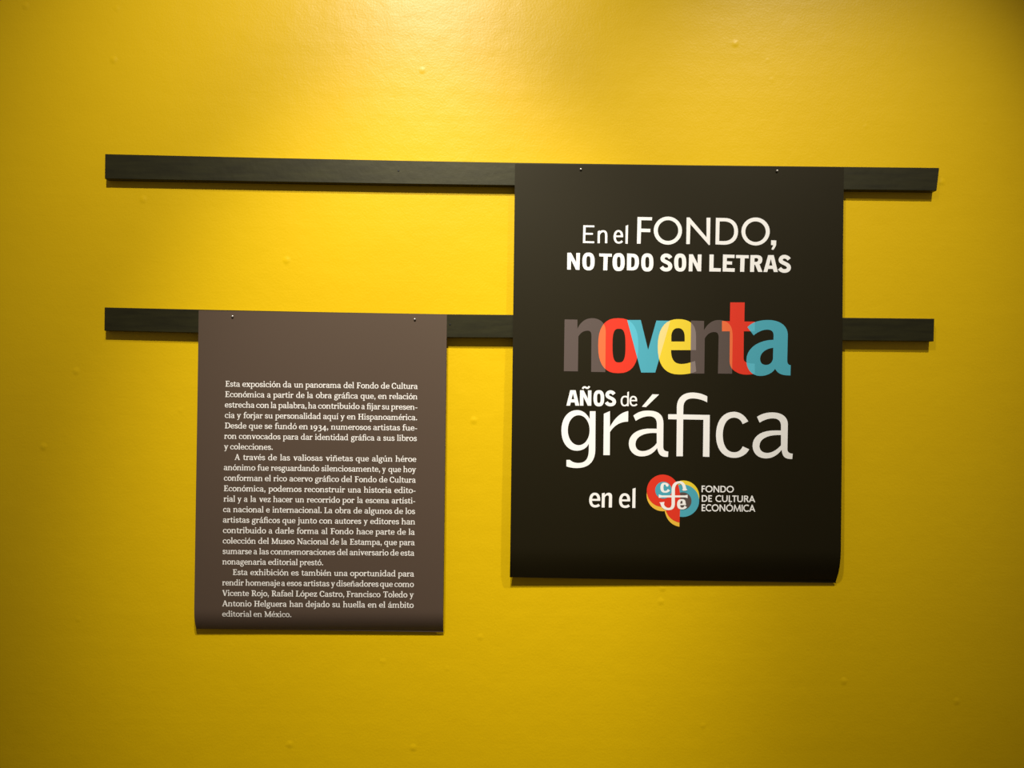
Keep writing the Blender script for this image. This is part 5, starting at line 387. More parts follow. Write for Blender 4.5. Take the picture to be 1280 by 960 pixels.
GLYPHS = {
 'a': (50,[[[6.1,45.2,7.7,46.5,13,40,11.9,38.8]],[[7.7,46.5,9.6,47.6,14,41,13,40]],[[9.6,47.6,11.5,48.5,15.1,41.9,14,41]],[[11.5,48.5,13.5,49.2,16.2,42.7,15.1,41.9]],[[13.5,49.2,15.4,49.7,17.4,43.3,16.2,42.7]],[[15.4,49.7,17.3,50.1,18.8,43.8,17.4,43.3]],[[17.3,50.1,19.2,50.4,20.1,44.1,18.8,43.8]],[[19.2,50.4,21.1,50.6,21.6,44.3,20.1,44.1]],[[21.1,50.6,23,50.6,23,44.4,21.6,44.3]],[[23,50.6,26.5,50.4,25.6,44.2,23,44.4]],[[26.5,50.4,29.8,49.9,27.7,43.5,25.6,44.2]],[[29.8,49.9,32.9,49,29,42.4,27.7,43.5]],[[32.9,49,35.7,47.6,29.8,41.3,29,42.4]],[[35.7,47.6,38.1,45.4,30.2,40.1,29.8,41.3]],[[38.1,45.4,39.9,42.7,30.5,38.8,30.2,40.1]],[[39.9,42.7,41.1,39.7,30.8,37.2,30.5,38.8]],[[41.1,39.7,41.7,36.4,31.1,35.3,30.8,37.2]],[[41.7,36.4,41.8,33.1,31.2,32.9,31.1,35.3]],[[41.8,33.1,41.9,9,31.1,9,31.2,32.9]],[[36,0,49,0,49,6,36,6]],[[31.1,0,41.9,0,41.9,12,31.1,12]],[[36.2,25.5,30.2,25.2,29.8,31.2,35.8,31.5]],[[30.2,25.2,25.1,24.6,24.2,30.7,29.8,31.2]],[[25.1,24.6,20.8,23.6,19.3,29.8,24.2,30.7]],[[20.8,23.6,17.3,22.4,14.9,28.7,19.3,29.8]],[[17.3,22.4,14.8,20.8,10.9,27.2,14.9,28.7]],[[14.8,20.8,13.3,19,7.3,25.2,10.9,27.2]],[[13.3,19,12.7,17.3,4.2,22.3,7.3,25.2]],[[12.7,17.3,12.5,15.8,2.3,18.4,4.2,22.3]],[[12.5,15.8,12.4,13.9,1.6,14.1,2.3,18.4]],[[12.4,13.9,12.4,12.5,2,10.6,1.6,14.1]],[[12.4,12.5,12.6,11.3,3.1,7.5,2,10.6]],[[12.6,11.3,12.7,10.3,4.8,4.9,3.1,7.5]],[[12.7,10.3,13,9.2,7,3,4.8,4.9]],[[13,9.2,13.6,8.2,9.4,1.7,7,3]],[[13.6,8.2,14.6,7.3,11.9,0.9,9.4,1.7]],[[14.6,7.3,15.9,6.6,14.3,0.4,11.9,0.9]],[[15.9,6.6,17.4,6.1,16.6,0.1,14.3,0.4]],[[17.4,6.1,19,6,19,-0,16.6,0.1]],[[19,6,20.9,6.2,21.7,0.1,19,-0]],[[20.9,6.2,22.7,6.7,24.3,0.5,21.7,0.1]],[[22.7,6.7,24.4,7.4,26.9,1.1,24.3,0.5]],[[24.4,7.4,25.9,8.4,29.4,2,26.9,1.1]],[[25.9,8.4,27.4,9.6,31.8,3.1,29.4,2]],[[27.4,9.6,28.7,10.9,34.1,4.6,31.8,3.1]],[[28.7,10.9,29.9,12.4,36.2,6.3,34.1,4.6]],[[29.9,12.4,31,13.9,38.2,8.2,36.2,6.3]],[[31,13.9,32.2,15.8,39.8,10.2,38.2,8.2]],[[14,40,13.5,42.2,12.1,43.9,10.1,44.9,7.9,44.9,5.9,43.9,4.5,42.2,4,40,4.5,37.8,5.9,36.1,7.9,35.1,10.1,35.1,12.1,36.1,13.5,37.8]]]),
 'á': (50,[[[6.1,45.2,7.7,46.5,13,40,11.9,38.8]],[[7.7,46.5,9.6,47.6,14,41,13,40]],[[9.6,47.6,11.5,48.5,15.1,41.9,14,41]],[[11.5,48.5,13.5,49.2,16.2,42.7,15.1,41.9]],[[13.5,49.2,15.4,49.7,17.4,43.3,16.2,42.7]],[[15.4,49.7,17.3,50.1,18.8,43.8,17.4,43.3]],[[17.3,50.1,19.2,50.4,20.1,44.1,18.8,43.8]],[[19.2,50.4,21.1,50.6,21.6,44.3,20.1,44.1]],[[21.1,50.6,23,50.6,23,44.4,21.6,44.3]],[[23,50.6,26.5,50.4,25.6,44.2,23,44.4]],[[26.5,50.4,29.8,49.9,27.7,43.5,25.6,44.2]],[[29.8,49.9,32.9,49,29,42.4,27.7,43.5]],[[32.9,49,35.7,47.6,29.8,41.3,29,42.4]],[[35.7,47.6,38.1,45.4,30.2,40.1,29.8,41.3]],[[38.1,45.4,39.9,42.7,30.5,38.8,30.2,40.1]],[[39.9,42.7,41.1,39.7,30.8,37.2,30.5,38.8]],[[41.1,39.7,41.7,36.4,31.1,35.3,30.8,37.2]],[[41.7,36.4,41.8,33.1,31.2,32.9,31.1,35.3]],[[41.8,33.1,41.9,9,31.1,9,31.2,32.9]],[[36,0,49,0,49,6,36,6]],[[31.1,0,41.9,0,41.9,12,31.1,12]],[[36.2,25.5,30.2,25.2,29.8,31.2,35.8,31.5]],[[30.2,25.2,25.1,24.6,24.2,30.7,29.8,31.2]],[[25.1,24.6,20.8,23.6,19.3,29.8,24.2,30.7]],[[20.8,23.6,17.3,22.4,14.9,28.7,19.3,29.8]],[[17.3,22.4,14.8,20.8,10.9,27.2,14.9,28.7]],[[14.8,20.8,13.3,19,7.3,25.2,10.9,27.2]],[[13.3,19,12.7,17.3,4.2,22.3,7.3,25.2]],[[12.7,17.3,12.5,15.8,2.3,18.4,4.2,22.3]],[[12.5,15.8,12.4,13.9,1.6,14.1,2.3,18.4]],[[12.4,13.9,12.4,12.5,2,10.6,1.6,14.1]],[[12.4,12.5,12.6,11.3,3.1,7.5,2,10.6]],[[12.6,11.3,12.7,10.3,4.8,4.9,3.1,7.5]],[[12.7,10.3,13,9.2,7,3,4.8,4.9]],[[13,9.2,13.6,8.2,9.4,1.7,7,3]],[[13.6,8.2,14.6,7.3,11.9,0.9,9.4,1.7]],[[14.6,7.3,15.9,6.6,14.3,0.4,11.9,0.9]],[[15.9,6.6,17.4,6.1,16.6,0.1,14.3,0.4]],[[17.4,6.1,19,6,19,-0,16.6,0.1]],[[19,6,20.9,6.2,21.7,0.1,19,-0]],[[20.9,6.2,22.7,6.7,24.3,0.5,21.7,0.1]],[[22.7,6.7,24.4,7.4,26.9,1.1,24.3,0.5]],[[24.4,7.4,25.9,8.4,29.4,2,26.9,1.1]],[[25.9,8.4,27.4,9.6,31.8,3.1,29.4,2]],[[27.4,9.6,28.7,10.9,34.1,4.6,31.8,3.1]],[[28.7,10.9,29.9,12.4,36.2,6.3,34.1,4.6]],[[29.9,12.4,31,13.9,38.2,8.2,36.2,6.3]],[[31,13.9,32.2,15.8,39.8,10.2,38.2,8.2]],[[14,40,13.5,42.2,12.1,43.9,10.1,44.9,7.9,44.9,5.9,43.9,4.5,42.2,4,40,4.5,37.8,5.9,36.1,7.9,35.1,10.1,35.1,12.1,36.1,13.5,37.8]],[[18,55,24,55,35,73,24,73]]]),
 'b': (54,[[[6.7,4,17.4,4,17.4,76,6.7,76]],[[1,68,12,69,14,76,10,76,1,73]],[[9.8,41.1,12.1,43.3,18,37,16.2,34.9]],[[12.1,43.3,14.7,45.1,19.6,38.6,18,37]],[[14.7,45.1,17.3,46.6,21.2,40,19.6,38.6]],[[17.3,46.6,19.8,47.7,22.8,41.2,21.2,40]],[[19.8,47.7,22.3,48.5,24.5,42,22.8,41.2]],[[22.3,48.5,24.7,49,26.2,42.7,24.5,42]],[[24.7,49,26.9,49.4,27.9,43.1,26.2,42.7]],[[26.9,49.4,29,49.5,29.5,43.3,27.9,43.1]],[[29,49.5,31.1,49.6,30.9,43.4,29.5,43.3]],[[31.1,49.6,35.1,49.3,33.8,43,30.9,43.4]],[[35.1,49.3,39,48.5,35.9,41.9,33.8,43]],[[39,48.5,42.6,46.8,37.5,40.3,35.9,41.9]],[[42.6,46.8,45.7,44.4,38.7,38.5,37.5,40.3]],[[45.7,44.4,48.3,41.3,39.6,36.5,38.7,38.5]],[[48.3,41.3,50.1,37.7,40.5,34.1,39.6,36.5]],[[50.1,37.7,51.4,33.7,41.1,31.4,40.5,34.1]],[[51.4,33.7,52.1,29.4,41.5,28.4,41.1,31.4]],[[52.1,29.4,52.4,25,41.6,25,41.5,28.4]],[[52.4,25,52,19.8,41.4,21.3,41.6,25]],[[52,19.8,50.9,15.1,40.9,18.1,41.4,21.3]],[[50.9,15.1,49,11,40,15.4,40.9,18.1]],[[49,11,46.4,7.4,39,13.1,40,15.4]],[[46.4,7.4,43.3,4.7,37.6,11,39,13.1]],[[43.3,4.7,39.7,2.7,35.9,9.3,37.6,11]],[[39.7,2.7,36,1.4,33.7,7.8,35.9,9.3]],[[36,1.4,32.1,0.6,31,6.9,33.7,7.8]],[[32.1,0.6,28.1,0.4,27.9,6.6,31,6.9]],[[28.1,0.4,25.9,0.4,26.2,6.7,27.9,6.6]],[[25.9,0.4,23.8,0.6,24.5,6.8,26.2,6.7]],[[23.8,0.6,21.7,0.9,22.9,7.1,24.5,6.8]],[[21.7,0.9,19.7,1.2,21.3,7.6,22.9,7.1]],[[19.7,1.2,17.7,1.7,19.8,8.1,21.3,7.6]],[[17.7,1.7,15.8,2.3,18.3,8.7,19.8,8.1]],[[15.8,2.3,13.8,3,16.9,9.5,18.3,8.7]],[[13.8,3,11.9,3.8,15.4,10.3,16.9,9.5]],[[11.9,3.8,10.1,4.7,13.9,11.3,15.4,10.3]]]),
 'c': (47,[[[37,35.4,35.9,37.3,43.3,42.9,45,40.6]],[[35.9,37.3,34.9,38.8,41.2,45,43.3,42.9]],[[34.9,38.8,34,40.1,39,46.6,41.2,45]],[[34,40.1,32.9,41.1,36.8,47.7,39,46.6]],[[32.9,41.1,31.8,42,34.6,48.5,36.8,47.7]],[[31.8,42,30.6,42.6,32.5,49.1,34.6,48.5]],[[30.6,42.6,29.3,43.1,30.5,49.4,32.5,49.1]],[[29.3,43.1,28.1,43.3,28.7,49.6,30.5,49.4]],[[28.1,43.3,27.1,43.4,26.9,49.6,28.7,49.6]],[[27.1,43.4,23.5,43,22.3,49.3,26.9,49.6]],[[23.5,43,20.6,41.8,17.9,48.3,22.3,49.3]],[[20.6,41.8,18.2,40,13.8,46.6,17.9,48.3]],[[18.2,40,16.4,38,10.2,44.2,13.8,46.6]],[[16.4,38,15,35.6,7.1,41,10.2,44.2]],[[15,35.6,13.9,33.1,4.7,37.3,7.1,41]],[[13.9,33.1,13.1,30.3,3,33.1,4.7,37.3]],[[13.1,30.3,12.5,27.2,2,28.6,3,33.1]],[[12.5,27.2,12.4,24,1.6,24,2,28.6]],[[12.4,24,12.6,20.7,2,19.1,1.6,24]],[[12.6,20.7,13.1,17.8,3.2,14.6,2,19.1]],[[13.1,17.8,13.9,15.3,5.2,10.6,3.2,14.6]],[[13.9,15.3,14.9,13,7.8,7.2,5.2,10.6]],[[14.9,13,16.4,11,11.1,4.5,7.8,7.2]],[[16.4,11,18.3,9.2,14.7,2.6,11.1,4.5]],[[18.3,9.2,20.7,7.8,18.6,1.4,14.7,2.6]],[[20.7,7.8,23.6,6.9,22.7,0.6,18.6,1.4]],[[23.6,6.9,27,6.6,27,0.4,22.7,0.6]],[[27,6.6,28.7,6.7,29.3,0.5,27,0.4]],[[28.7,6.7,30.2,7,31.5,0.7,29.3,0.5]],[[30.2,7,31.7,7.5,33.7,1.1,31.5,0.7]],[[31.7,7.5,33.1,8.2,35.9,1.7,33.7,1.1]],[[33.1,8.2,34.5,9.1,38,2.5,35.9,1.7]],[[34.5,9.1,35.8,10.1,40.1,3.6,38,2.5]],[[35.8,10.1,37.2,11.3,42.1,4.8,40.1,3.6]],[[37.2,11.3,38.5,12.6,44.1,6.3,42.1,4.8]],[[38.5,12.6,40,14.1,46,7.9,44.1,6.3]],[[45,38,44.4,40.6,42.7,42.7,40.3,43.8,37.7,43.8,35.3,42.7,33.6,40.6,33,38,33.6,35.4,35.3,33.3,37.7,32.2,40.3,32.2,42.7,33.3,44.4,35.4]]]),
 'd': (57,[[[37.4,35.2,35.9,37.2,42.8,43.1,44.6,40.8]],[[35.9,37.2,34.7,38.8,40.6,45,42.8,43.1]],[[34.7,38.8,33.5,40.1,38.5,46.6,40.6,45]],[[33.5,40.1,32.4,41.1,36.2,47.7,38.5,46.6]],[[32.4,41.1,31.3,42,34.1,48.5,36.2,47.7]],[[31.3,42,30.1,42.6,31.9,49.1,34.1,48.5]],[[30.1,42.6,28.8,43.1,29.9,49.4,31.9,49.1]],[[28.8,43.1,27.4,43.3,27.9,49.6,29.9,49.4]],[[27.4,43.3,26.1,43.4,25.9,49.6,27.9,49.6]],[[26.1,43.4,22.5,43,21.3,49.3,25.9,49.6]],[[22.5,43,19.8,41.8,17,48.3,21.3,49.3]],[[19.8,41.8,17.6,40.1,13,46.6,17,48.3]],[[17.6,40.1,16,38,9.4,44.1,13,46.6]],[[16,38,14.7,35.7,6.5,40.9,9.4,44.1]],[[14.7,35.7,13.7,33.2,4.3,37.1,6.5,40.9]],[[13.7,33.2,13,30.4,2.8,33,4.3,37.1]],[[13,30.4,12.5,27.3,1.9,28.6,2.8,33]],[[12.5,27.3,12.4,24,1.6,24,1.9,28.6]],[[12.4,24,12.5,20.3,2,19,1.6,24]],[[12.5,20.3,13,17.1,2.9,14.4,2,19]],[[13,17.1,13.8,14.6,4.5,10.4,2.9,14.4]],[[13.8,14.6,14.6,12.4,6.8,7,4.5,10.4]],[[14.6,12.4,15.6,10.6,9.6,4.3,6.8,7]],[[15.6,10.6,16.9,9,12.8,2.4,9.6,4.3]],[[16.9,9,18.6,7.7,16.1,1.2,12.8,2.4]],[[18.6,7.7,20.6,6.9,19.5,0.6,16.1,1.2]],[[20.6,6.9,23.1,6.6,22.9,0.4,19.5,0.6]],[[23.1,6.6,25,6.7,25.6,0.5,22.9,0.4]],[[25,6.7,27,7,28.1,0.7,25.6,0.5]],[[27,7,28.8,7.6,30.6,1.2,28.1,0.7]],[[28.8,7.6,30.5,8.3,33,1.8,30.6,1.2]],[[30.5,8.3,32,9.3,35.5,2.7,33,1.8]],[[32,9.3,33.5,10.4,37.8,3.9,35.5,2.7]],[[33.5,10.4,34.9,11.7,40.2,5.3,37.8,3.9]],[[34.9,11.7,36.2,13.2,42.4,7,40.2,5.3]],[[36.2,13.2,37.7,15,44.3,9,42.4,7]],[[36.1,0,46.9,0,46.9,76,36.1,76]],[[30.5,68,41.5,69,43.5,76,39.5,76,30.5,73]],[[41,0,54,0,54,6.5,41,6.5]]]),
 'e': (48,[[[8,28.5,40,28.5,40,21.5,8,21.5]],[[35.7,24.1,35.7,28.2,46.4,28.7,46.3,23.9]],[[35.7,28.2,35.4,31.6,45.9,33.4,46.4,28.7]],[[35.4,31.6,34.9,34.4,44.7,37.7,45.9,33.4]],[[34.9,34.4,34.1,36.8,42.8,41.5,44.7,37.7]],[[34.1,36.8,33.2,38.8,40.2,44.7,42.8,41.5]],[[33.2,38.8,32.1,40.5,37,47,40.2,44.7]],[[32.1,40.5,30.6,42,33.5,48.6,37,47]],[[30.6,42,28.5,43,29.8,49.4,33.5,48.6]],[[28.5,43,26,43.4,26,49.6,29.8,49.4]],[[26,43.4,22.5,43,21.3,49.3,26,49.6]],[[22.5,43,19.8,41.8,17,48.3,21.3,49.3]],[[19.8,41.8,17.6,40.1,13,46.6,17,48.3]],[[17.6,40.1,16,38,9.4,44.1,13,46.6]],[[16,38,14.7,35.7,6.5,40.9,9.4,44.1]],[[14.7,35.7,13.7,33.2,4.3,37.1,6.5,40.9]],[[13.7,33.2,13,30.4,2.8,33,4.3,37.1]],[[13,30.4,12.5,27.3,1.9,28.6,2.8,33]],[[12.5,27.3,12.4,24,1.6,24,1.9,28.6]],[[12.4,24,12.6,20.4,2,18.9,1.6,24]],[[12.6,20.4,13.1,17.3,3.2,14.2,2,18.9]],[[13.1,17.3,13.9,14.8,5.2,10.1,3.2,14.2]],[[13.9,14.8,14.9,12.6,7.9,6.7,5.2,10.1]],[[14.9,12.6,16.3,10.7,11.2,4.2,7.9,6.7]],[[16.3,10.7,18.1,9,14.8,2.4,11.2,4.2]],[[18.1,9,20.6,7.7,18.7,1.3,14.8,2.4]],[[20.6,7.7,23.6,6.9,22.7,0.6,18.7,1.3]],[[23.6,6.9,27,6.6,27,0.4,22.7,0.6]],[[27,6.6,28.7,6.7,29.3,0.5,27,0.4]],[[28.7,6.7,30.2,7,31.5,0.7,29.3,0.5]],[[30.2,7,31.7,7.5,33.7,1.1,31.5,0.7]],[[31.7,7.5,33.1,8.2,35.9,1.7,33.7,1.1]],[[33.1,8.2,34.5,9.1,38,2.5,35.9,1.7]],[[34.5,9.1,35.8,10.1,40.1,3.6,38,2.5]],[[35.8,10.1,37.2,11.3,42.1,4.8,40.1,3.6]],[[37.2,11.3,38.5,12.6,44.1,6.3,42.1,4.8]],[[38.5,12.6,40,14.1,46,7.9,44.1,6.3]]]),
 'é': (48,[[[8,28.5,40,28.5,40,21.5,8,21.5]],[[35.7,24.1,35.7,28.2,46.4,28.7,46.3,23.9]],[[35.7,28.2,35.4,31.6,45.9,33.4,46.4,28.7]],[[35.4,31.6,34.9,34.4,44.7,37.7,45.9,33.4]],[[34.9,34.4,34.1,36.8,42.8,41.5,44.7,37.7]],[[34.1,36.8,33.2,38.8,40.2,44.7,42.8,41.5]],[[33.2,38.8,32.1,40.5,37,47,40.2,44.7]],[[32.1,40.5,30.6,42,33.5,48.6,37,47]],[[30.6,42,28.5,43,29.8,49.4,33.5,48.6]],[[28.5,43,26,43.4,26,49.6,29.8,49.4]],[[26,43.4,22.5,43,21.3,49.3,26,49.6]],[[22.5,43,19.8,41.8,17,48.3,21.3,49.3]],[[19.8,41.8,17.6,40.1,13,46.6,17,48.3]],[[17.6,40.1,16,38,9.4,44.1,13,46.6]],[[16,38,14.7,35.7,6.5,40.9,9.4,44.1]],[[14.7,35.7,13.7,33.2,4.3,37.1,6.5,40.9]],[[13.7,33.2,13,30.4,2.8,33,4.3,37.1]],[[13,30.4,12.5,27.3,1.9,28.6,2.8,33]],[[12.5,27.3,12.4,24,1.6,24,1.9,28.6]],[[12.4,24,12.6,20.4,2,18.9,1.6,24]],[[12.6,20.4,13.1,17.3,3.2,14.2,2,18.9]],[[13.1,17.3,13.9,14.8,5.2,10.1,3.2,14.2]],[[13.9,14.8,14.9,12.6,7.9,6.7,5.2,10.1]],[[14.9,12.6,16.3,10.7,11.2,4.2,7.9,6.7]],[[16.3,10.7,18.1,9,14.8,2.4,11.2,4.2]],[[18.1,9,20.6,7.7,18.7,1.3,14.8,2.4]],[[20.6,7.7,23.6,6.9,22.7,0.6,18.7,1.3]],[[23.6,6.9,27,6.6,27,0.4,22.7,0.6]],[[27,6.6,28.7,6.7,29.3,0.5,27,0.4]],[[28.7,6.7,30.2,7,31.5,0.7,29.3,0.5]],[[30.2,7,31.7,7.5,33.7,1.1,31.5,0.7]],[[31.7,7.5,33.1,8.2,35.9,1.7,33.7,1.1]],[[33.1,8.2,34.5,9.1,38,2.5,35.9,1.7]],[[34.5,9.1,35.8,10.1,40.1,3.6,38,2.5]],[[35.8,10.1,37.2,11.3,42.1,4.8,40.1,3.6]],[[37.2,11.3,38.5,12.6,44.1,6.3,42.1,4.8]],[[38.5,12.6,40,14.1,46,7.9,44.1,6.3]],[[20,55,26,55,37,73,26,73]]]),
 'f': (34,[[[9.7,0,9.7,54.1,20.3,53.9,20.4,0]],[[9.7,54.1,9.9,58.6,20.5,57.5,20.3,53.9]],[[9.9,58.6,10.6,62.7,20.9,60.4,20.5,57.5]],[[10.6,62.7,11.8,66.4,21.4,62.7,20.9,60.4]],[[11.8,66.4,13.6,69.6,22,64.5,21.4,62.7]],[[13.6,69.6,16,72.1,22.5,66,22,64.5]],[[16,72.1,18.9,73.9,23.3,67.3,22.5,66]],[[18.9,73.9,21.9,74.9,24.4,68.4,23.3,67.3]],[[21.9,74.9,24.9,75.4,26,69.1,24.4,68.4]],[[24.9,75.4,27.9,75.6,28.1,69.4,26,69.1]],[[27.9,75.6,29.8,75.6,29.3,69.3,28.1,69.4]],[[29.8,75.6,31.6,75.4,30.5,69.1,29.3,69.3]],[[31.6,75.4,33.4,75.1,31.4,68.7,30.5,69.1]],[[33.4,75.1,35.2,74.7,32.1,68.2,31.4,68.7]],[[35.2,74.7,37,74,32.6,67.5,32.1,68.2]],[[37,74,38.8,73.1,33.1,66.7,32.6,67.5]],[[38.8,73.1,40.4,71.8,33.6,65.9,33.1,66.7]],[[40.4,71.8,41.8,70.3,34.2,64.8,33.6,65.9]],[[41.8,70.3,43,68.6,35,63.4,34.2,64.8]],[[2,43.5,33,43.5,33,50,2,50]],[[4,0,27,0,27,6.5,4,6.5]]]),
 'g': (50,[[[42,32,41.4,36.4,39.5,40.5,36.4,44,32.5,46.7,27.9,48.4,23,49,18.1,48.4,13.5,46.7,9.6,44,6.5,40.5,4.6,36.4,4,32,4.6,27.6,6.5,23.5,9.6,20,13.5,17.3,18.1,15.6,23,15,27.9,15.6,32.5,17.3,36.4,20,39.5,23.5,41.4,27.6],[32.5,32,32,35.1,30.7,37.9,28.6,40.1,25.9,41.5,23,42,20.1,41.5,17.4,40.1,15.3,37.9,14,35.1,13.5,32,14,28.9,15.3,26.1,17.4,23.9,20.1,22.5,23,22,25.9,22.5,28.6,23.9,30.7,26.1,32,28.9]],[[31,46.3,32.5,47.7,38.2,40.8,37,39.7]],[[32.5,47.7,34.2,49,39.2,41.5,38.2,40.8]],[[34.2,49,36.1,50.1,40.1,42,39.2,41.5]],[[36.1,50.1,38,50.9,41,42.4,40.1,42]],[[38,50.9,40.1,51.5,41.9,42.7,41,42.4]],[[40.1,51.5,42.2,51.8,43,42.8,41.9,42.7]],[[42.2,51.8,44.3,51.9,44.2,42.9,43,42.8]],[[44.3,51.9,46.5,51.7,45.6,42.8,44.2,42.9]],[[46.5,51.7,48.6,51.5,47.4,42.5,45.6,42.8]],[[15.2,17.9,13.6,16.2,6.5,21.7,8.8,24.1]],[[13.6,16.2,13.1,15.1,4.5,18.7,6.5,21.7]],[[13.1,15.1,13.1,14.6,3.5,15.3,4.5,18.7]],[[13.1,14.6,13.1,14.4,3.9,11.6,3.5,15.3]],[[13.1,14.4,13.1,14,5.8,8.5,3.9,11.6]],[[13.1,14,13.6,13.2,8.5,6.3,5.8,8.5]],[[13.6,13.2,15,12.3,11.7,4.7,8.5,6.3]],[[15,12.3,17.2,11.5,15.4,3.6,11.7,4.7]],[[17.2,11.5,20.5,11,19.5,3,15.4,3.6]],[[20.5,11,30.7,10,29.3,2,19.5,3]],[[30.7,10,36.8,8.4,33.2,0.8,29.3,2]],[[36.8,8.4,41.9,5.1,35.4,-1.1,33.2,0.8]],[[41.9,5.1,45.2,0.4,36.5,-3.2,35.4,-1.1]],[[45.2,0.4,46.6,-5.2,36.9,-5.5,36.5,-3.2]],[[46.6,-5.2,45.7,-10.9,36.6,-7.9,36.9,-5.5]],[[45.7,-10.9,42.7,-16,35.5,-10.5,36.6,-7.9]],[[42.7,-16,38,-20.1,33.2,-13,35.5,-10.5]],[[38,-20.1,31.8,-22.8,29.3,-15,33.2,-13]],[[31.8,-22.8,24.2,-24,23.8,-16,29.3,-15]],[[24.2,-24,17,-23.5,18.4,-15.5,23.8,-16]],[[17,-23.5,11.2,-22,14.5,-14.3,18.4,-15.5]],[[11.2,-22,6.5,-19.4,12.3,-12.7,14.5,-14.3]],[[6.5,-19.4,3.1,-15.7,11.4,-11.2,12.3,-12.7]],[[3.1,-15.7,1.5,-11,11.1,-10,11.4,-11.2]],[[1.5,-11,2,-6.1,11.2,-8.4,11.1,-10]],[[2,-6.1,4.1,-1.6,12,-6.4,11.2,-8.4]],[[4.1,-1.6,7.3,2.2,13.6,-4,12,-6.4]],[[7.3,2.2,11.3,5.3,16.7,-1.3,13.6,-4]]]),
 'h': (59,[[[6.7,0,17.4,0,17.4,76,6.7,76]],[[1,68,12,69,14,76,10,76,1,73]],[[10,39.1,12.4,41.4,18.2,35.1,16,32.9]],[[12.4,41.4,14.9,43.4,20.2,36.9,18.2,35.1]],[[14.9,43.4,17.3,45.1,22.1,38.6,20.2,36.9]],[[17.3,45.1,19.7,46.5,23.8,40,22.1,38.6]],[[19.7,46.5,22,47.7,25.5,41.1,23.8,40]],[[22,47.7,24.3,48.6,27,42.1,25.5,41.1]],[[24.3,48.6,26.6,49.2,28.4,42.8,27,42.1]],[[26.6,49.2,28.8,49.5,29.8,43.2,28.4,42.8]],[[28.8,49.5,31,49.6,31,43.4,29.8,43.2]],[[31,49.6,34.6,49.4,33.5,43.1,31,43.4]],[[34.6,49.4,37.9,48.8,35.4,42.3,33.5,43.1]],[[37.9,48.8,41.1,47.7,36.5,41.2,35.4,42.3]],[[41.1,47.7,43.9,45.9,37.1,39.9,36.5,41.2]],[[43.9,45.9,46.2,43.4,37.6,38.6,37.1,39.9]],[[46.2,43.4,47.8,40.4,37.9,37.1,37.6,38.6]],[[47.8,40.4,48.7,37.1,38.3,35.1,37.9,37.1]],[[48.7,37.1,49.2,33.6,38.6,32.8,38.3,35.1]],[[49.2,33.6,49.3,30.1,38.7,29.9,38.6,32.8]],[[49.3,30.1,49.4,0,38.6,0,38.7,29.9]],[[2,0,22,0,22,6.5,2,6.5]],[[34,0,54,0,54,6.5,34,6.5]]]),
 'i': (27,[[[7.7,0,18.4,0,18.4,49,7.7,49]],[[2,41,13,42,15,49,11,49,2,46]],[[3,0,23,0,23,6.5,3,6.5]],[[19,66,18.3,69,16.4,71.5,13.6,72.8,10.4,72.8,7.6,71.5,5.7,69,5,66,5.7,63,7.6,60.5,10.4,59.2,13.6,59.2,16.4,60.5,18.3,63]]]),
 'í': (27,[[[7.7,0,18.4,0,18.4,49,7.7,49]],[[2,41,13,42,15,49,11,49,2,46]],[[3,0,23,0,23,6.5,3,6.5]],[[7,55,13,55,24,73,13,73]]]),
 'j': (26,[[[18.4,48,18.3,-8.2,7.7,-7.8,7.7,48]],[[18.3,-8.2,18,-11.7,7.5,-9.9,7.7,-7.8]],[[18,-11.7,16.9,-15.1,7.3,-11.4,7.5,-9.9]],[[16.9,-15.1,15,-18,7.1,-12.6,7.3,-11.4]],[[15,-18,12.4,-20.2,6.7,-13.8,7.1,-12.6]],[[12.4,-20.2,9.4,-21.7,5.8,-15.1,6.7,-13.8]],[[9.4,-21.7,6.3,-22.6,4.3,-16.1,5.8,-15.1]],[[6.3,-22.6,3,-23.1,2.1,-16.8,4.3,-16.1]],[[3,-23.1,-0.5,-23.3,-0.6,-17,2.1,-16.8]],[[-0.5,-23.3,-4.1,-23.1,-3.9,-16.9,-0.6,-17]],[[2,41,13,42,15,49,11,49,2,46]],[[7.7,0,18.4,0,18.4,49,7.7,49]],[[19,66,18.3,69,16.4,71.5,13.6,72.8,10.4,72.8,7.6,71.5,5.7,69,5,66,5.7,63,7.6,60.5,10.4,59.2,13.6,59.2,16.4,60.5,18.3,63]]]),
 'l': (27,[[[7.7,0,18.4,0,18.4,76,7.7,76]],[[2,68,13,69,15,76,11,76,2,73]],[[3,0,23,0,23,6.5,3,6.5]]]),
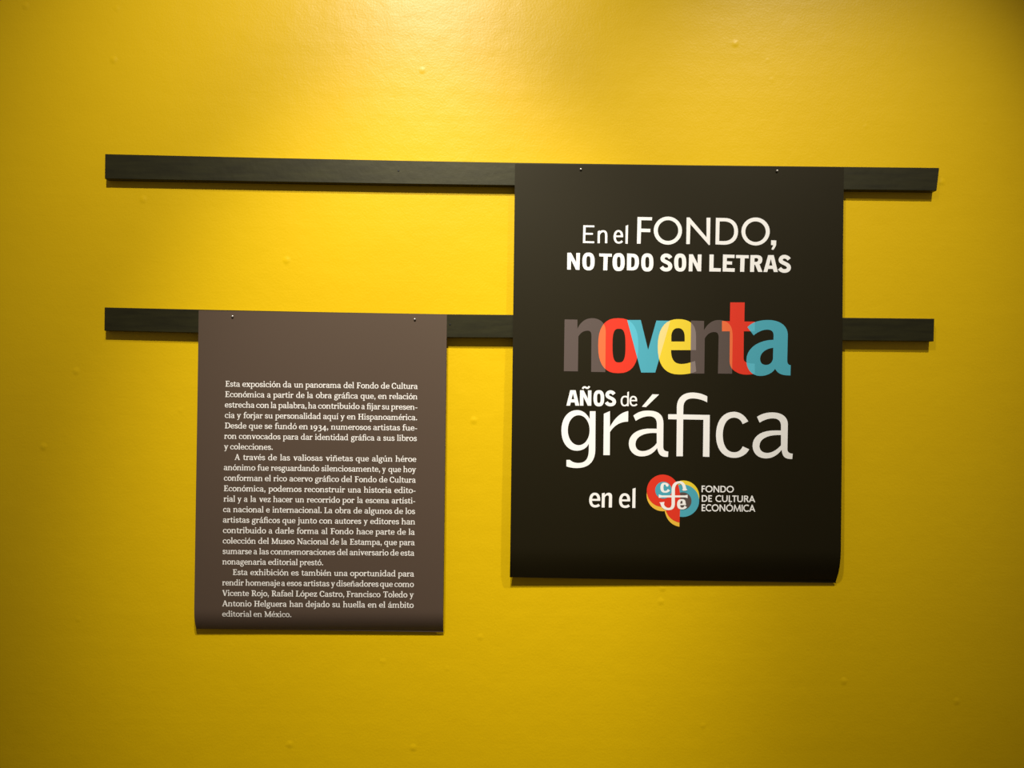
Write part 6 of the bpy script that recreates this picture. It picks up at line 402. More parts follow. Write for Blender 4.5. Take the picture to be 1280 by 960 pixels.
 'm': (90,[[[6.7,0,17.4,0,17.4,49,6.7,49]],[[1,41,12,42,14,49,10,49,1,46]],[[9.7,39,11.8,41.3,18.2,35.1,16.3,33]],[[11.8,41.3,14.1,43.3,19.9,37,18.2,35.1]],[[14.1,43.3,16.3,45.1,21.5,38.6,19.9,37]],[[16.3,45.1,18.6,46.5,23.1,40,21.5,38.6]],[[18.6,46.5,20.8,47.7,24.5,41.1,23.1,40]],[[20.8,47.7,22.9,48.6,25.9,42.1,24.5,41.1]],[[22.9,48.6,25,49.2,27.1,42.8,25.9,42.1]],[[25,49.2,27.1,49.5,28.1,43.2,27.1,42.8]],[[27.1,49.5,29,49.6,29,43.4,28.1,43.2]],[[29,49.6,32.6,49.4,31.5,43.1,29,43.4]],[[32.6,49.4,35.9,48.8,33.4,42.3,31.5,43.1]],[[35.9,48.8,39.1,47.7,34.5,41.2,33.4,42.3]],[[39.1,47.7,41.9,45.9,35.1,39.9,34.5,41.2]],[[41.9,45.9,44.2,43.4,35.6,38.6,35.1,39.9]],[[44.2,43.4,45.8,40.4,35.9,37.1,35.6,38.6]],[[45.8,40.4,46.7,37.1,36.3,35.1,35.9,37.1]],[[46.7,37.1,47.2,33.6,36.6,32.8,36.3,35.1]],[[47.2,33.6,47.3,30.1,36.7,29.9,36.6,32.8]],[[47.3,30.1,47.4,0,36.6,0,36.7,29.9]],[[40,39.1,42.5,41.4,48.2,35,46,32.9]],[[42.5,41.4,45.1,43.4,50.2,36.9,48.2,35]],[[45.1,43.4,47.6,45.1,52.2,38.6,50.2,36.9]],[[47.6,45.1,50.1,46.5,54.1,40,52.2,38.6]],[[50.1,46.5,52.5,47.7,55.8,41.1,54.1,40]],[[52.5,47.7,54.8,48.6,57.4,42.1,55.8,41.1]],[[54.8,48.6,57,49.2,58.9,42.8,57.4,42.1]],[[57,49.2,59,49.5,60.1,43.2,58.9,42.8]],[[59,49.5,61,49.6,61,43.4,60.1,43.2]],[[61,49.6,64.6,49.4,63.5,43.1,61,43.4]],[[64.6,49.4,67.9,48.8,65.4,42.3,63.5,43.1]],[[67.9,48.8,71.1,47.7,66.5,41.2,65.4,42.3]],[[71.1,47.7,73.9,45.9,67.1,39.9,66.5,41.2]],[[73.9,45.9,76.2,43.4,67.6,38.6,67.1,39.9]],[[76.2,43.4,77.8,40.4,67.9,37.1,67.6,38.6]],[[77.8,40.4,78.7,37.1,68.3,35.1,67.9,37.1]],[[78.7,37.1,79.2,33.6,68.6,32.8,68.3,35.1]],[[79.2,33.6,79.3,30.1,68.7,29.9,68.6,32.8]],[[79.3,30.1,79.3,0,68.7,0,68.7,29.9]],[[2,0,22,0,22,6.5,2,6.5]],[[34,0,52,0,52,6.5,34,6.5]],[[65,0,85,0,85,6.5,65,6.5]]]),
 'n': (59,[[[6.7,0,17.4,0,17.4,49,6.7,49]],[[1,41,12,42,14,49,10,49,1,46]],[[10,39.1,12.4,41.4,18.2,35.1,16,32.9]],[[12.4,41.4,14.9,43.4,20.2,36.9,18.2,35.1]],[[14.9,43.4,17.3,45.1,22.1,38.6,20.2,36.9]],[[17.3,45.1,19.7,46.5,23.8,40,22.1,38.6]],[[19.7,46.5,22,47.7,25.5,41.1,23.8,40]],[[22,47.7,24.3,48.6,27,42.1,25.5,41.1]],[[24.3,48.6,26.6,49.2,28.4,42.8,27,42.1]],[[26.6,49.2,28.8,49.5,29.8,43.2,28.4,42.8]],[[28.8,49.5,31,49.6,31,43.4,29.8,43.2]],[[31,49.6,34.6,49.4,33.5,43.1,31,43.4]],[[34.6,49.4,37.9,48.8,35.4,42.3,33.5,43.1]],[[37.9,48.8,41.1,47.7,36.5,41.2,35.4,42.3]],[[41.1,47.7,43.9,45.9,37.1,39.9,36.5,41.2]],[[43.9,45.9,46.2,43.4,37.6,38.6,37.1,39.9]],[[46.2,43.4,47.8,40.4,37.9,37.1,37.6,38.6]],[[47.8,40.4,48.7,37.1,38.3,35.1,37.9,37.1]],[[48.7,37.1,49.2,33.6,38.6,32.8,38.3,35.1]],[[49.2,33.6,49.3,30.1,38.7,29.9,38.6,32.8]],[[49.3,30.1,49.4,0,38.6,0,38.7,29.9]],[[2,0,22,0,22,6.5,2,6.5]],[[34,0,54,0,54,6.5,34,6.5]]]),
 'ñ': (59,[[[6.7,0,17.4,0,17.4,49,6.7,49]],[[1,41,12,42,14,49,10,49,1,46]],[[10,39.1,12.4,41.4,18.2,35.1,16,32.9]],[[12.4,41.4,14.9,43.4,20.2,36.9,18.2,35.1]],[[14.9,43.4,17.3,45.1,22.1,38.6,20.2,36.9]],[[17.3,45.1,19.7,46.5,23.8,40,22.1,38.6]],[[19.7,46.5,22,47.7,25.5,41.1,23.8,40]],[[22,47.7,24.3,48.6,27,42.1,25.5,41.1]],[[24.3,48.6,26.6,49.2,28.4,42.8,27,42.1]],[[26.6,49.2,28.8,49.5,29.8,43.2,28.4,42.8]],[[28.8,49.5,31,49.6,31,43.4,29.8,43.2]],[[31,49.6,34.6,49.4,33.5,43.1,31,43.4]],[[34.6,49.4,37.9,48.8,35.4,42.3,33.5,43.1]],[[37.9,48.8,41.1,47.7,36.5,41.2,35.4,42.3]],[[41.1,47.7,43.9,45.9,37.1,39.9,36.5,41.2]],[[43.9,45.9,46.2,43.4,37.6,38.6,37.1,39.9]],[[46.2,43.4,47.8,40.4,37.9,37.1,37.6,38.6]],[[47.8,40.4,48.7,37.1,38.3,35.1,37.9,37.1]],[[48.7,37.1,49.2,33.6,38.6,32.8,38.3,35.1]],[[49.2,33.6,49.3,30.1,38.7,29.9,38.6,32.8]],[[49.3,30.1,49.4,0,38.6,0,38.7,29.9]],[[2,0,22,0,22,6.5,2,6.5]],[[34,0,54,0,54,6.5,34,6.5]],[[13.8,58.4,15.3,61.9,21.5,58.5,20.2,55.6]],[[15.3,61.9,17.2,64.7,22.6,60.1,21.5,58.5]],[[17.2,64.7,19.5,66.8,23.4,60.9,22.6,60.1]],[[19.5,66.8,22.1,68,24,61.2,23.4,60.9]],[[22.1,68,24.8,68.3,24.5,61.2,24,61.2]],[[24.8,68.3,27.2,67.8,25.1,61.1,24.5,61.2]],[[27.2,67.8,29.3,66.9,25.9,60.8,25.1,61.1]],[[29.3,66.9,31,65.8,26.7,60.2,25.9,60.8]],[[31,65.8,32.3,64.6,27.7,59.4,26.7,60.2]],[[32.3,64.6,33.5,63.6,29.2,58,27.7,59.4]],[[33.5,63.6,34.4,63,31.2,56.7,29.2,58]],[[34.4,63,35.1,62.7,33.4,55.9,31.2,56.7]],[[35.1,62.7,35.5,62.7,36,55.6,33.4,55.9]],[[35.5,62.7,35.9,62.8,38.6,56.2,36,55.6]],[[35.9,62.8,36.6,63.1,40.9,57.6,38.6,56.2]],[[36.6,63.1,37.5,64.1,43,59.7,40.9,57.6]],[[37.5,64.1,38.6,65.8,44.7,62.4,43,59.7]],[[38.6,65.8,39.8,68.5,46.2,65.5,44.7,62.4]]]),
 'o': (52,[[[51,25,50.4,31.1,48.6,36.5,45.8,41.3,41.9,45.2,37.3,48.1,32,49.9,26,50.5,20,49.9,14.7,48.1,10.1,45.2,6.2,41.3,3.4,36.5,1.6,31.1,1,25,1.6,18.9,3.4,13.5,6.2,8.7,10.1,4.8,14.7,1.9,20,0.1,26,-0.5,32,0.1,37.3,1.9,41.9,4.8,45.8,8.7,48.6,13.5,50.4,18.9],[39.5,25,39.1,30,37.8,34.3,35.7,37.9,33,40.7,29.7,42.4,26,43,22.3,42.4,19,40.7,16.3,37.9,14.2,34.3,12.9,30,12.5,25,12.9,20,14.2,15.7,16.3,12.1,19,9.3,22.3,7.6,26,7,29.7,7.6,33,9.3,35.7,12.1,37.8,15.7,39.1,20]]]),
 'ó': (52,[[[51,25,50.4,31.1,48.6,36.5,45.8,41.3,41.9,45.2,37.3,48.1,32,49.9,26,50.5,20,49.9,14.7,48.1,10.1,45.2,6.2,41.3,3.4,36.5,1.6,31.1,1,25,1.6,18.9,3.4,13.5,6.2,8.7,10.1,4.8,14.7,1.9,20,0.1,26,-0.5,32,0.1,37.3,1.9,41.9,4.8,45.8,8.7,48.6,13.5,50.4,18.9],[39.5,25,39.1,30,37.8,34.3,35.7,37.9,33,40.7,29.7,42.4,26,43,22.3,42.4,19,40.7,16.3,37.9,14.2,34.3,12.9,30,12.5,25,12.9,20,14.2,15.7,16.3,12.1,19,9.3,22.3,7.6,26,7,29.7,7.6,33,9.3,35.7,12.1,37.8,15.7,39.1,20]],[[21,55,27,55,38,73,27,73]]]),
 'p': (55,[[[6.7,-24,17.4,-24,17.4,49,6.7,49]],[[1,41,12,42,14,49,10,49,1,46]],[[1,-24,24,-24,24,-18,1,-18]],[[9.8,41.1,12.1,43.3,18,37,16.2,34.9]],[[12.1,43.3,14.7,45.1,19.6,38.6,18,37]],[[14.7,45.1,17.3,46.6,21.2,40,19.6,38.6]],[[17.3,46.6,19.8,47.7,22.8,41.2,21.2,40]],[[19.8,47.7,22.3,48.5,24.5,42,22.8,41.2]],[[22.3,48.5,24.7,49,26.2,42.7,24.5,42]],[[24.7,49,26.9,49.4,27.9,43.1,26.2,42.7]],[[26.9,49.4,29,49.5,29.5,43.3,27.9,43.1]],[[29,49.5,31.1,49.6,30.9,43.4,29.5,43.3]],[[31.1,49.6,35.1,49.3,33.8,43,30.9,43.4]],[[35.1,49.3,39,48.5,35.9,41.9,33.8,43]],[[39,48.5,42.6,46.8,37.5,40.3,35.9,41.9]],[[42.6,46.8,45.7,44.4,38.7,38.5,37.5,40.3]],[[45.7,44.4,48.3,41.3,39.6,36.5,38.7,38.5]],[[48.3,41.3,50.1,37.7,40.5,34.1,39.6,36.5]],[[50.1,37.7,51.4,33.7,41.1,31.4,40.5,34.1]],[[51.4,33.7,52.1,29.4,41.5,28.4,41.1,31.4]],[[52.1,29.4,52.4,25,41.6,25,41.5,28.4]],[[52.4,25,52,19.8,41.4,21.3,41.6,25]],[[52,19.8,50.9,15.1,40.9,18.1,41.4,21.3]],[[50.9,15.1,49,11,40,15.4,40.9,18.1]],[[49,11,46.4,7.4,39,13.1,40,15.4]],[[46.4,7.4,43.3,4.7,37.6,11,39,13.1]],[[43.3,4.7,39.7,2.7,35.9,9.3,37.6,11]],[[39.7,2.7,36,1.4,33.7,7.8,35.9,9.3]],[[36,1.4,32.1,0.6,31,6.9,33.7,7.8]],[[32.1,0.6,28.1,0.4,27.9,6.6,31,6.9]],[[28.1,0.4,25.9,0.4,26.2,6.7,27.9,6.6]],[[25.9,0.4,23.8,0.6,24.5,6.8,26.2,6.7]],[[23.8,0.6,21.7,0.9,22.9,7.1,24.5,6.8]],[[21.7,0.9,19.7,1.2,21.3,7.6,22.9,7.1]],[[19.7,1.2,17.7,1.7,19.8,8.1,21.3,7.6]],[[17.7,1.7,15.8,2.3,18.3,8.7,19.8,8.1]],[[15.8,2.3,13.8,3,16.9,9.5,18.3,8.7]],[[13.8,3,11.9,3.8,15.4,10.3,16.9,9.5]],[[11.9,3.8,10.1,4.7,13.9,11.3,15.4,10.3]]]),
 'q': (55,[[[38.1,36.9,36.6,38.3,42,44.7,43.9,43.1]],[[36.6,38.3,35.4,39.6,40,46.1,42,44.7]],[[35.4,39.6,34.1,40.6,37.9,47.2,40,46.1]],[[34.1,40.6,32.8,41.5,35.8,48,37.9,47.2]],[[32.8,41.5,31.5,42.2,33.8,48.7,35.8,48]],[[31.5,42.2,30.2,42.7,31.8,49.1,33.8,48.7]],[[30.2,42.7,28.8,43.1,29.8,49.4,31.8,49.1]],[[28.8,43.1,27.4,43.3,27.9,49.6,29.8,49.4]],[[27.4,43.3,26.1,43.4,25.9,49.6,27.9,49.6]],[[26.1,43.4,22.5,43,21.3,49.3,25.9,49.6]],[[22.5,43,19.8,41.8,17,48.3,21.3,49.3]],[[19.8,41.8,17.6,40.1,13,46.6,17,48.3]],[[17.6,40.1,16,38,9.4,44.1,13,46.6]],[[16,38,14.7,35.7,6.5,40.9,9.4,44.1]],[[14.7,35.7,13.7,33.2,4.3,37.1,6.5,40.9]],[[13.7,33.2,13,30.4,2.8,33,4.3,37.1]],[[13,30.4,12.5,27.3,1.9,28.6,2.8,33]],[[12.5,27.3,12.4,24,1.6,24,1.9,28.6]],[[12.4,24,12.5,20.3,2,19,1.6,24]],[[12.5,20.3,13,17.1,2.9,14.4,2,19]],[[13,17.1,13.8,14.6,4.5,10.4,2.9,14.4]],[[13.8,14.6,14.6,12.4,6.8,7,4.5,10.4]],[[14.6,12.4,15.6,10.6,9.6,4.3,6.8,7]],[[15.6,10.6,16.9,9,12.8,2.4,9.6,4.3]],[[16.9,9,18.6,7.7,16.1,1.2,12.8,2.4]],[[18.6,7.7,20.6,6.9,19.5,0.6,16.1,1.2]],[[20.6,6.9,23.1,6.6,22.9,0.4,19.5,0.6]],[[23.1,6.6,25,6.7,25.6,0.5,22.9,0.4]],[[25,6.7,27,7,28.1,0.7,25.6,0.5]],[[27,7,28.8,7.6,30.6,1.2,28.1,0.7]],[[28.8,7.6,30.5,8.3,33,1.8,30.6,1.2]],[[30.5,8.3,32,9.3,35.5,2.7,33,1.8]],[[32,9.3,33.5,10.4,37.8,3.9,35.5,2.7]],[[33.5,10.4,34.9,11.7,40.2,5.3,37.8,3.9]],[[34.9,11.7,36.2,13.2,42.4,7,40.2,5.3]],[[36.2,13.2,37.7,15,44.3,9,42.4,7]],[[36.6,-24,47.4,-24,47.4,49,36.6,49]],[[31,-24,54,-24,54,-18,31,-18]]]),
 'r': (40,[[[6.7,0,17.4,0,17.4,49,6.7,49]],[[1,41,12,42,14,49,10,49,1,46]],[[2,0,25,0,25,6.5,2,6.5]],[[8.9,32.9,10.5,36.2,18.4,32,17.1,29.1]],[[10.5,36.2,12.4,39.5,19.8,34.3,18.4,32]],[[12.4,39.5,14.6,42.3,21.3,36.2,19.8,34.3]],[[14.6,42.3,17.2,44.7,22.8,37.7,21.3,36.2]],[[17.2,44.7,20.1,46.7,24.4,38.7,22.8,37.7]],[[20.1,46.7,23.3,48,26.1,39.4,24.4,38.7]],[[23.3,48,26.7,48.8,27.9,39.8,26.1,39.4]],[[26.7,48.8,30.3,48.9,29.8,39.9,27.9,39.8]],[[30.3,48.9,33.6,48.5,32.4,39.5,29.8,39.9]],[[39.5,42,38.9,44.8,37.1,47.1,34.4,48.3,31.6,48.3,28.9,47.1,27.1,44.8,26.5,42,27.1,39.2,28.9,36.9,31.6,35.7,34.4,35.7,37.1,36.9,38.9,39.2]]]),
 's': (43,[[[30.1,34.4,29.5,36.5,38.9,40.4,39.9,37.6]],[[29.5,36.5,28.9,37.9,37.3,43.2,38.9,40.4]],[[28.9,37.9,28.3,39.1,35.3,45.5,37.3,43.2]],[[28.3,39.1,27.5,40.1,33.1,47.2,35.3,45.5]],[[27.5,40.1,26.6,41,30.7,48.6,33.1,47.2]],[[26.6,41,25.4,41.6,28.3,49.5,30.7,48.6]],[[25.4,41.6,24.1,42.1,25.8,50.1,28.3,49.5]],[[24.1,42.1,22.6,42.4,23.4,50.4,25.8,50.1]],[[22.6,42.4,21,42.5,21,50.5,23.4,50.4]],[[21,42.5,19,42.3,17.9,50.3,21,50.5]],[[19,42.3,17.4,41.9,15.1,49.8,17.9,50.3]],[[17.4,41.9,16.3,41.3,12.4,49,15.1,49.8]],[[16.3,41.3,15.5,40.5,9.9,47.7,12.4,49]],[[15.5,40.5,15,39.7,7.8,46,9.9,47.7]],[[15,39.7,14.7,38.9,6,43.9,7.8,46]],[[14.7,38.9,14.5,38.1,4.7,41.4,6,43.9]],[[14.5,38.1,14.3,37.1,4,38.8,4.7,41.4]],[[14.3,37.1,14.3,36.5,3.7,35.5,4,38.8]],[[14.3,36.5,14.3,35.4,5.5,30.2,3.7,35.5]],[[14.3,35.4,15.1,33.9,9.7,26.7,5.5,30.2]],[[15.1,33.9,17.8,32.1,14.2,24.4,9.7,26.7]],[[17.8,32.1,21.8,30.5,18.7,22.7,14.2,24.4]],[[21.8,30.5,26.3,28.8,23.2,21,18.7,22.7]],[[26.3,28.8,31,26.8,27,19.2,23.2,21]],[[31,26.8,35.6,24.2,29.5,17.3,27,19.2]],[[35.6,24.2,39.7,20.2,30.5,15.5,29.5,17.3]],[[39.7,20.2,41.3,14.4,30.7,13.6,30.5,15.5]],[[41.3,14.4,40.9,10.4,30.6,12.7,30.7,13.6]],[[40.9,10.4,39.6,7.2,30.5,11.7,30.6,12.7]],[[39.6,7.2,37.5,4.6,30.2,10.8,30.5,11.7]],[[37.5,4.6,35.1,2.7,29.7,9.9,30.2,10.8]],[[35.1,2.7,32.4,1.4,28.7,9.1,29.7,9.9]],[[32.4,1.4,29.7,0.5,27.2,8.4,28.7,9.1]],[[29.7,0.5,26.8,-0.1,25.4,7.9,27.2,8.4]],[[26.8,-0.1,23.9,-0.4,23.3,7.6,25.4,7.9]],[[23.9,-0.4,21,-0.5,21,7.5,23.3,7.6]],[[21,-0.5,18,-0.4,18.9,7.6,21,7.5]],[[18,-0.4,15.2,0.1,17.3,8,18.9,7.6]],[[15.2,0.1,12.5,0.8,16,8.6,17.3,8]],[[12.5,0.8,10,2,15,9.3,16,8.6]],[[10,2,7.7,3.6,14.3,10.2,15,9.3]],[[7.7,3.6,5.7,5.7,13.7,11.3,14.3,10.2]],[[5.7,5.7,4.1,8.1,13.2,12.6,13.7,11.3]],[[4.1,8.1,2.9,10.8,12.6,14.2,13.2,12.6]],[[2.9,10.8,2.1,13.5,11.9,16.5,12.6,14.2]]]),
 't': (35,[[[19.4,60,19.3,14.2,8.7,13.8,8.7,60]],[[19.3,14.2,19.4,12.2,8.9,10.9,8.7,13.8]],[[19.4,12.2,19.6,10.9,9.5,8,8.9,10.9]],[[19.6,10.9,19.7,10,10.8,5.5,9.5,8]],[[19.7,10,19.7,9.2,12.5,3.4,10.8,5.5]],[[19.7,9.2,19.8,8.5,14.6,2,12.5,3.4]],[[19.8,8.5,20.1,7.7,16.8,1.2,14.6,2]],[[20.1,7.7,20.8,7.1,18.9,0.7,16.8,1.2]],[[20.8,7.1,21.8,6.7,21,0.5,18.9,0.7]],[[21.8,6.7,23,6.6,23,0.4,21,0.5]],[[23,6.6,24.4,6.7,24.8,0.4,23,0.4]],[[24.4,6.7,25.6,6.9,26.6,0.6,24.8,0.4]],[[25.6,6.9,26.6,7.2,28.2,0.8,26.6,0.6]],[[26.6,7.2,27.5,7.6,29.9,1.1,28.2,0.8]],[[27.5,7.6,28.2,8.2,31.4,1.6,29.9,1.1]],[[28.2,8.2,28.9,8.8,33,2.2,31.4,1.6]],[[28.9,8.8,29.5,9.5,34.4,3,33,2.2]],[[29.5,9.5,30.2,10.2,35.8,3.9,34.4,3]],[[30.2,10.2,31,11.1,37,4.9,35.8,3.9]],[[2,43.5,32,43.5,32,50,2,50]],[[8,48,14,48,19,62,15,62]]]),
 'u': (58,[[[17.4,48,17.3,18.1,6.7,17.9,6.7,48]],[[17.3,18.1,17.5,15.2,6.9,14,6.7,17.9]],[[17.5,15.2,17.8,13.1,7.6,10.4,6.9,14]],[[17.8,13.1,18.1,11.5,9,7.2,7.6,10.4]],[[18.1,11.5,18.4,10.3,11,4.6,9,7.2]],[[18.4,10.3,18.8,9.1,13.4,2.7,11,4.6]],[[18.8,9.1,19.5,8.1,16,1.5,13.4,2.7]],[[19.5,8.1,20.6,7.3,18.7,0.8,16,1.5]],[[20.6,7.3,22.2,6.8,21.3,0.5,18.7,0.8]],[[22.2,6.8,24,6.6,24,0.4,21.3,0.5]],[[24,6.6,26.2,6.8,27,0.5,24,0.4]],[[26.2,6.8,28.2,7.3,29.9,0.9,27,0.5]],[[28.2,7.3,30.1,8.1,32.6,1.6,29.9,0.9]],[[30.1,8.1,31.8,9.2,35.3,2.6,32.6,1.6]],[[31.8,9.2,33.5,10.4,37.8,3.9,35.3,2.6]],[[33.5,10.4,35,11.8,40.2,5.4,37.8,3.9]],[[35,11.8,36.6,13.4,42.5,7.1,40.2,5.4]],[[36.6,13.4,38,15.1,44.5,9,42.5,7.1]],[[38,15.1,39.6,17,46.4,11,44.5,9]],[[37.6,0,48.4,0,48.4,49,37.6,49]],[[1,41,12,42,14,49,10,49,1,46]],[[32,41,43,42,45,49,41,49,32,46]],[[43,0,56,0,56,6.5,43,6.5]]]),
 'ú': (58,[[[17.4,48,17.3,18.1,6.7,17.9,6.7,48]],[[17.3,18.1,17.5,15.2,6.9,14,6.7,17.9]],[[17.5,15.2,17.8,13.1,7.6,10.4,6.9,14]],[[17.8,13.1,18.1,11.5,9,7.2,7.6,10.4]],[[18.1,11.5,18.4,10.3,11,4.6,9,7.2]],[[18.4,10.3,18.8,9.1,13.4,2.7,11,4.6]],[[18.8,9.1,19.5,8.1,16,1.5,13.4,2.7]],[[19.5,8.1,20.6,7.3,18.7,0.8,16,1.5]],[[20.6,7.3,22.2,6.8,21.3,0.5,18.7,0.8]],[[22.2,6.8,24,6.6,24,0.4,21.3,0.5]],[[24,6.6,26.2,6.8,27,0.5,24,0.4]],[[26.2,6.8,28.2,7.3,29.9,0.9,27,0.5]],[[28.2,7.3,30.1,8.1,32.6,1.6,29.9,0.9]],[[30.1,8.1,31.8,9.2,35.3,2.6,32.6,1.6]],[[31.8,9.2,33.5,10.4,37.8,3.9,35.3,2.6]],[[33.5,10.4,35,11.8,40.2,5.4,37.8,3.9]],[[35,11.8,36.6,13.4,42.5,7.1,40.2,5.4]],[[36.6,13.4,38,15.1,44.5,9,42.5,7.1]],[[38,15.1,39.6,17,46.4,11,44.5,9]],[[37.6,0,48.4,0,48.4,49,37.6,49]],[[1,41,12,42,14,49,10,49,1,46]],[[32,41,43,42,45,49,41,49,32,46]],[[43,0,56,0,56,6.5,43,6.5]],[[22,55,28,55,39,73,28,73]]]),
 'v': (51,[[[15.9,50,31.9,3,20.1,-1,4.1,46]],[[45.9,46.7,29.9,-0.3,22.1,2.3,38.1,49.3]],[[-1,43.5,20,43.5,20,49.5,-1,49.5]],[[32,43.5,53,43.5,53,49.5,32,49.5]]]),
 'x': (51,[[[15.2,51.5,46.2,4.5,35.8,-2.5,4.8,44.5]],[[44.4,45.8,13.4,-1.2,6.6,3.2,37.6,50.2]],[[0,43.5,21,43.5,21,49.5,0,49.5]],[[31,43.5,51,43.5,51,49.5,31,49.5]],[[0,0,20,0,20,6,0,6]],[[30,0,52,0,52,6,30,6]]]),
 'y': (51,[[[15.9,50.2,32.9,4.2,21.1,-0.2,4.1,45.8]],[[47,45.6,29,-5.5,21,-2.5,39,48.4]],[[29,-5.5,27.2,-10,19.4,-6.5,21,-2.5]],[[27.2,-10,25.2,-13.9,17.8,-9.6,19.4,-6.5]],[[25.2,-13.9,22.9,-17.2,16.3,-11.8,17.8,-9.6]],[[22.9,-17.2,20.3,-19.9,14.9,-13.3,16.3,-11.8]],[[20.3,-19.9,17.3,-21.8,13.5,-14.2,14.9,-13.3]],[[17.3,-21.8,14,-23,12.2,-14.6,13.5,-14.2]],[[14,-23,10.6,-23.3,10.6,-14.8,12.2,-14.6]],[[10.6,-23.3,7.1,-23,8.7,-14.6,10.6,-14.8]],[[7.1,-23,3.9,-22.1,6.1,-13.9,8.7,-14.6]],[[-1,43.5,20,43.5,20,49.5,-1,49.5]],[[33,43.5,54,43.5,54,49.5,33,49.5]]]),
 'z': (46,[[[5,42,41,42,41,49.5,5,49.5]],[[4,0,43,0,43,7.5,4,7.5]],[[41.1,43.2,12.1,1.2,3.9,6.8,32.9,48.8]],[[5,34,11,34,11,46,5,46]],[[37,3,43,3,43,16,37,16]]]),
 'A': (68,[[[35.9,67.7,11.9,-1.3,4.1,1.3,28.1,70.3]],[[39.3,71.3,64.3,2.3,51.7,-2.3,26.7,66.7]],[[18,21,48,21,48,28,18,28]],[[0,0,20,0,20,6.5,0,6.5]],[[46,0,69,0,69,6.5,46,6.5]],[[24,70,38,70,38,62,28,62]]]),
 'C': (62,[[[46.1,47.9,44.9,51.6,56.3,56.4,57.9,52.1]],[[44.9,51.6,43.7,54.3,54.1,60.3,56.3,56.4]],[[43.7,54.3,42.6,56.6,51.6,63.6,54.1,60.3]],[[42.6,56.6,41.5,58.3,48.8,66.1,51.6,63.6]],[[41.5,58.3,40.3,59.8,45.8,68,48.8,66.1]],[[40.3,59.8,39,61,42.8,69.2,45.8,68]],[[39,61,37.5,61.8,39.8,70,42.8,69.2]],[[37.5,61.8,35.8,62.3,36.8,70.4,39.8,70]],[[35.8,62.3,34.1,62.5,33.9,70.5,36.8,70.4]],[[34.1,62.5,29.2,61.9,27.6,70,33.9,70.5]],[[29.2,61.9,25.2,60.3,21.7,68.6,27.6,70]],[[25.2,60.3,22.2,58,16.3,66.2,21.7,68.6]],[[22.2,58,19.8,55.2,11.7,62.7,16.3,66.2]],[[19.8,55.2,18,52,7.8,58.2,11.7,62.7]],[[18,52,16.5,48.4,5,53,7.8,58.2]],[[16.5,48.4,15.4,44.3,3,47.3,5,53]],[[15.4,44.3,14.7,39.8,1.9,41.3,3,47.3]],[[14.7,39.8,14.5,35,1.5,35,1.9,41.3]],[[14.5,35,14.8,29.7,1.9,28.1,1.5,35]],[[14.8,29.7,15.6,25,3.3,21.7,1.9,28.1]],[[15.6,25,16.8,20.9,5.5,15.9,3.3,21.7]],[[16.8,20.9,18.4,17.3,8.7,10.8,5.5,15.9]],[[18.4,17.3,20.4,14.2,12.7,6.5,8.7,10.8]],[[20.4,14.2,22.9,11.6,17.4,3.3,12.7,6.5]],[[22.9,11.6,25.9,9.4,22.6,1.2,17.4,3.3]],[[25.9,9.4,29.7,8,28.1,-0.1,22.6,1.2]],[[29.7,8,34.1,7.5,33.9,-0.5,28.1,-0.1]],[[34.1,7.5,36.5,7.6,37.3,-0.4,33.9,-0.5]],[[36.5,7.6,38.9,8.1,40.5,-0,37.3,-0.4]],[[38.9,8.1,41,8.8,43.7,0.6,40.5,-0]],[[41,8.8,42.9,9.9,46.9,1.6,43.7,0.6]],[[42.9,9.9,44.7,11.2,49.9,3,46.9,1.6]],[[44.7,11.2,46.4,12.8,52.9,4.8,49.9,3]],[[46.4,12.8,48,14.6,55.7,7,52.9,4.8]],[[48,14.6,49.5,16.7,58.4,9.7,55.7,7]],[[49.5,16.7,51.3,19.4,60.7,12.6,58.4,9.7]],[[50,47,56,47,56,68,50,68]]]),
 'D': (70,[[[10.5,0,23.5,0,23.5,70,10.5,70]],[[2,70.2,30.1,70.3,29.9,62.7,2,62.8]],[[30.1,70.3,37.4,69.8,36.3,62.2,29.9,62.7]],[[37.4,69.8,44,68.6,41.5,60.8,36.3,62.2]],[[44,68.6,50,66.6,45.6,58.6,41.5,60.8]],[[50,66.6,55.3,63.6,48.6,55.8,45.6,58.6]],[[55.3,63.6,59.9,59.6,50.8,52.7,48.6,55.8]],[[59.9,59.6,63.4,54.5,52.3,49.3,50.8,52.7]],[[63.4,54.5,65.7,48.8,53.5,45.4,52.3,49.3]],[[65.7,48.8,67.1,42.6,54.2,41,53.5,45.4]],[[67.1,42.6,67.5,36,54.5,36,54.2,41]],[[67.5,36,67,28.8,54.2,30.5,54.5,36]],[[67,28.8,65.5,22,53.3,25.6,54.2,30.5]],[[65.5,22,62.9,16,52,21.4,53.3,25.6]],[[62.9,16,59.2,10.8,50.1,17.7,52,21.4]],[[59.2,10.8,54.5,6.6,47.8,14.3,50.1,17.7]],[[54.5,6.6,49.2,3.5,44.7,11.5,47.8,14.3]],[[49.2,3.5,43.3,1.4,40.7,9.2,44.7,11.5]],[[43.3,1.4,36.9,0.2,35.7,7.8,40.7,9.2]],[[36.9,0.2,30.1,-0.3,29.9,7.3,35.7,7.8]],[[30.1,-0.3,2,-0.2,2,7.2,29.9,7.3]]]),
 'E': (58,[[[10.5,0,23.5,0,23.5,70,10.5,70]],[[3,63.5,51,63.5,51,70,3,70]],[[3,0,53,0,53,6.5,3,6.5]],[[17,32,42,32,42,39,17,39]],[[45,54,51,54,51,70,45,70]],[[48,0,54,0,54,17,48,17]],[[37,26,42,26,42,45,37,45]]]),
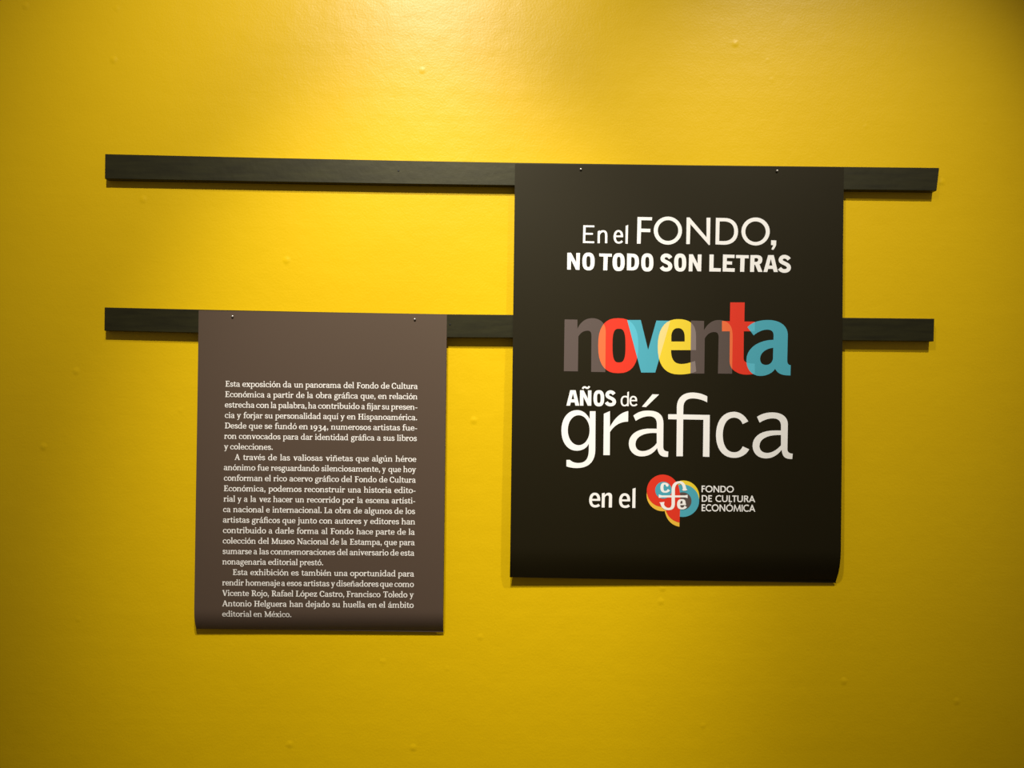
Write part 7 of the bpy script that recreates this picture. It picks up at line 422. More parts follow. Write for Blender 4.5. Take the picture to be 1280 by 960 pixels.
 'F': (55,[[[10.5,0,23.5,0,23.5,70,10.5,70]],[[3,63.5,51,63.5,51,70,3,70]],[[4,0,32,0,32,6.5,4,6.5]],[[17,31,42,31,42,38,17,38]],[[45,54,51,54,51,70,45,70]],[[37,25,42,25,42,44,37,44]]]),
 'H': (76,[[[11.5,0,24.5,0,24.5,70,11.5,70]],[[51.5,0,64.5,0,64.5,70,51.5,70]],[[18,32,58,32,58,39,18,39]],[[4,0,32,0,32,6.5,4,6.5]],[[4,63.5,32,63.5,32,70,4,70]],[[44,0,72,0,72,6.5,44,6.5]],[[44,63.5,72,63.5,72,70,44,70]]]),
 'L': (55,[[[10.5,0,23.5,0,23.5,70,10.5,70]],[[3,0,52,0,52,6.5,3,6.5]],[[3,63.5,32,63.5,32,70,3,70]],[[46,0,52,0,52,19,46,19]]]),
 'M': (88,[[[9.8,0,18.2,0,18.2,70,9.8,70]],[[66.5,0,79.5,0,79.5,70,66.5,70]],[[19.6,70.5,48.6,6.5,37.4,1.5,8.4,65.5]],[[75.7,66.3,46.7,2.3,39.3,5.7,68.3,69.7]],[[3,0,26,0,26,6.5,3,6.5]],[[59,0,87,0,87,6.5,59,6.5]],[[2,63.5,18,63.5,18,70,2,70]],[[68,63.5,86,63.5,86,70,68,70]]]),
 'N': (76,[[[11.8,0,20.2,0,20.2,70,11.8,70]],[[57.8,0,66.2,0,66.2,70,57.8,70]],[[21.1,69.6,65.1,7.6,54.9,0.4,10.9,62.4]],[[4,0,29,0,29,6.5,4,6.5]],[[3,63.5,20,63.5,20,70,3,70]],[[49,63.5,75,63.5,75,70,49,70]],[[54,0,66,0,66,16]]]),
 'R': (67,[[[10.5,0,23.5,0,23.5,70,10.5,70]],[[3,70.2,30.1,70.3,29.9,62.7,3,62.8]],[[30.1,70.3,35,70,34.2,62.5,29.9,62.7]],[[35,70,39.4,69.4,37.4,61.8,34.2,62.5]],[[39.4,69.4,43.4,68.3,39.8,60.6,37.4,61.8]],[[43.4,68.3,47,66.8,41.2,59.2,39.8,60.6]],[[47,66.8,50,64.5,42,57.8,41.2,59.2]],[[50,64.5,52.4,61.6,42.4,56.5,42,57.8]],[[52.4,61.6,54,58.2,42.7,55,42.4,56.5]],[[54,58.2,54.8,54.6,42.9,53.2,42.7,55]],[[54.8,54.6,55,50.9,43,51.1,42.9,53.2]],[[55,50.9,54.6,46.6,42.8,48.5,43,51.1]],[[54.6,46.6,53.5,42.5,42.5,46.4,42.8,48.5]],[[53.5,42.5,51.5,39,42,44.7,42.5,46.4]],[[51.5,39,48.7,36.1,41.3,43.1,42,44.7]],[[48.7,36.1,45.5,34,40.2,41.6,41.3,43.1]],[[45.5,34,42,32.5,38.6,40.2,40.2,41.6]],[[42,32.5,38.2,31.5,36.3,39.1,38.6,40.2]],[[38.2,31.5,34.2,30.9,33.4,38.5,36.3,39.1]],[[34.2,30.9,30.1,30.7,29.9,38.3,33.4,38.5]],[[30.1,30.7,17,30.8,17,38.2,29.9,38.3]],[[37,38.6,61,5.6,51,-1.6,27,31.4]],[[4,0,32,0,32,6.5,4,6.5]],[[50,0,67,0,67,6.5,50,6.5]]]),
 'T': (62,[[[24.5,0,37.5,0,37.5,70,24.5,70]],[[3,63.5,59,63.5,59,70,3,70]],[[17,0,45,0,45,6.5,17,6.5]],[[2,52,8,52,8,70,2,70]],[[54,52,60,52,60,70,54,70]]]),
 'V': (66,[[[17.5,71.1,39.5,3.1,26.5,-1.1,4.5,66.9]],[[59.9,67.7,36.9,-0.3,29.1,2.3,52.1,70.3]],[[0,63.5,24,63.5,24,70,0,70]],[[44,63.5,67,63.5,67,70,44,70]]]),
 '1': (34,[[[11,0,23,0,23,48,11,48]],[[4,0,30,0,30,6.5,4,6.5]],[[5,40,17,42,17,50,5,46]]]),
 '9': (50,[[[45,28,44.3,33.8,42.3,38.9,39.1,43.1,34.9,46.3,29.8,48.3,24,49,18.2,48.3,13.1,46.3,8.9,43.1,5.7,38.9,3.7,33.8,3,28,3.7,22.2,5.7,17.1,8.9,12.9,13.1,9.7,18.2,7.7,24,7,29.8,7.7,34.9,9.7,39.1,12.9,42.3,17.1,44.3,22.2],[34,28,33.5,32.2,32.2,35.8,30,38.6,27.3,40.4,24,41,20.7,40.4,18,38.6,15.8,35.8,14.5,32.2,14,28,14.5,23.8,15.8,20.2,18,17.4,20.7,15.6,24,15,27.3,15.6,30,17.4,32.2,20.2,33.5,23.8]],[[45.5,29.8,45.2,21.7,34.2,22.6,34.5,30.2]],[[45.2,21.7,44.1,13.7,33.4,15.7,34.2,22.6]],[[44.1,13.7,42.3,6.1,31.9,9.3,33.4,15.7]],[[42.3,6.1,39.6,-1,29.9,3.5,31.9,9.3]],[[39.6,-1,35.9,-7.5,27.2,-1.7,29.9,3.5]],[[35.9,-7.5,31.3,-13.2,23.9,-6.2,27.2,-1.7]],[[31.3,-13.2,25.5,-18,19.8,-10.1,23.9,-6.2]],[[25.5,-18,18.8,-21.8,14.8,-13.2,19.8,-10.1]],[[18.8,-21.8,11.6,-24.3,8.4,-15.7,14.8,-13.2]]]),
 '3': (44,[[[5.2,45.7,7.3,47.2,12.6,39.8,10.8,38.3]],[[7.3,47.2,9.5,48.5,13.9,40.8,12.6,39.8]],[[9.5,48.5,11.6,49.4,15.2,41.6,13.9,40.8]],[[11.6,49.4,13.7,50.1,16.3,42.2,15.2,41.6]],[[13.7,50.1,15.6,50.6,17.4,42.6,16.3,42.2]],[[15.6,50.6,17.4,50.8,18.5,42.8,17.4,42.6]],[[17.4,50.8,19.1,50.9,19.6,42.9,18.5,42.8]],[[19.1,50.9,20.6,51,20.7,43,19.6,42.9]],[[20.6,51,22.1,51,21.9,43,20.7,43]],[[22.1,51,25.7,50.8,24.5,42.8,21.9,43]],[[25.7,50.8,29,50.2,26.3,42.2,24.5,42.8]],[[29,50.2,32,49.1,27.6,41.4,26.3,42.2]],[[32,49.1,34.7,47.5,28.3,40.4,27.6,41.4]],[[34.7,47.5,37,45.4,28.8,39.5,28.3,40.4]],[[37,45.4,38.6,43,29.1,38.6,28.8,39.5]],[[38.6,43,39.7,40.4,29.3,37.5,29.1,38.6]],[[39.7,40.4,40.3,37.7,29.4,36.3,29.3,37.5]],[[40.3,37.7,40.5,34.9,29.5,35.1,29.4,36.3]],[[40.5,34.9,40.1,31.3,29.4,33.6,29.5,35.1]],[[40.1,31.3,38.9,28,29.1,32.3,29.4,33.6]],[[38.9,28,36.9,25.1,28.7,31,29.1,32.3]],[[36.9,25.1,34.5,22.7,27.9,29.7,28.7,31]],[[34.5,22.7,31.7,20.9,26.7,28.4,27.9,29.7]],[[31.7,20.9,28.7,19.4,25,27.2,26.7,28.4]],[[28.7,19.4,25.5,18.3,22.9,26.2,25,27.2]],[[25.5,18.3,22,17.5,20.4,25.5,22.9,26.2]],[[22,17.5,29,21.1,7,20.9,20.4,25.5]],[[29,21.1,23.2,24.4,21.5,16.4,7,20.9]],[[23.2,24.4,27.6,23.3,24.5,15.4,21.5,16.4]],[[27.6,23.3,31.5,21.7,26.8,14,24.5,15.4]],[[31.5,21.7,34.9,19.5,28.5,12.4,26.8,14]],[[34.9,19.5,37.8,16.7,29.6,10.7,28.5,12.4]],[[37.8,16.7,40,13.4,30.4,8.9,29.6,10.7]],[[40,13.4,41.4,9.8,31,6.9,30.4,8.9]],[[41.4,9.8,42.3,5.9,31.4,4.6,31,6.9]],[[42.3,5.9,42.5,2,31.5,2,31.4,4.6]],[[42.5,2,42.1,-3.3,31.3,-1.6,31.5,2]],[[42.1,-3.3,40.9,-8.1,30.6,-4.7,31.3,-1.6]],[[40.9,-8.1,38.8,-12.4,29.6,-7.4,30.6,-4.7]],[[38.8,-12.4,36,-16.1,28.4,-9.8,29.6,-7.4]],[[36,-16.1,32.7,-19.1,26.7,-11.8,28.4,-9.8]],[[32.7,-19.1,28.9,-21.3,24.7,-13.5,26.7,-11.8]],[[28.9,-21.3,24.8,-22.8,22.2,-14.9,24.7,-13.5]],[[24.8,-22.8,20.5,-23.7,19.3,-15.7,22.2,-14.9]],[[20.5,-23.7,16.1,-24,15.9,-16,19.3,-15.7]],[[16.1,-24,14.4,-24,14.9,-16,15.9,-16]],[[14.4,-24,12.9,-23.9,13.8,-15.9,14.9,-16]],[[12.9,-23.9,11.4,-23.7,12.7,-15.7,13.8,-15.9]],[[11.4,-23.7,9.8,-23.4,11.7,-15.4,12.7,-15.7]],[[9.8,-23.4,8.3,-23,10.7,-15.1,11.7,-15.4]],[[8.3,-23,6.8,-22.6,9.8,-14.7,10.7,-15.1]],[[6.8,-22.6,5.3,-22.1,8.9,-14.3,9.8,-14.7]],[[5.3,-22.1,3.9,-21.5,8.2,-13.8,8.9,-14.3]],[[3.9,-21.5,2.7,-20.8,7.3,-13.2,8.2,-13.8]]]),
 '4': (50,[[[28,-20,40,-20,40,48,28,48]],[[37.4,43.9,10.4,-0.1,3.6,4.1,30.6,48.1]],[[4,-2,49,-2,49,5,4,5]]]),
 '.': (24,[[[19.5,7,18.8,10.3,16.7,12.9,13.7,14.3,10.3,14.3,7.3,12.9,5.2,10.3,4.5,7,5.2,3.7,7.3,1.1,10.3,-0.3,13.7,-0.3,16.7,1.1,18.8,3.7]]]),
 ',': (25,[[[19.5,7,18.8,10.3,16.7,12.9,13.7,14.3,10.3,14.3,7.3,12.9,5.2,10.3,4.5,7,5.2,3.7,7.3,1.1,10.3,-0.3,13.7,-0.3,16.7,1.1,18.8,3.7]],[[13,0,19,5,13,-14,6,-14]]]),
 '-': (33,[[[4,19,29,19,29,27,4,27]]]),
 'ﬁ': (59,[[[9.7,0,9.7,52.1,20.3,51.9,20.4,0]],[[9.7,52.1,10,57.3,20.6,56,20.3,51.9]],[[10,57.3,10.9,62,21.1,59.3,20.6,56]],[[10.9,62,12.6,66.1,21.8,61.8,21.1,59.3]],[[12.6,66.1,15,69.5,22.6,63.9,21.8,61.8]],[[15,69.5,18,72.1,23.6,65.7,22.6,63.9]],[[18,72.1,21.3,73.8,25,67.2,23.6,65.7]],[[21.3,73.8,24.8,74.9,26.8,68.4,25,67.2]],[[24.8,74.9,28.3,75.4,29.2,69.2,26.8,68.4]],[[28.3,75.4,32,75.6,32,69.4,29.2,69.2]],[[32,75.6,35,75.5,34.1,69.2,32,69.4]],[[35,75.5,37.8,75.1,35.7,68.6,34.1,69.2]],[[37.8,75.1,40.5,74.3,36.9,67.7,35.7,68.6]],[[40.5,74.3,43,73.2,37.7,66.7,36.9,67.7]],[[43,73.2,45.3,71.4,38.3,65.6,37.7,66.7]],[[45.3,71.4,47.2,69.2,38.7,64.4,38.3,65.6]],[[47.2,69.2,48.7,66.6,39.1,63,38.7,64.4]],[[48.7,66.6,49.7,63.7,39.4,61.3,39.1,63]],[[49.7,63.7,50.2,60.9,39.8,59.1,39.4,61.3]],[[2,43.5,44,43.5,44,50,2,50]],[[4,0,26,0,26,6.5,4,6.5]],[[39.6,0,50.4,0,50.4,50,39.6,50]],[[35,0,55,0,55,6.5,35,6.5]]]),
}
CAPITALS = {
 'F': (42,[[[5.2,0,16.8,0,16.8,70,5.2,70]],[[8,58.5,40,58.5,40,70,8,70]],[[8,31.2,36,31.2,36,42.8,8,42.8]]]),
 'E': (46,[[[5.2,0,16.8,0,16.8,70,5.2,70]],[[8,58.5,42,58.5,42,70,8,70]],[[8,30.2,38,30.2,38,41.8,8,41.8]],[[8,0,43,0,43,11.6,8,11.6]]]),
 'L': (40,[[[5.2,0,16.8,0,16.8,70,5.2,70]],[[8,0,39,0,39,11.6,8,11.6]]]),
 'I': (22,[[[5.2,0,16.8,0,16.8,70,5.2,70]]]),
 'T': (46,[[[17.2,0,28.8,0,28.8,70,17.2,70]],[[1,58.5,45,58.5,45,70,1,70]]]),
 'D': (66,[[[5,0,28,0,35,0.5,41.2,2,46.6,4.4,51.2,7.7,55.1,11.8,58.1,16.6,60.2,22.1,61.6,28.3,62,35,61.6,41.7,60.2,47.9,58.1,53.4,55.1,58.2,51.2,62.3,46.6,65.6,41.2,68,35,69.5,28,70,5,70],[17,11,27,11,32,11.3,36.4,12.3,40.1,13.9,43.2,16.1,45.7,18.8,47.6,22.1,48.9,25.9,49.7,30.2,50,35,49.7,39.8,48.9,44.1,47.6,47.9,45.7,51.2,43.2,53.9,40.1,56.1,36.4,57.7,32,58.7,27,59,17,59]]]),
 'O': (78,[[[76,35,75.2,42.6,72.8,49.8,68.9,56.5,63.8,62.1,57.5,66.6,50.4,69.7,42.9,71.3,35.1,71.3,27.6,69.7,20.5,66.6,14.2,62.1,9.1,56.5,5.2,49.8,2.8,42.6,2,35,2.8,27.4,5.2,20.2,9.1,13.5,14.2,7.9,20.5,3.4,27.6,0.3,35.1,-1.3,42.9,-1.3,50.4,0.3,57.5,3.4,63.8,7.9,68.9,13.5,72.8,20.2,75.2,27.4],[64.5,35,63.9,40.6,62,45.8,58.9,50.6,54.9,54.5,50.1,57.5,44.7,59.4,39,60,33.3,59.4,27.9,57.5,23.1,54.5,19.1,50.6,16,45.8,14.1,40.6,13.5,35,14.1,29.4,16,24.2,19.1,19.4,23.1,15.5,27.9,12.5,33.3,10.6,39,10,44.7,10.6,50.1,12.5,54.9,15.5,58.9,19.4,62,24.2,63.9,29.4]]]),
 'Ó': (78,[[[76,35,75.2,42.6,72.8,49.8,68.9,56.5,63.8,62.1,57.5,66.6,50.4,69.7,42.9,71.3,35.1,71.3,27.6,69.7,20.5,66.6,14.2,62.1,9.1,56.5,5.2,49.8,2.8,42.6,2,35,2.8,27.4,5.2,20.2,9.1,13.5,14.2,7.9,20.5,3.4,27.6,0.3,35.1,-1.3,42.9,-1.3,50.4,0.3,57.5,3.4,63.8,7.9,68.9,13.5,72.8,20.2,75.2,27.4],[64.5,35,63.9,40.6,62,45.8,58.9,50.6,54.9,54.5,50.1,57.5,44.7,59.4,39,60,33.3,59.4,27.9,57.5,23.1,54.5,19.1,50.6,16,45.8,14.1,40.6,13.5,35,14.1,29.4,16,24.2,19.1,19.4,23.1,15.5,27.9,12.5,33.3,10.6,39,10,44.7,10.6,50.1,12.5,54.9,15.5,58.9,19.4,62,24.2,63.9,29.4]],[[36,75,44,75,53,88,42,88]]]),
 'N': (72,[[[6.2,0,17.8,0,17.8,70,6.2,70]],[[54.2,0,65.8,0,65.8,70,54.2,70]],[[6,70,18,70,66,0,54,0]]]),
 'U': (68,[[[16.8,70,16.8,28.2,5.2,27.8,5.2,70]],[[16.8,28.2,17,23.5,5.6,22,5.2,27.8]],[[17,23.5,17.8,19.9,6.8,16.5,5.6,22]],[[17.8,19.9,18.9,17.2,8.7,11.8,6.8,16.5]],[[18.9,17.2,20.3,15.2,11.5,7.7,8.7,11.8]],[[20.3,15.2,22,13.6,15,4.4,11.5,7.7]],[[22,13.6,24,12.4,19.1,2,15,4.4]],[[24,12.4,26.5,11.5,23.5,0.4,19.1,2]],[[26.5,11.5,29.5,11,28.1,-0.5,23.5,0.4]],[[29.5,11,33,10.8,33,-0.8,28.1,-0.5]],[[33,10.8,36.5,11,37.9,-0.5,33,-0.8]],[[36.5,11,39.7,11.5,42.6,0.4,37.9,-0.5]],[[39.7,11.5,42.4,12.4,47.1,1.9,42.6,0.4]],[[42.4,12.4,44.6,13.7,51.3,4.3,47.1,1.9]],[[44.6,13.7,46.4,15.3,55,7.5,51.3,4.3]],[[46.4,15.3,47.9,17.4,57.9,11.6,55,7.5]],[[47.9,17.4,49.1,20.1,60.1,16.4,57.9,11.6]],[[49.1,20.1,49.9,23.6,61.3,21.9,60.1,16.4]],[[49.9,23.6,50.2,28.2,61.8,27.8,61.3,21.9]],[[50.2,28.2,50.2,70,61.8,70,61.8,27.8]]]),
 'C': (62,[[[54.4,53.5,52.5,55,59.5,64.2,61.6,62.5]],[[52.5,55,50.8,56.2,57.2,65.8,59.5,64.2]],[[50.8,56.2,49.1,57.3,54.8,67.3,57.2,65.8]],[[49.1,57.3,47.4,58.2,52.3,68.6,54.8,67.3]],[[47.4,58.2,45.6,58.9,49.7,69.7,52.3,68.6]],[[45.6,58.9,43.9,59.5,46.9,70.6,49.7,69.7]],[[43.9,59.5,42,59.9,44.1,71.2,46.9,70.6]],[[42,59.9,40.1,60.2,41.1,71.6,44.1,71.2]],[[40.1,60.2,38.1,60.2,37.9,71.8,41.1,71.6]],[[38.1,60.2,33.1,59.8,31.2,71.2,37.9,71.8]],[[33.1,59.8,28.7,58.7,24.9,69.6,31.2,71.2]],[[28.7,58.7,24.8,56.9,19.1,67,24.9,69.6]],[[24.8,56.9,21.4,54.6,14,63.4,19.1,67]],[[21.4,54.6,18.4,51.6,9.6,59,14,63.4]],[[18.4,51.6,16.1,48.2,6,53.9,9.6,59]],[[16.1,48.2,14.3,44.3,3.4,48.1,6,53.9]],[[14.3,44.3,13.2,39.9,1.8,41.8,3.4,48.1]],[[13.2,39.9,12.8,35,1.2,35,1.8,41.8]],[[12.8,35,13.2,30.2,1.8,28.3,1.2,35]],[[13.2,30.2,14.3,25.8,3.4,22,1.8,28.3]],[[14.3,25.8,16,22,6,16.2,3.4,22]],[[16,22,18.4,18.6,9.6,11.1,6,16.2]],[[18.4,18.6,21.3,15.8,14,6.8,9.6,11.1]],[[21.3,15.8,24.7,13.5,19.2,3.3,14,6.8]],[[24.7,13.5,28.7,11.7,25,0.8,19.2,3.3]],[[28.7,11.7,33.1,10.6,31.3,-0.7,25,0.8]],[[33.1,10.6,38.1,10.3,37.9,-1.3,31.3,-0.7]],[[38.1,10.3,40.2,10.3,41,-1.1,37.9,-1.3]],[[40.2,10.3,42.3,10.6,44,-0.8,41,-1.1]],[[42.3,10.6,44.3,10.9,46.9,-0.3,44,-0.8]],[[44.3,10.9,46.2,11.5,49.8,0.5,46.9,-0.3]],[[46.2,11.5,48,12.1,52.5,1.5,49.8,0.5]],[[48,12.1,49.6,12.9,55.1,2.8,52.5,1.5]],[[49.6,12.9,51.2,13.8,57.6,4.2,55.1,2.8]],[[51.2,13.8,52.6,14.9,59.9,6,57.6,4.2]],[[52.6,14.9,54.1,16.3,61.9,7.7,59.9,6]]]),
 'R': (54,[[[5.2,0,16.8,0,16.8,70,5.2,70]],[[5,70,26,70,30.7,69.7,34.8,68.9,38.4,67.5,41.3,65.7,43.8,63.4,45.6,60.8,47,57.8,47.7,54.5,48,51,47.7,47.2,46.8,43.8,45.4,40.7,43.4,38.1,40.9,36,37.9,34.3,34.4,33,30.4,32.3,26,32,5,32],[17,60,25,60,27.5,59.9,29.6,59.4,31.4,58.8,32.9,57.9,34,56.8,34.9,55.6,35.5,54.2,35.9,52.6,36,51,35.9,49.1,35.4,47.4,34.7,46,33.7,44.8,32.5,43.8,31,43,29.2,42.4,27.2,42.1,25,42,17,42]],[[22,34,36,34,56,0,42,0]]]),
 'A': (66,[[[0,0,13,0,36,58,27,71]],[[27,71,36,71,66,0,53,0,26,62]],[[16,15.2,50,15.2,50,26.8,16,26.8]]]),
 'M': (82,[[[3,0,14,0,22,58,18,70,12,70]],[[12,70,21,70,43,12,40,0]],[[64,70,73,70,46,0,40,0,39,8]],[[64,70,73,70,81,0,69,0,62,58]]]),
}
ROWS = [
 (0,0.6007,[('Esta',0.0682,0.1037),('exposición',0.1093,0.2028),('da',0.2088,0.2297),('un',0.2361,0.2580),('panorama',0.2640,0.3511),('del',0.3575,0.3830),('Fondo',0.3898,0.4433),('de',0.4493,0.4703),('Cultura',0.4757,0.5397)]),
 (0,0.5751,[('Económica',0.0679,0.1640),('a',0.1703,0.1793),('partir',0.1853,0.2350),('de',0.2414,0.2619),('la',0.2683,0.2829),('obra',0.2898,0.3289),('gráﬁca',0.3349,0.3933),('que,',0.3997,0.4363),('en',0.4427,0.4637),('relación',0.4697,0.5391)]),
 (0,0.5494,[('estrecha',0.0673,0.1399),('con',0.1439,0.1751),('la',0.1797,0.1936),('palabra,',0.1982,0.2673),('ha',0.2713,0.2912),('contribuido',0.2958,0.3975),('a',0.4021,0.4105),('ﬁjar',0.4151,0.4490),('su',0.4524,0.4710),('presen-',0.4750,0.5394)]),
 (0,0.5237,[('cia',0.0677,0.0916),('y',0.0971,0.1071),('forjar',0.1134,0.1602),('su',0.1655,0.1850),('personalidad',0.1910,0.3027),('aquí',0.3083,0.3456),('y',0.3509,0.3615),('en',0.3669,0.3879),('Hispanoamérica.',0.3944,0.5393)]),
 (0,0.4981,[('Desde',0.0681,0.1208),('que',0.1267,0.1595),('se',0.1651,0.1838),('fundó',0.1904,0.2441),('en',0.2495,0.2710),('1934,',0.2774,0.3214),('numerosos',0.3280,0.4262),('artistas',0.4317,0.4977),('fue-',0.5037,0.5397)]),
 (0,0.4724,[('ron',0.0669,0.0967),('convocados',0.1027,0.2047),('para',0.2107,0.2485),('dar',0.2545,0.2833),('identidad',0.2893,0.3708),('gráﬁca',0.3776,0.4351),('a',0.4415,0.4507),('sus',0.4567,0.4846),('libros',0.4906,0.5394)]),
 (0,0.4467,[('y',0.0669,0.0773),('colecciones.',0.0818,0.1862)]),
 (1,0.4210,[('A',0.0935,0.1061),('través',0.1140,0.1677),('de',0.1750,0.1965),('las',0.2045,0.2287),('valiosas',0.2367,0.3086),('viñetas',0.3161,0.3829),('que',0.3899,0.4222),('algún',0.4298,0.4798),('héroe',0.4877,0.5387)]),
 (1,0.3954,[('anónimo',0.0673,0.1442),('fue',0.1496,0.1770),('resguardando',0.1826,0.3008),('silenciosamente,',0.3058,0.4501),('y',0.4551,0.4641),('que',0.4705,0.5015),('hoy',0.5071,0.5387)]),
 (1,0.3697,[('conforman',0.0677,0.1619),('el',0.1679,0.1824),('rico',0.1889,0.2221),('acervo',0.2281,0.2848),('gráﬁco',0.2908,0.3497),('del',0.3551,0.3813),('Fondo',0.3882,0.4421),('de',0.4481,0.4685),('Cultura',0.4739,0.5380)]),
 (1,0.3440,[('Económica,',0.0681,0.1698),('podemos',0.1772,0.2583),('reconstruir',0.2647,0.3647),('una',0.3715,0.4040),('historia',0.4109,0.4788),('edito-',0.4858,0.5378)]),
 (1,0.3184,[('rial',0.0679,0.0957),('y',0.1017,0.1116),('a',0.1176,0.1265),('la',0.1335,0.1474),('vez',0.1547,0.1831),('hacer',0.1891,0.2364),('un',0.2428,0.2643),('recorrido',0.2713,0.3525),('por',0.3585,0.3884),('la',0.3949,0.4087),('escena',0.4153,0.4732),('artísti-',0.4796,0.5375)]),
 (1,0.2927,[('ca',0.0670,0.0853),('nacional',0.0916,0.1657),('e',0.1721,0.1810),('internacional.',0.1876,0.3081),('La',0.3145,0.3344),('obra',0.3410,0.3798),('de',0.3862,0.4068),('algunos',0.4131,0.4810),('de',0.4866,0.5076),('los',0.5136,0.5375)]),
 (1,0.2670,[('artistas',0.0670,0.1317),('gráﬁcos',0.1377,0.2065),('que',0.2124,0.2442),('junto',0.2496,0.2968),('con',0.3025,0.3340),('autores',0.3407,0.4055),('y',0.4115,0.4215),('editores',0.4277,0.4983),('han',0.5045,0.5375)]),
 (1,0.2414,[('contribuido',0.0674,0.1728),('a',0.1790,0.1883),('darle',0.1953,0.2410),('forma',0.2480,0.3011),('al',0.3084,0.3228),('Fondo',0.3308,0.3865),('hace',0.3941,0.4348),('parte',0.4410,0.4877),('de',0.4943,0.5153),('la',0.5223,0.5372)]),
 (1,0.2157,[('colección',0.0674,0.1476),('del',0.1539,0.1798),('Museo',0.1863,0.2428),('Nacional',0.2490,0.3247),('de',0.3305,0.3514),('la',0.3574,0.3714),('Estampa,',0.3785,0.4567),('que',0.4627,0.4940),('para',0.4996,0.5376)]),
 (1,0.1900,[('sumarse',0.0674,0.1384),('a',0.1430,0.1517),('las',0.1569,0.1801),('conmemoraciones',0.1845,0.3428),('del',0.3474,0.3733),('aniversario',0.3779,0.4736),('de',0.4780,0.4986),('esta',0.5030,0.5369)]),
 (1,0.1644,[('nonagenaria',0.0673,0.1739),('editorial',0.1791,0.2511),('prestó.',0.2560,0.3135)]),
 (2,0.1387,[('Esta',0.0931,0.1292),('exhibición',0.1358,0.2291),('es',0.2355,0.2540),('también',0.2608,0.3338),('una',0.3407,0.3740),('oportunidad',0.3800,0.4917),('para',0.4977,0.5370)]),
 (2,0.1130,[('rendir',0.0675,0.1200),('homenaje',0.1242,0.2086),('a',0.2120,0.2209),('esos',0.2255,0.2617),('artistas',0.2663,0.3295),('y',0.3335,0.3434),('diseñadores',0.3468,0.4501),('que',0.4537,0.4850),('como',0.4890,0.5369)]),
 (2,0.0873,[('Vicente',0.0680,0.1329),('Rojo,',0.1394,0.1819),('Rafael',0.1885,0.2412),('López',0.2477,0.2998),('Castro,',0.3060,0.3663),('Francisco',0.3723,0.4550),('Toledo',0.4620,0.5213),('y',0.5267,0.5369)]),
 (2,0.0617,[('Antonio',0.0681,0.1397),('Helguera',0.1461,0.2256),('han',0.2325,0.2653),('dejado',0.2723,0.3308),('su',0.3371,0.3567),('huella',0.3636,0.4178),('en',0.4244,0.4458),('el',0.4521,0.4671),('ámbito',0.4743,0.5370)]),
 (2,0.0360,[('editorial',0.0682,0.1394),('en',0.1446,0.1649),('México.',0.1714,0.2370)]),
]

# ------------------------------------------------------------------ black title banner
black = Sheet(0.0285, 0.8470, 2.097, 1.066, 1.066, .0215, .031, (.016, .0055), .92, 0)
black.zt_tab = [(0, 2.0942), (0.5, 2.0962), (1, 2.0998)]
black.zb_tab = [(0, 1.0715), (0.5, 1.0655), (1, 1.0610)]
banner = bpy.data.objects.new('title_banner', None); COL.objects.link(banner); banner.location = black.root()
tag(banner, 'large black title banner with white and multicoloured lettering', 'banner')
make_sheet(black, M['black'], 0.0009, 'sheet', banner)

def letters(line): return [(ch, rings_of(sh, 1e-4)) for ch, sh in PRINT[line]]
for line, nm, lab in (('opening', 'heading_lettering', 'white lettering En el FONDO,'), ('second', 'heading_lettering', 'bold white lettering NO TODO SON LETRAS'),
                      ('third', 'heading_lettering', 'small white lettering AÑOS de'), ('fourth', 'heading_lettering', 'very large white lettering gráfica'),
                      ('fifth', 'heading_lettering', 'white lettering en el beside the round emblem')):
    pieces = []
    for ch, sh in letters(line):
        pts, tris, sets = triangulate([[ [ [(x * 1000, y * 1000) for x, y in r] for r in s] for s in sh]])
        pieces.append(([(x / 1000, y / 1000) for x, y in pts], tris))
    o = link(nm, ink_mesh(nm, black, pieces), M['white'], banner); o['label'] = lab

# the seven overlapping coloured letters
word = letters('word')
base = ['grey', 'red', 'teal', 'yellow', 'grey', 'red', 'teal']
mixcol = {frozenset((0, 1)): 'orange', frozenset((1, 2)): 'lightblue', frozenset((2, 3)): 'paleyellow', frozenset((3, 4)): 'lightgrey', frozenset((4, 5)): 'orange', frozenset((5, 6)): 'lightblue'}
pts, tris, sets = triangulate([[[[(x * 1000, y * 1000) for x, y in r] for r in s] for s in sh] for ch, sh in word])
pts = [(x / 1000, y / 1000) for x, y in pts]
names = ['taupe letter n before the red o', 'red letter o', 'teal letter v', 'yellow letter e', 'taupe letter n behind the tall red t', 'tall red letter t', 'teal letter a']
for k in range(7):
    mine = [(t, s) for t, s in zip(tris, sets) if max(s) == k]
    cols = [base[k]] + sorted({mixcol.get(s, base[k]) for t, s in mine} - {base[k]})
    me = ink_mesh('letter', black, [(pts, [t for t, s in mine])])
    for p, (t, s) in zip(me.polygons, mine): p.material_index = cols.index(base[k] if len(s) == 1 else mixcol.get(s, base[k]))
    o = link('letter', me, [M[c] for c in cols], banner); o['label'] = names[k]

# emblem of nested discs with a white monogram
emblem = None
for i, (nm, colr, sh) in enumerate(EMBLEM):
    pts, tris, sets = triangulate([[[[(x * .1, y * .1) for x, y in r] for r in s] for s in rings_of(sh)]])
    pts = [(x / 1000, y / 1000) for x, y in pts]
    me = ink_mesh(nm, black, [(pts, tris)], INK + 0.00012 * i)
    if emblem is None:
        emblem = link('emblem', me, M[colr], banner); emblem['label'] = 'round emblem of overlapping red, teal and yellow discs with a white monogram'
    else:
        o = link(nm, me, M[colr], emblem); o['label'] = colr + ' ' + nm.replace('_', ' ') + ' of the emblem'

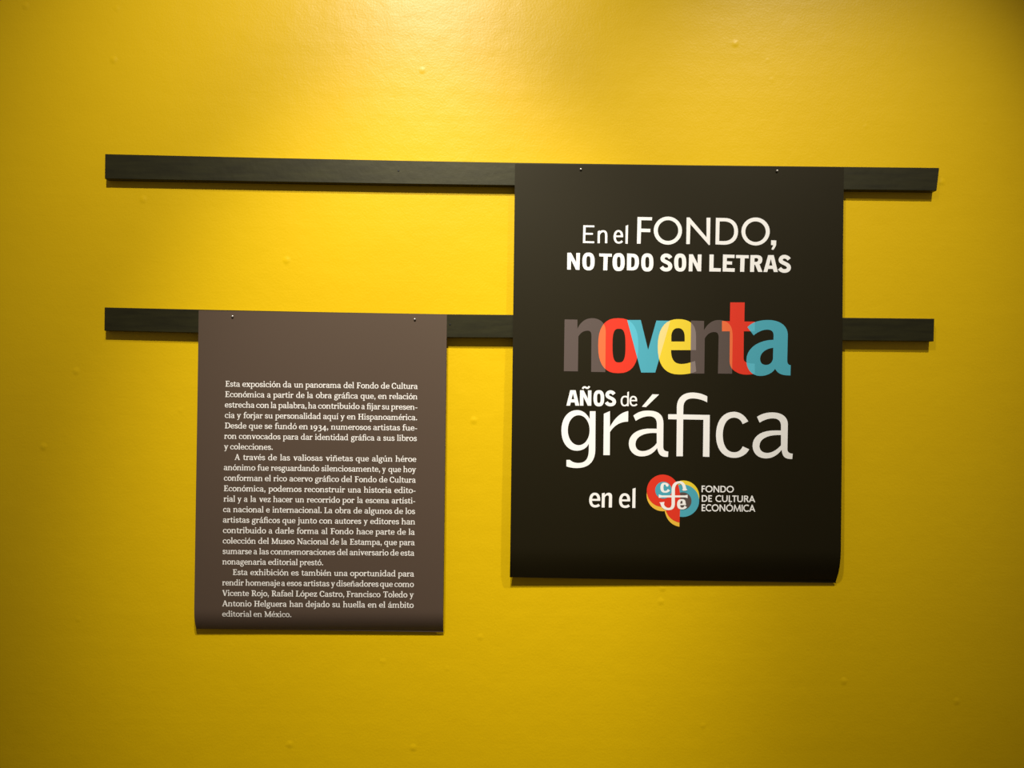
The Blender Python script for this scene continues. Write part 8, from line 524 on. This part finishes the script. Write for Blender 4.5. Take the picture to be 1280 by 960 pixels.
# the caption beside the emblem: three lines of small capitals
def glyph_table(src):
    out = {}
    for ch, (adv, sh) in src.items():
        pts, tris, sets = triangulate([rings_of(sh)])
        used = {i for t in tris for i in t}
        out[ch] = (adv, pts, tris, min(pts[i][0] for i in used), max(pts[i][0] for i in used))
    return out
def set_word(table, text, xa, xb, z, unit, space=30):
    pen, run = 0.0, []
    for ch in text:
        if ch != ' ': run.append((ch, pen))
        pen += table[ch][0] if ch != ' ' else space
    lo = run[0][1] + table[run[0][0]][3]; hi = run[-1][1] + table[run[-1][0]][4]
    kx = (xb - xa) / (hi - lo)
    return [([(xa + (px + x - lo) * kx, z + y * unit) for x, y in table[ch][1]], table[ch][2]) for ch, px in run]
CAPS = glyph_table(CAPITALS)
for txt, xa, xb, z, caph in CAPTION:
    o = link('caption_line', ink_mesh('caption_line', black, set_word(CAPS, txt, xa, xb, z, caph / 70)), M['white'], banner)
    o['label'] = 'small white capitals ' + txt

# ------------------------------------------------------------------ taupe text panel
taupe = Sheet(-0.7445, -0.1350, 1.7205, 0.934, 0.934, .0215, .0255, (.0105, .0065), .93, 0)
taupe.zt_tab = [(0, 1.7212), (0.5, 1.7200), (1, 1.7198)]
taupe.zb_tab = [(0, 0.9355), (0.5, 0.9330), (1, 0.9305)]
panel = bpy.data.objects.new('text_panel', None); COL.objects.link(panel); panel.location = taupe.root()
tag(panel, 'taupe text panel with three paragraphs of small white serif text', 'text panel')
make_sheet(taupe, M['taupe'], 0.0009, 'sheet', panel)

TRI = glyph_table(GLYPHS)
UNIT = 0.000203                                    # metres per glyph unit
pieces = {0: [], 1: [], 2: []}
for par, z, words in ROWS:
    for text, xa, xb in words:
        pieces[par] += set_word(TRI, text, xa, xb, z, UNIT)
for par, lab in ((0, 'first paragraph, beginning Esta exposición'), (1, 'second paragraph, beginning A través'), (2, 'last paragraph, beginning Esta exhibición')):
    o = link('paragraph', ink_mesh('paragraph', taupe, pieces[par]), M['cream'], panel); o['label'] = lab

# ------------------------------------------------------------------ nails that pin the two sheets to the battens
def nail_mesh():
    bm = bmesh.new(); n = 16
    prof = [(0.0, -0.0042), (0.0016, -0.0039), (0.0027, -0.0029), (0.0030, -0.0018), (0.0028, -0.0012), (0.0011, -0.0011), (0.0011, 0.0040), (0.0, 0.0055)]
    rings = []
    for r, y in prof:
        rings.append([bm.verts.new((0, y, 0))] if r == 0 else [bm.verts.new((r * math.cos(2 * math.pi * k / n), y, r * math.sin(2 * math.pi * k / n))) for k in range(n)])
    for a, b in zip(rings, rings[1:]):
        for k in range(n):
            if len(a) == 1: bm.faces.new((a[0], b[k], b[(k + 1) % n]))
            elif len(b) == 1: bm.faces.new((a[k], b[0], a[(k + 1) % n]))
            else: bm.faces.new((a[k], b[k], b[(k + 1) % n], a[(k + 1) % n]))
    bmesh.ops.recalc_face_normals(bm, faces=bm.faces)
    me = bpy.data.meshes.new('nail'); bm.to_mesh(me); bm.free()
    for p in me.polygons: p.use_smooth = True
    me.materials.append(M['nail']); return me
nails = [((0.1913, 2.0832), 'silver nail pinning the top left of the black title banner'),
         ((0.6794, 2.0874), 'silver nail pinning the top right of the black title banner'),
         ((-0.6611, 1.7074), 'silver nail pinning the top left of the taupe text panel'),
         ((-0.2138, 1.7067), 'silver nail pinning the top right of the taupe text panel')]
nm = nail_mesh()
for (x, z), lab in nails:
    o = bpy.data.objects.new('nail', nm); COL.objects.link(o); o.location = (x, -0.0215, z)
    tag(o, lab, 'nail', 'nails pinning the printed sheets')
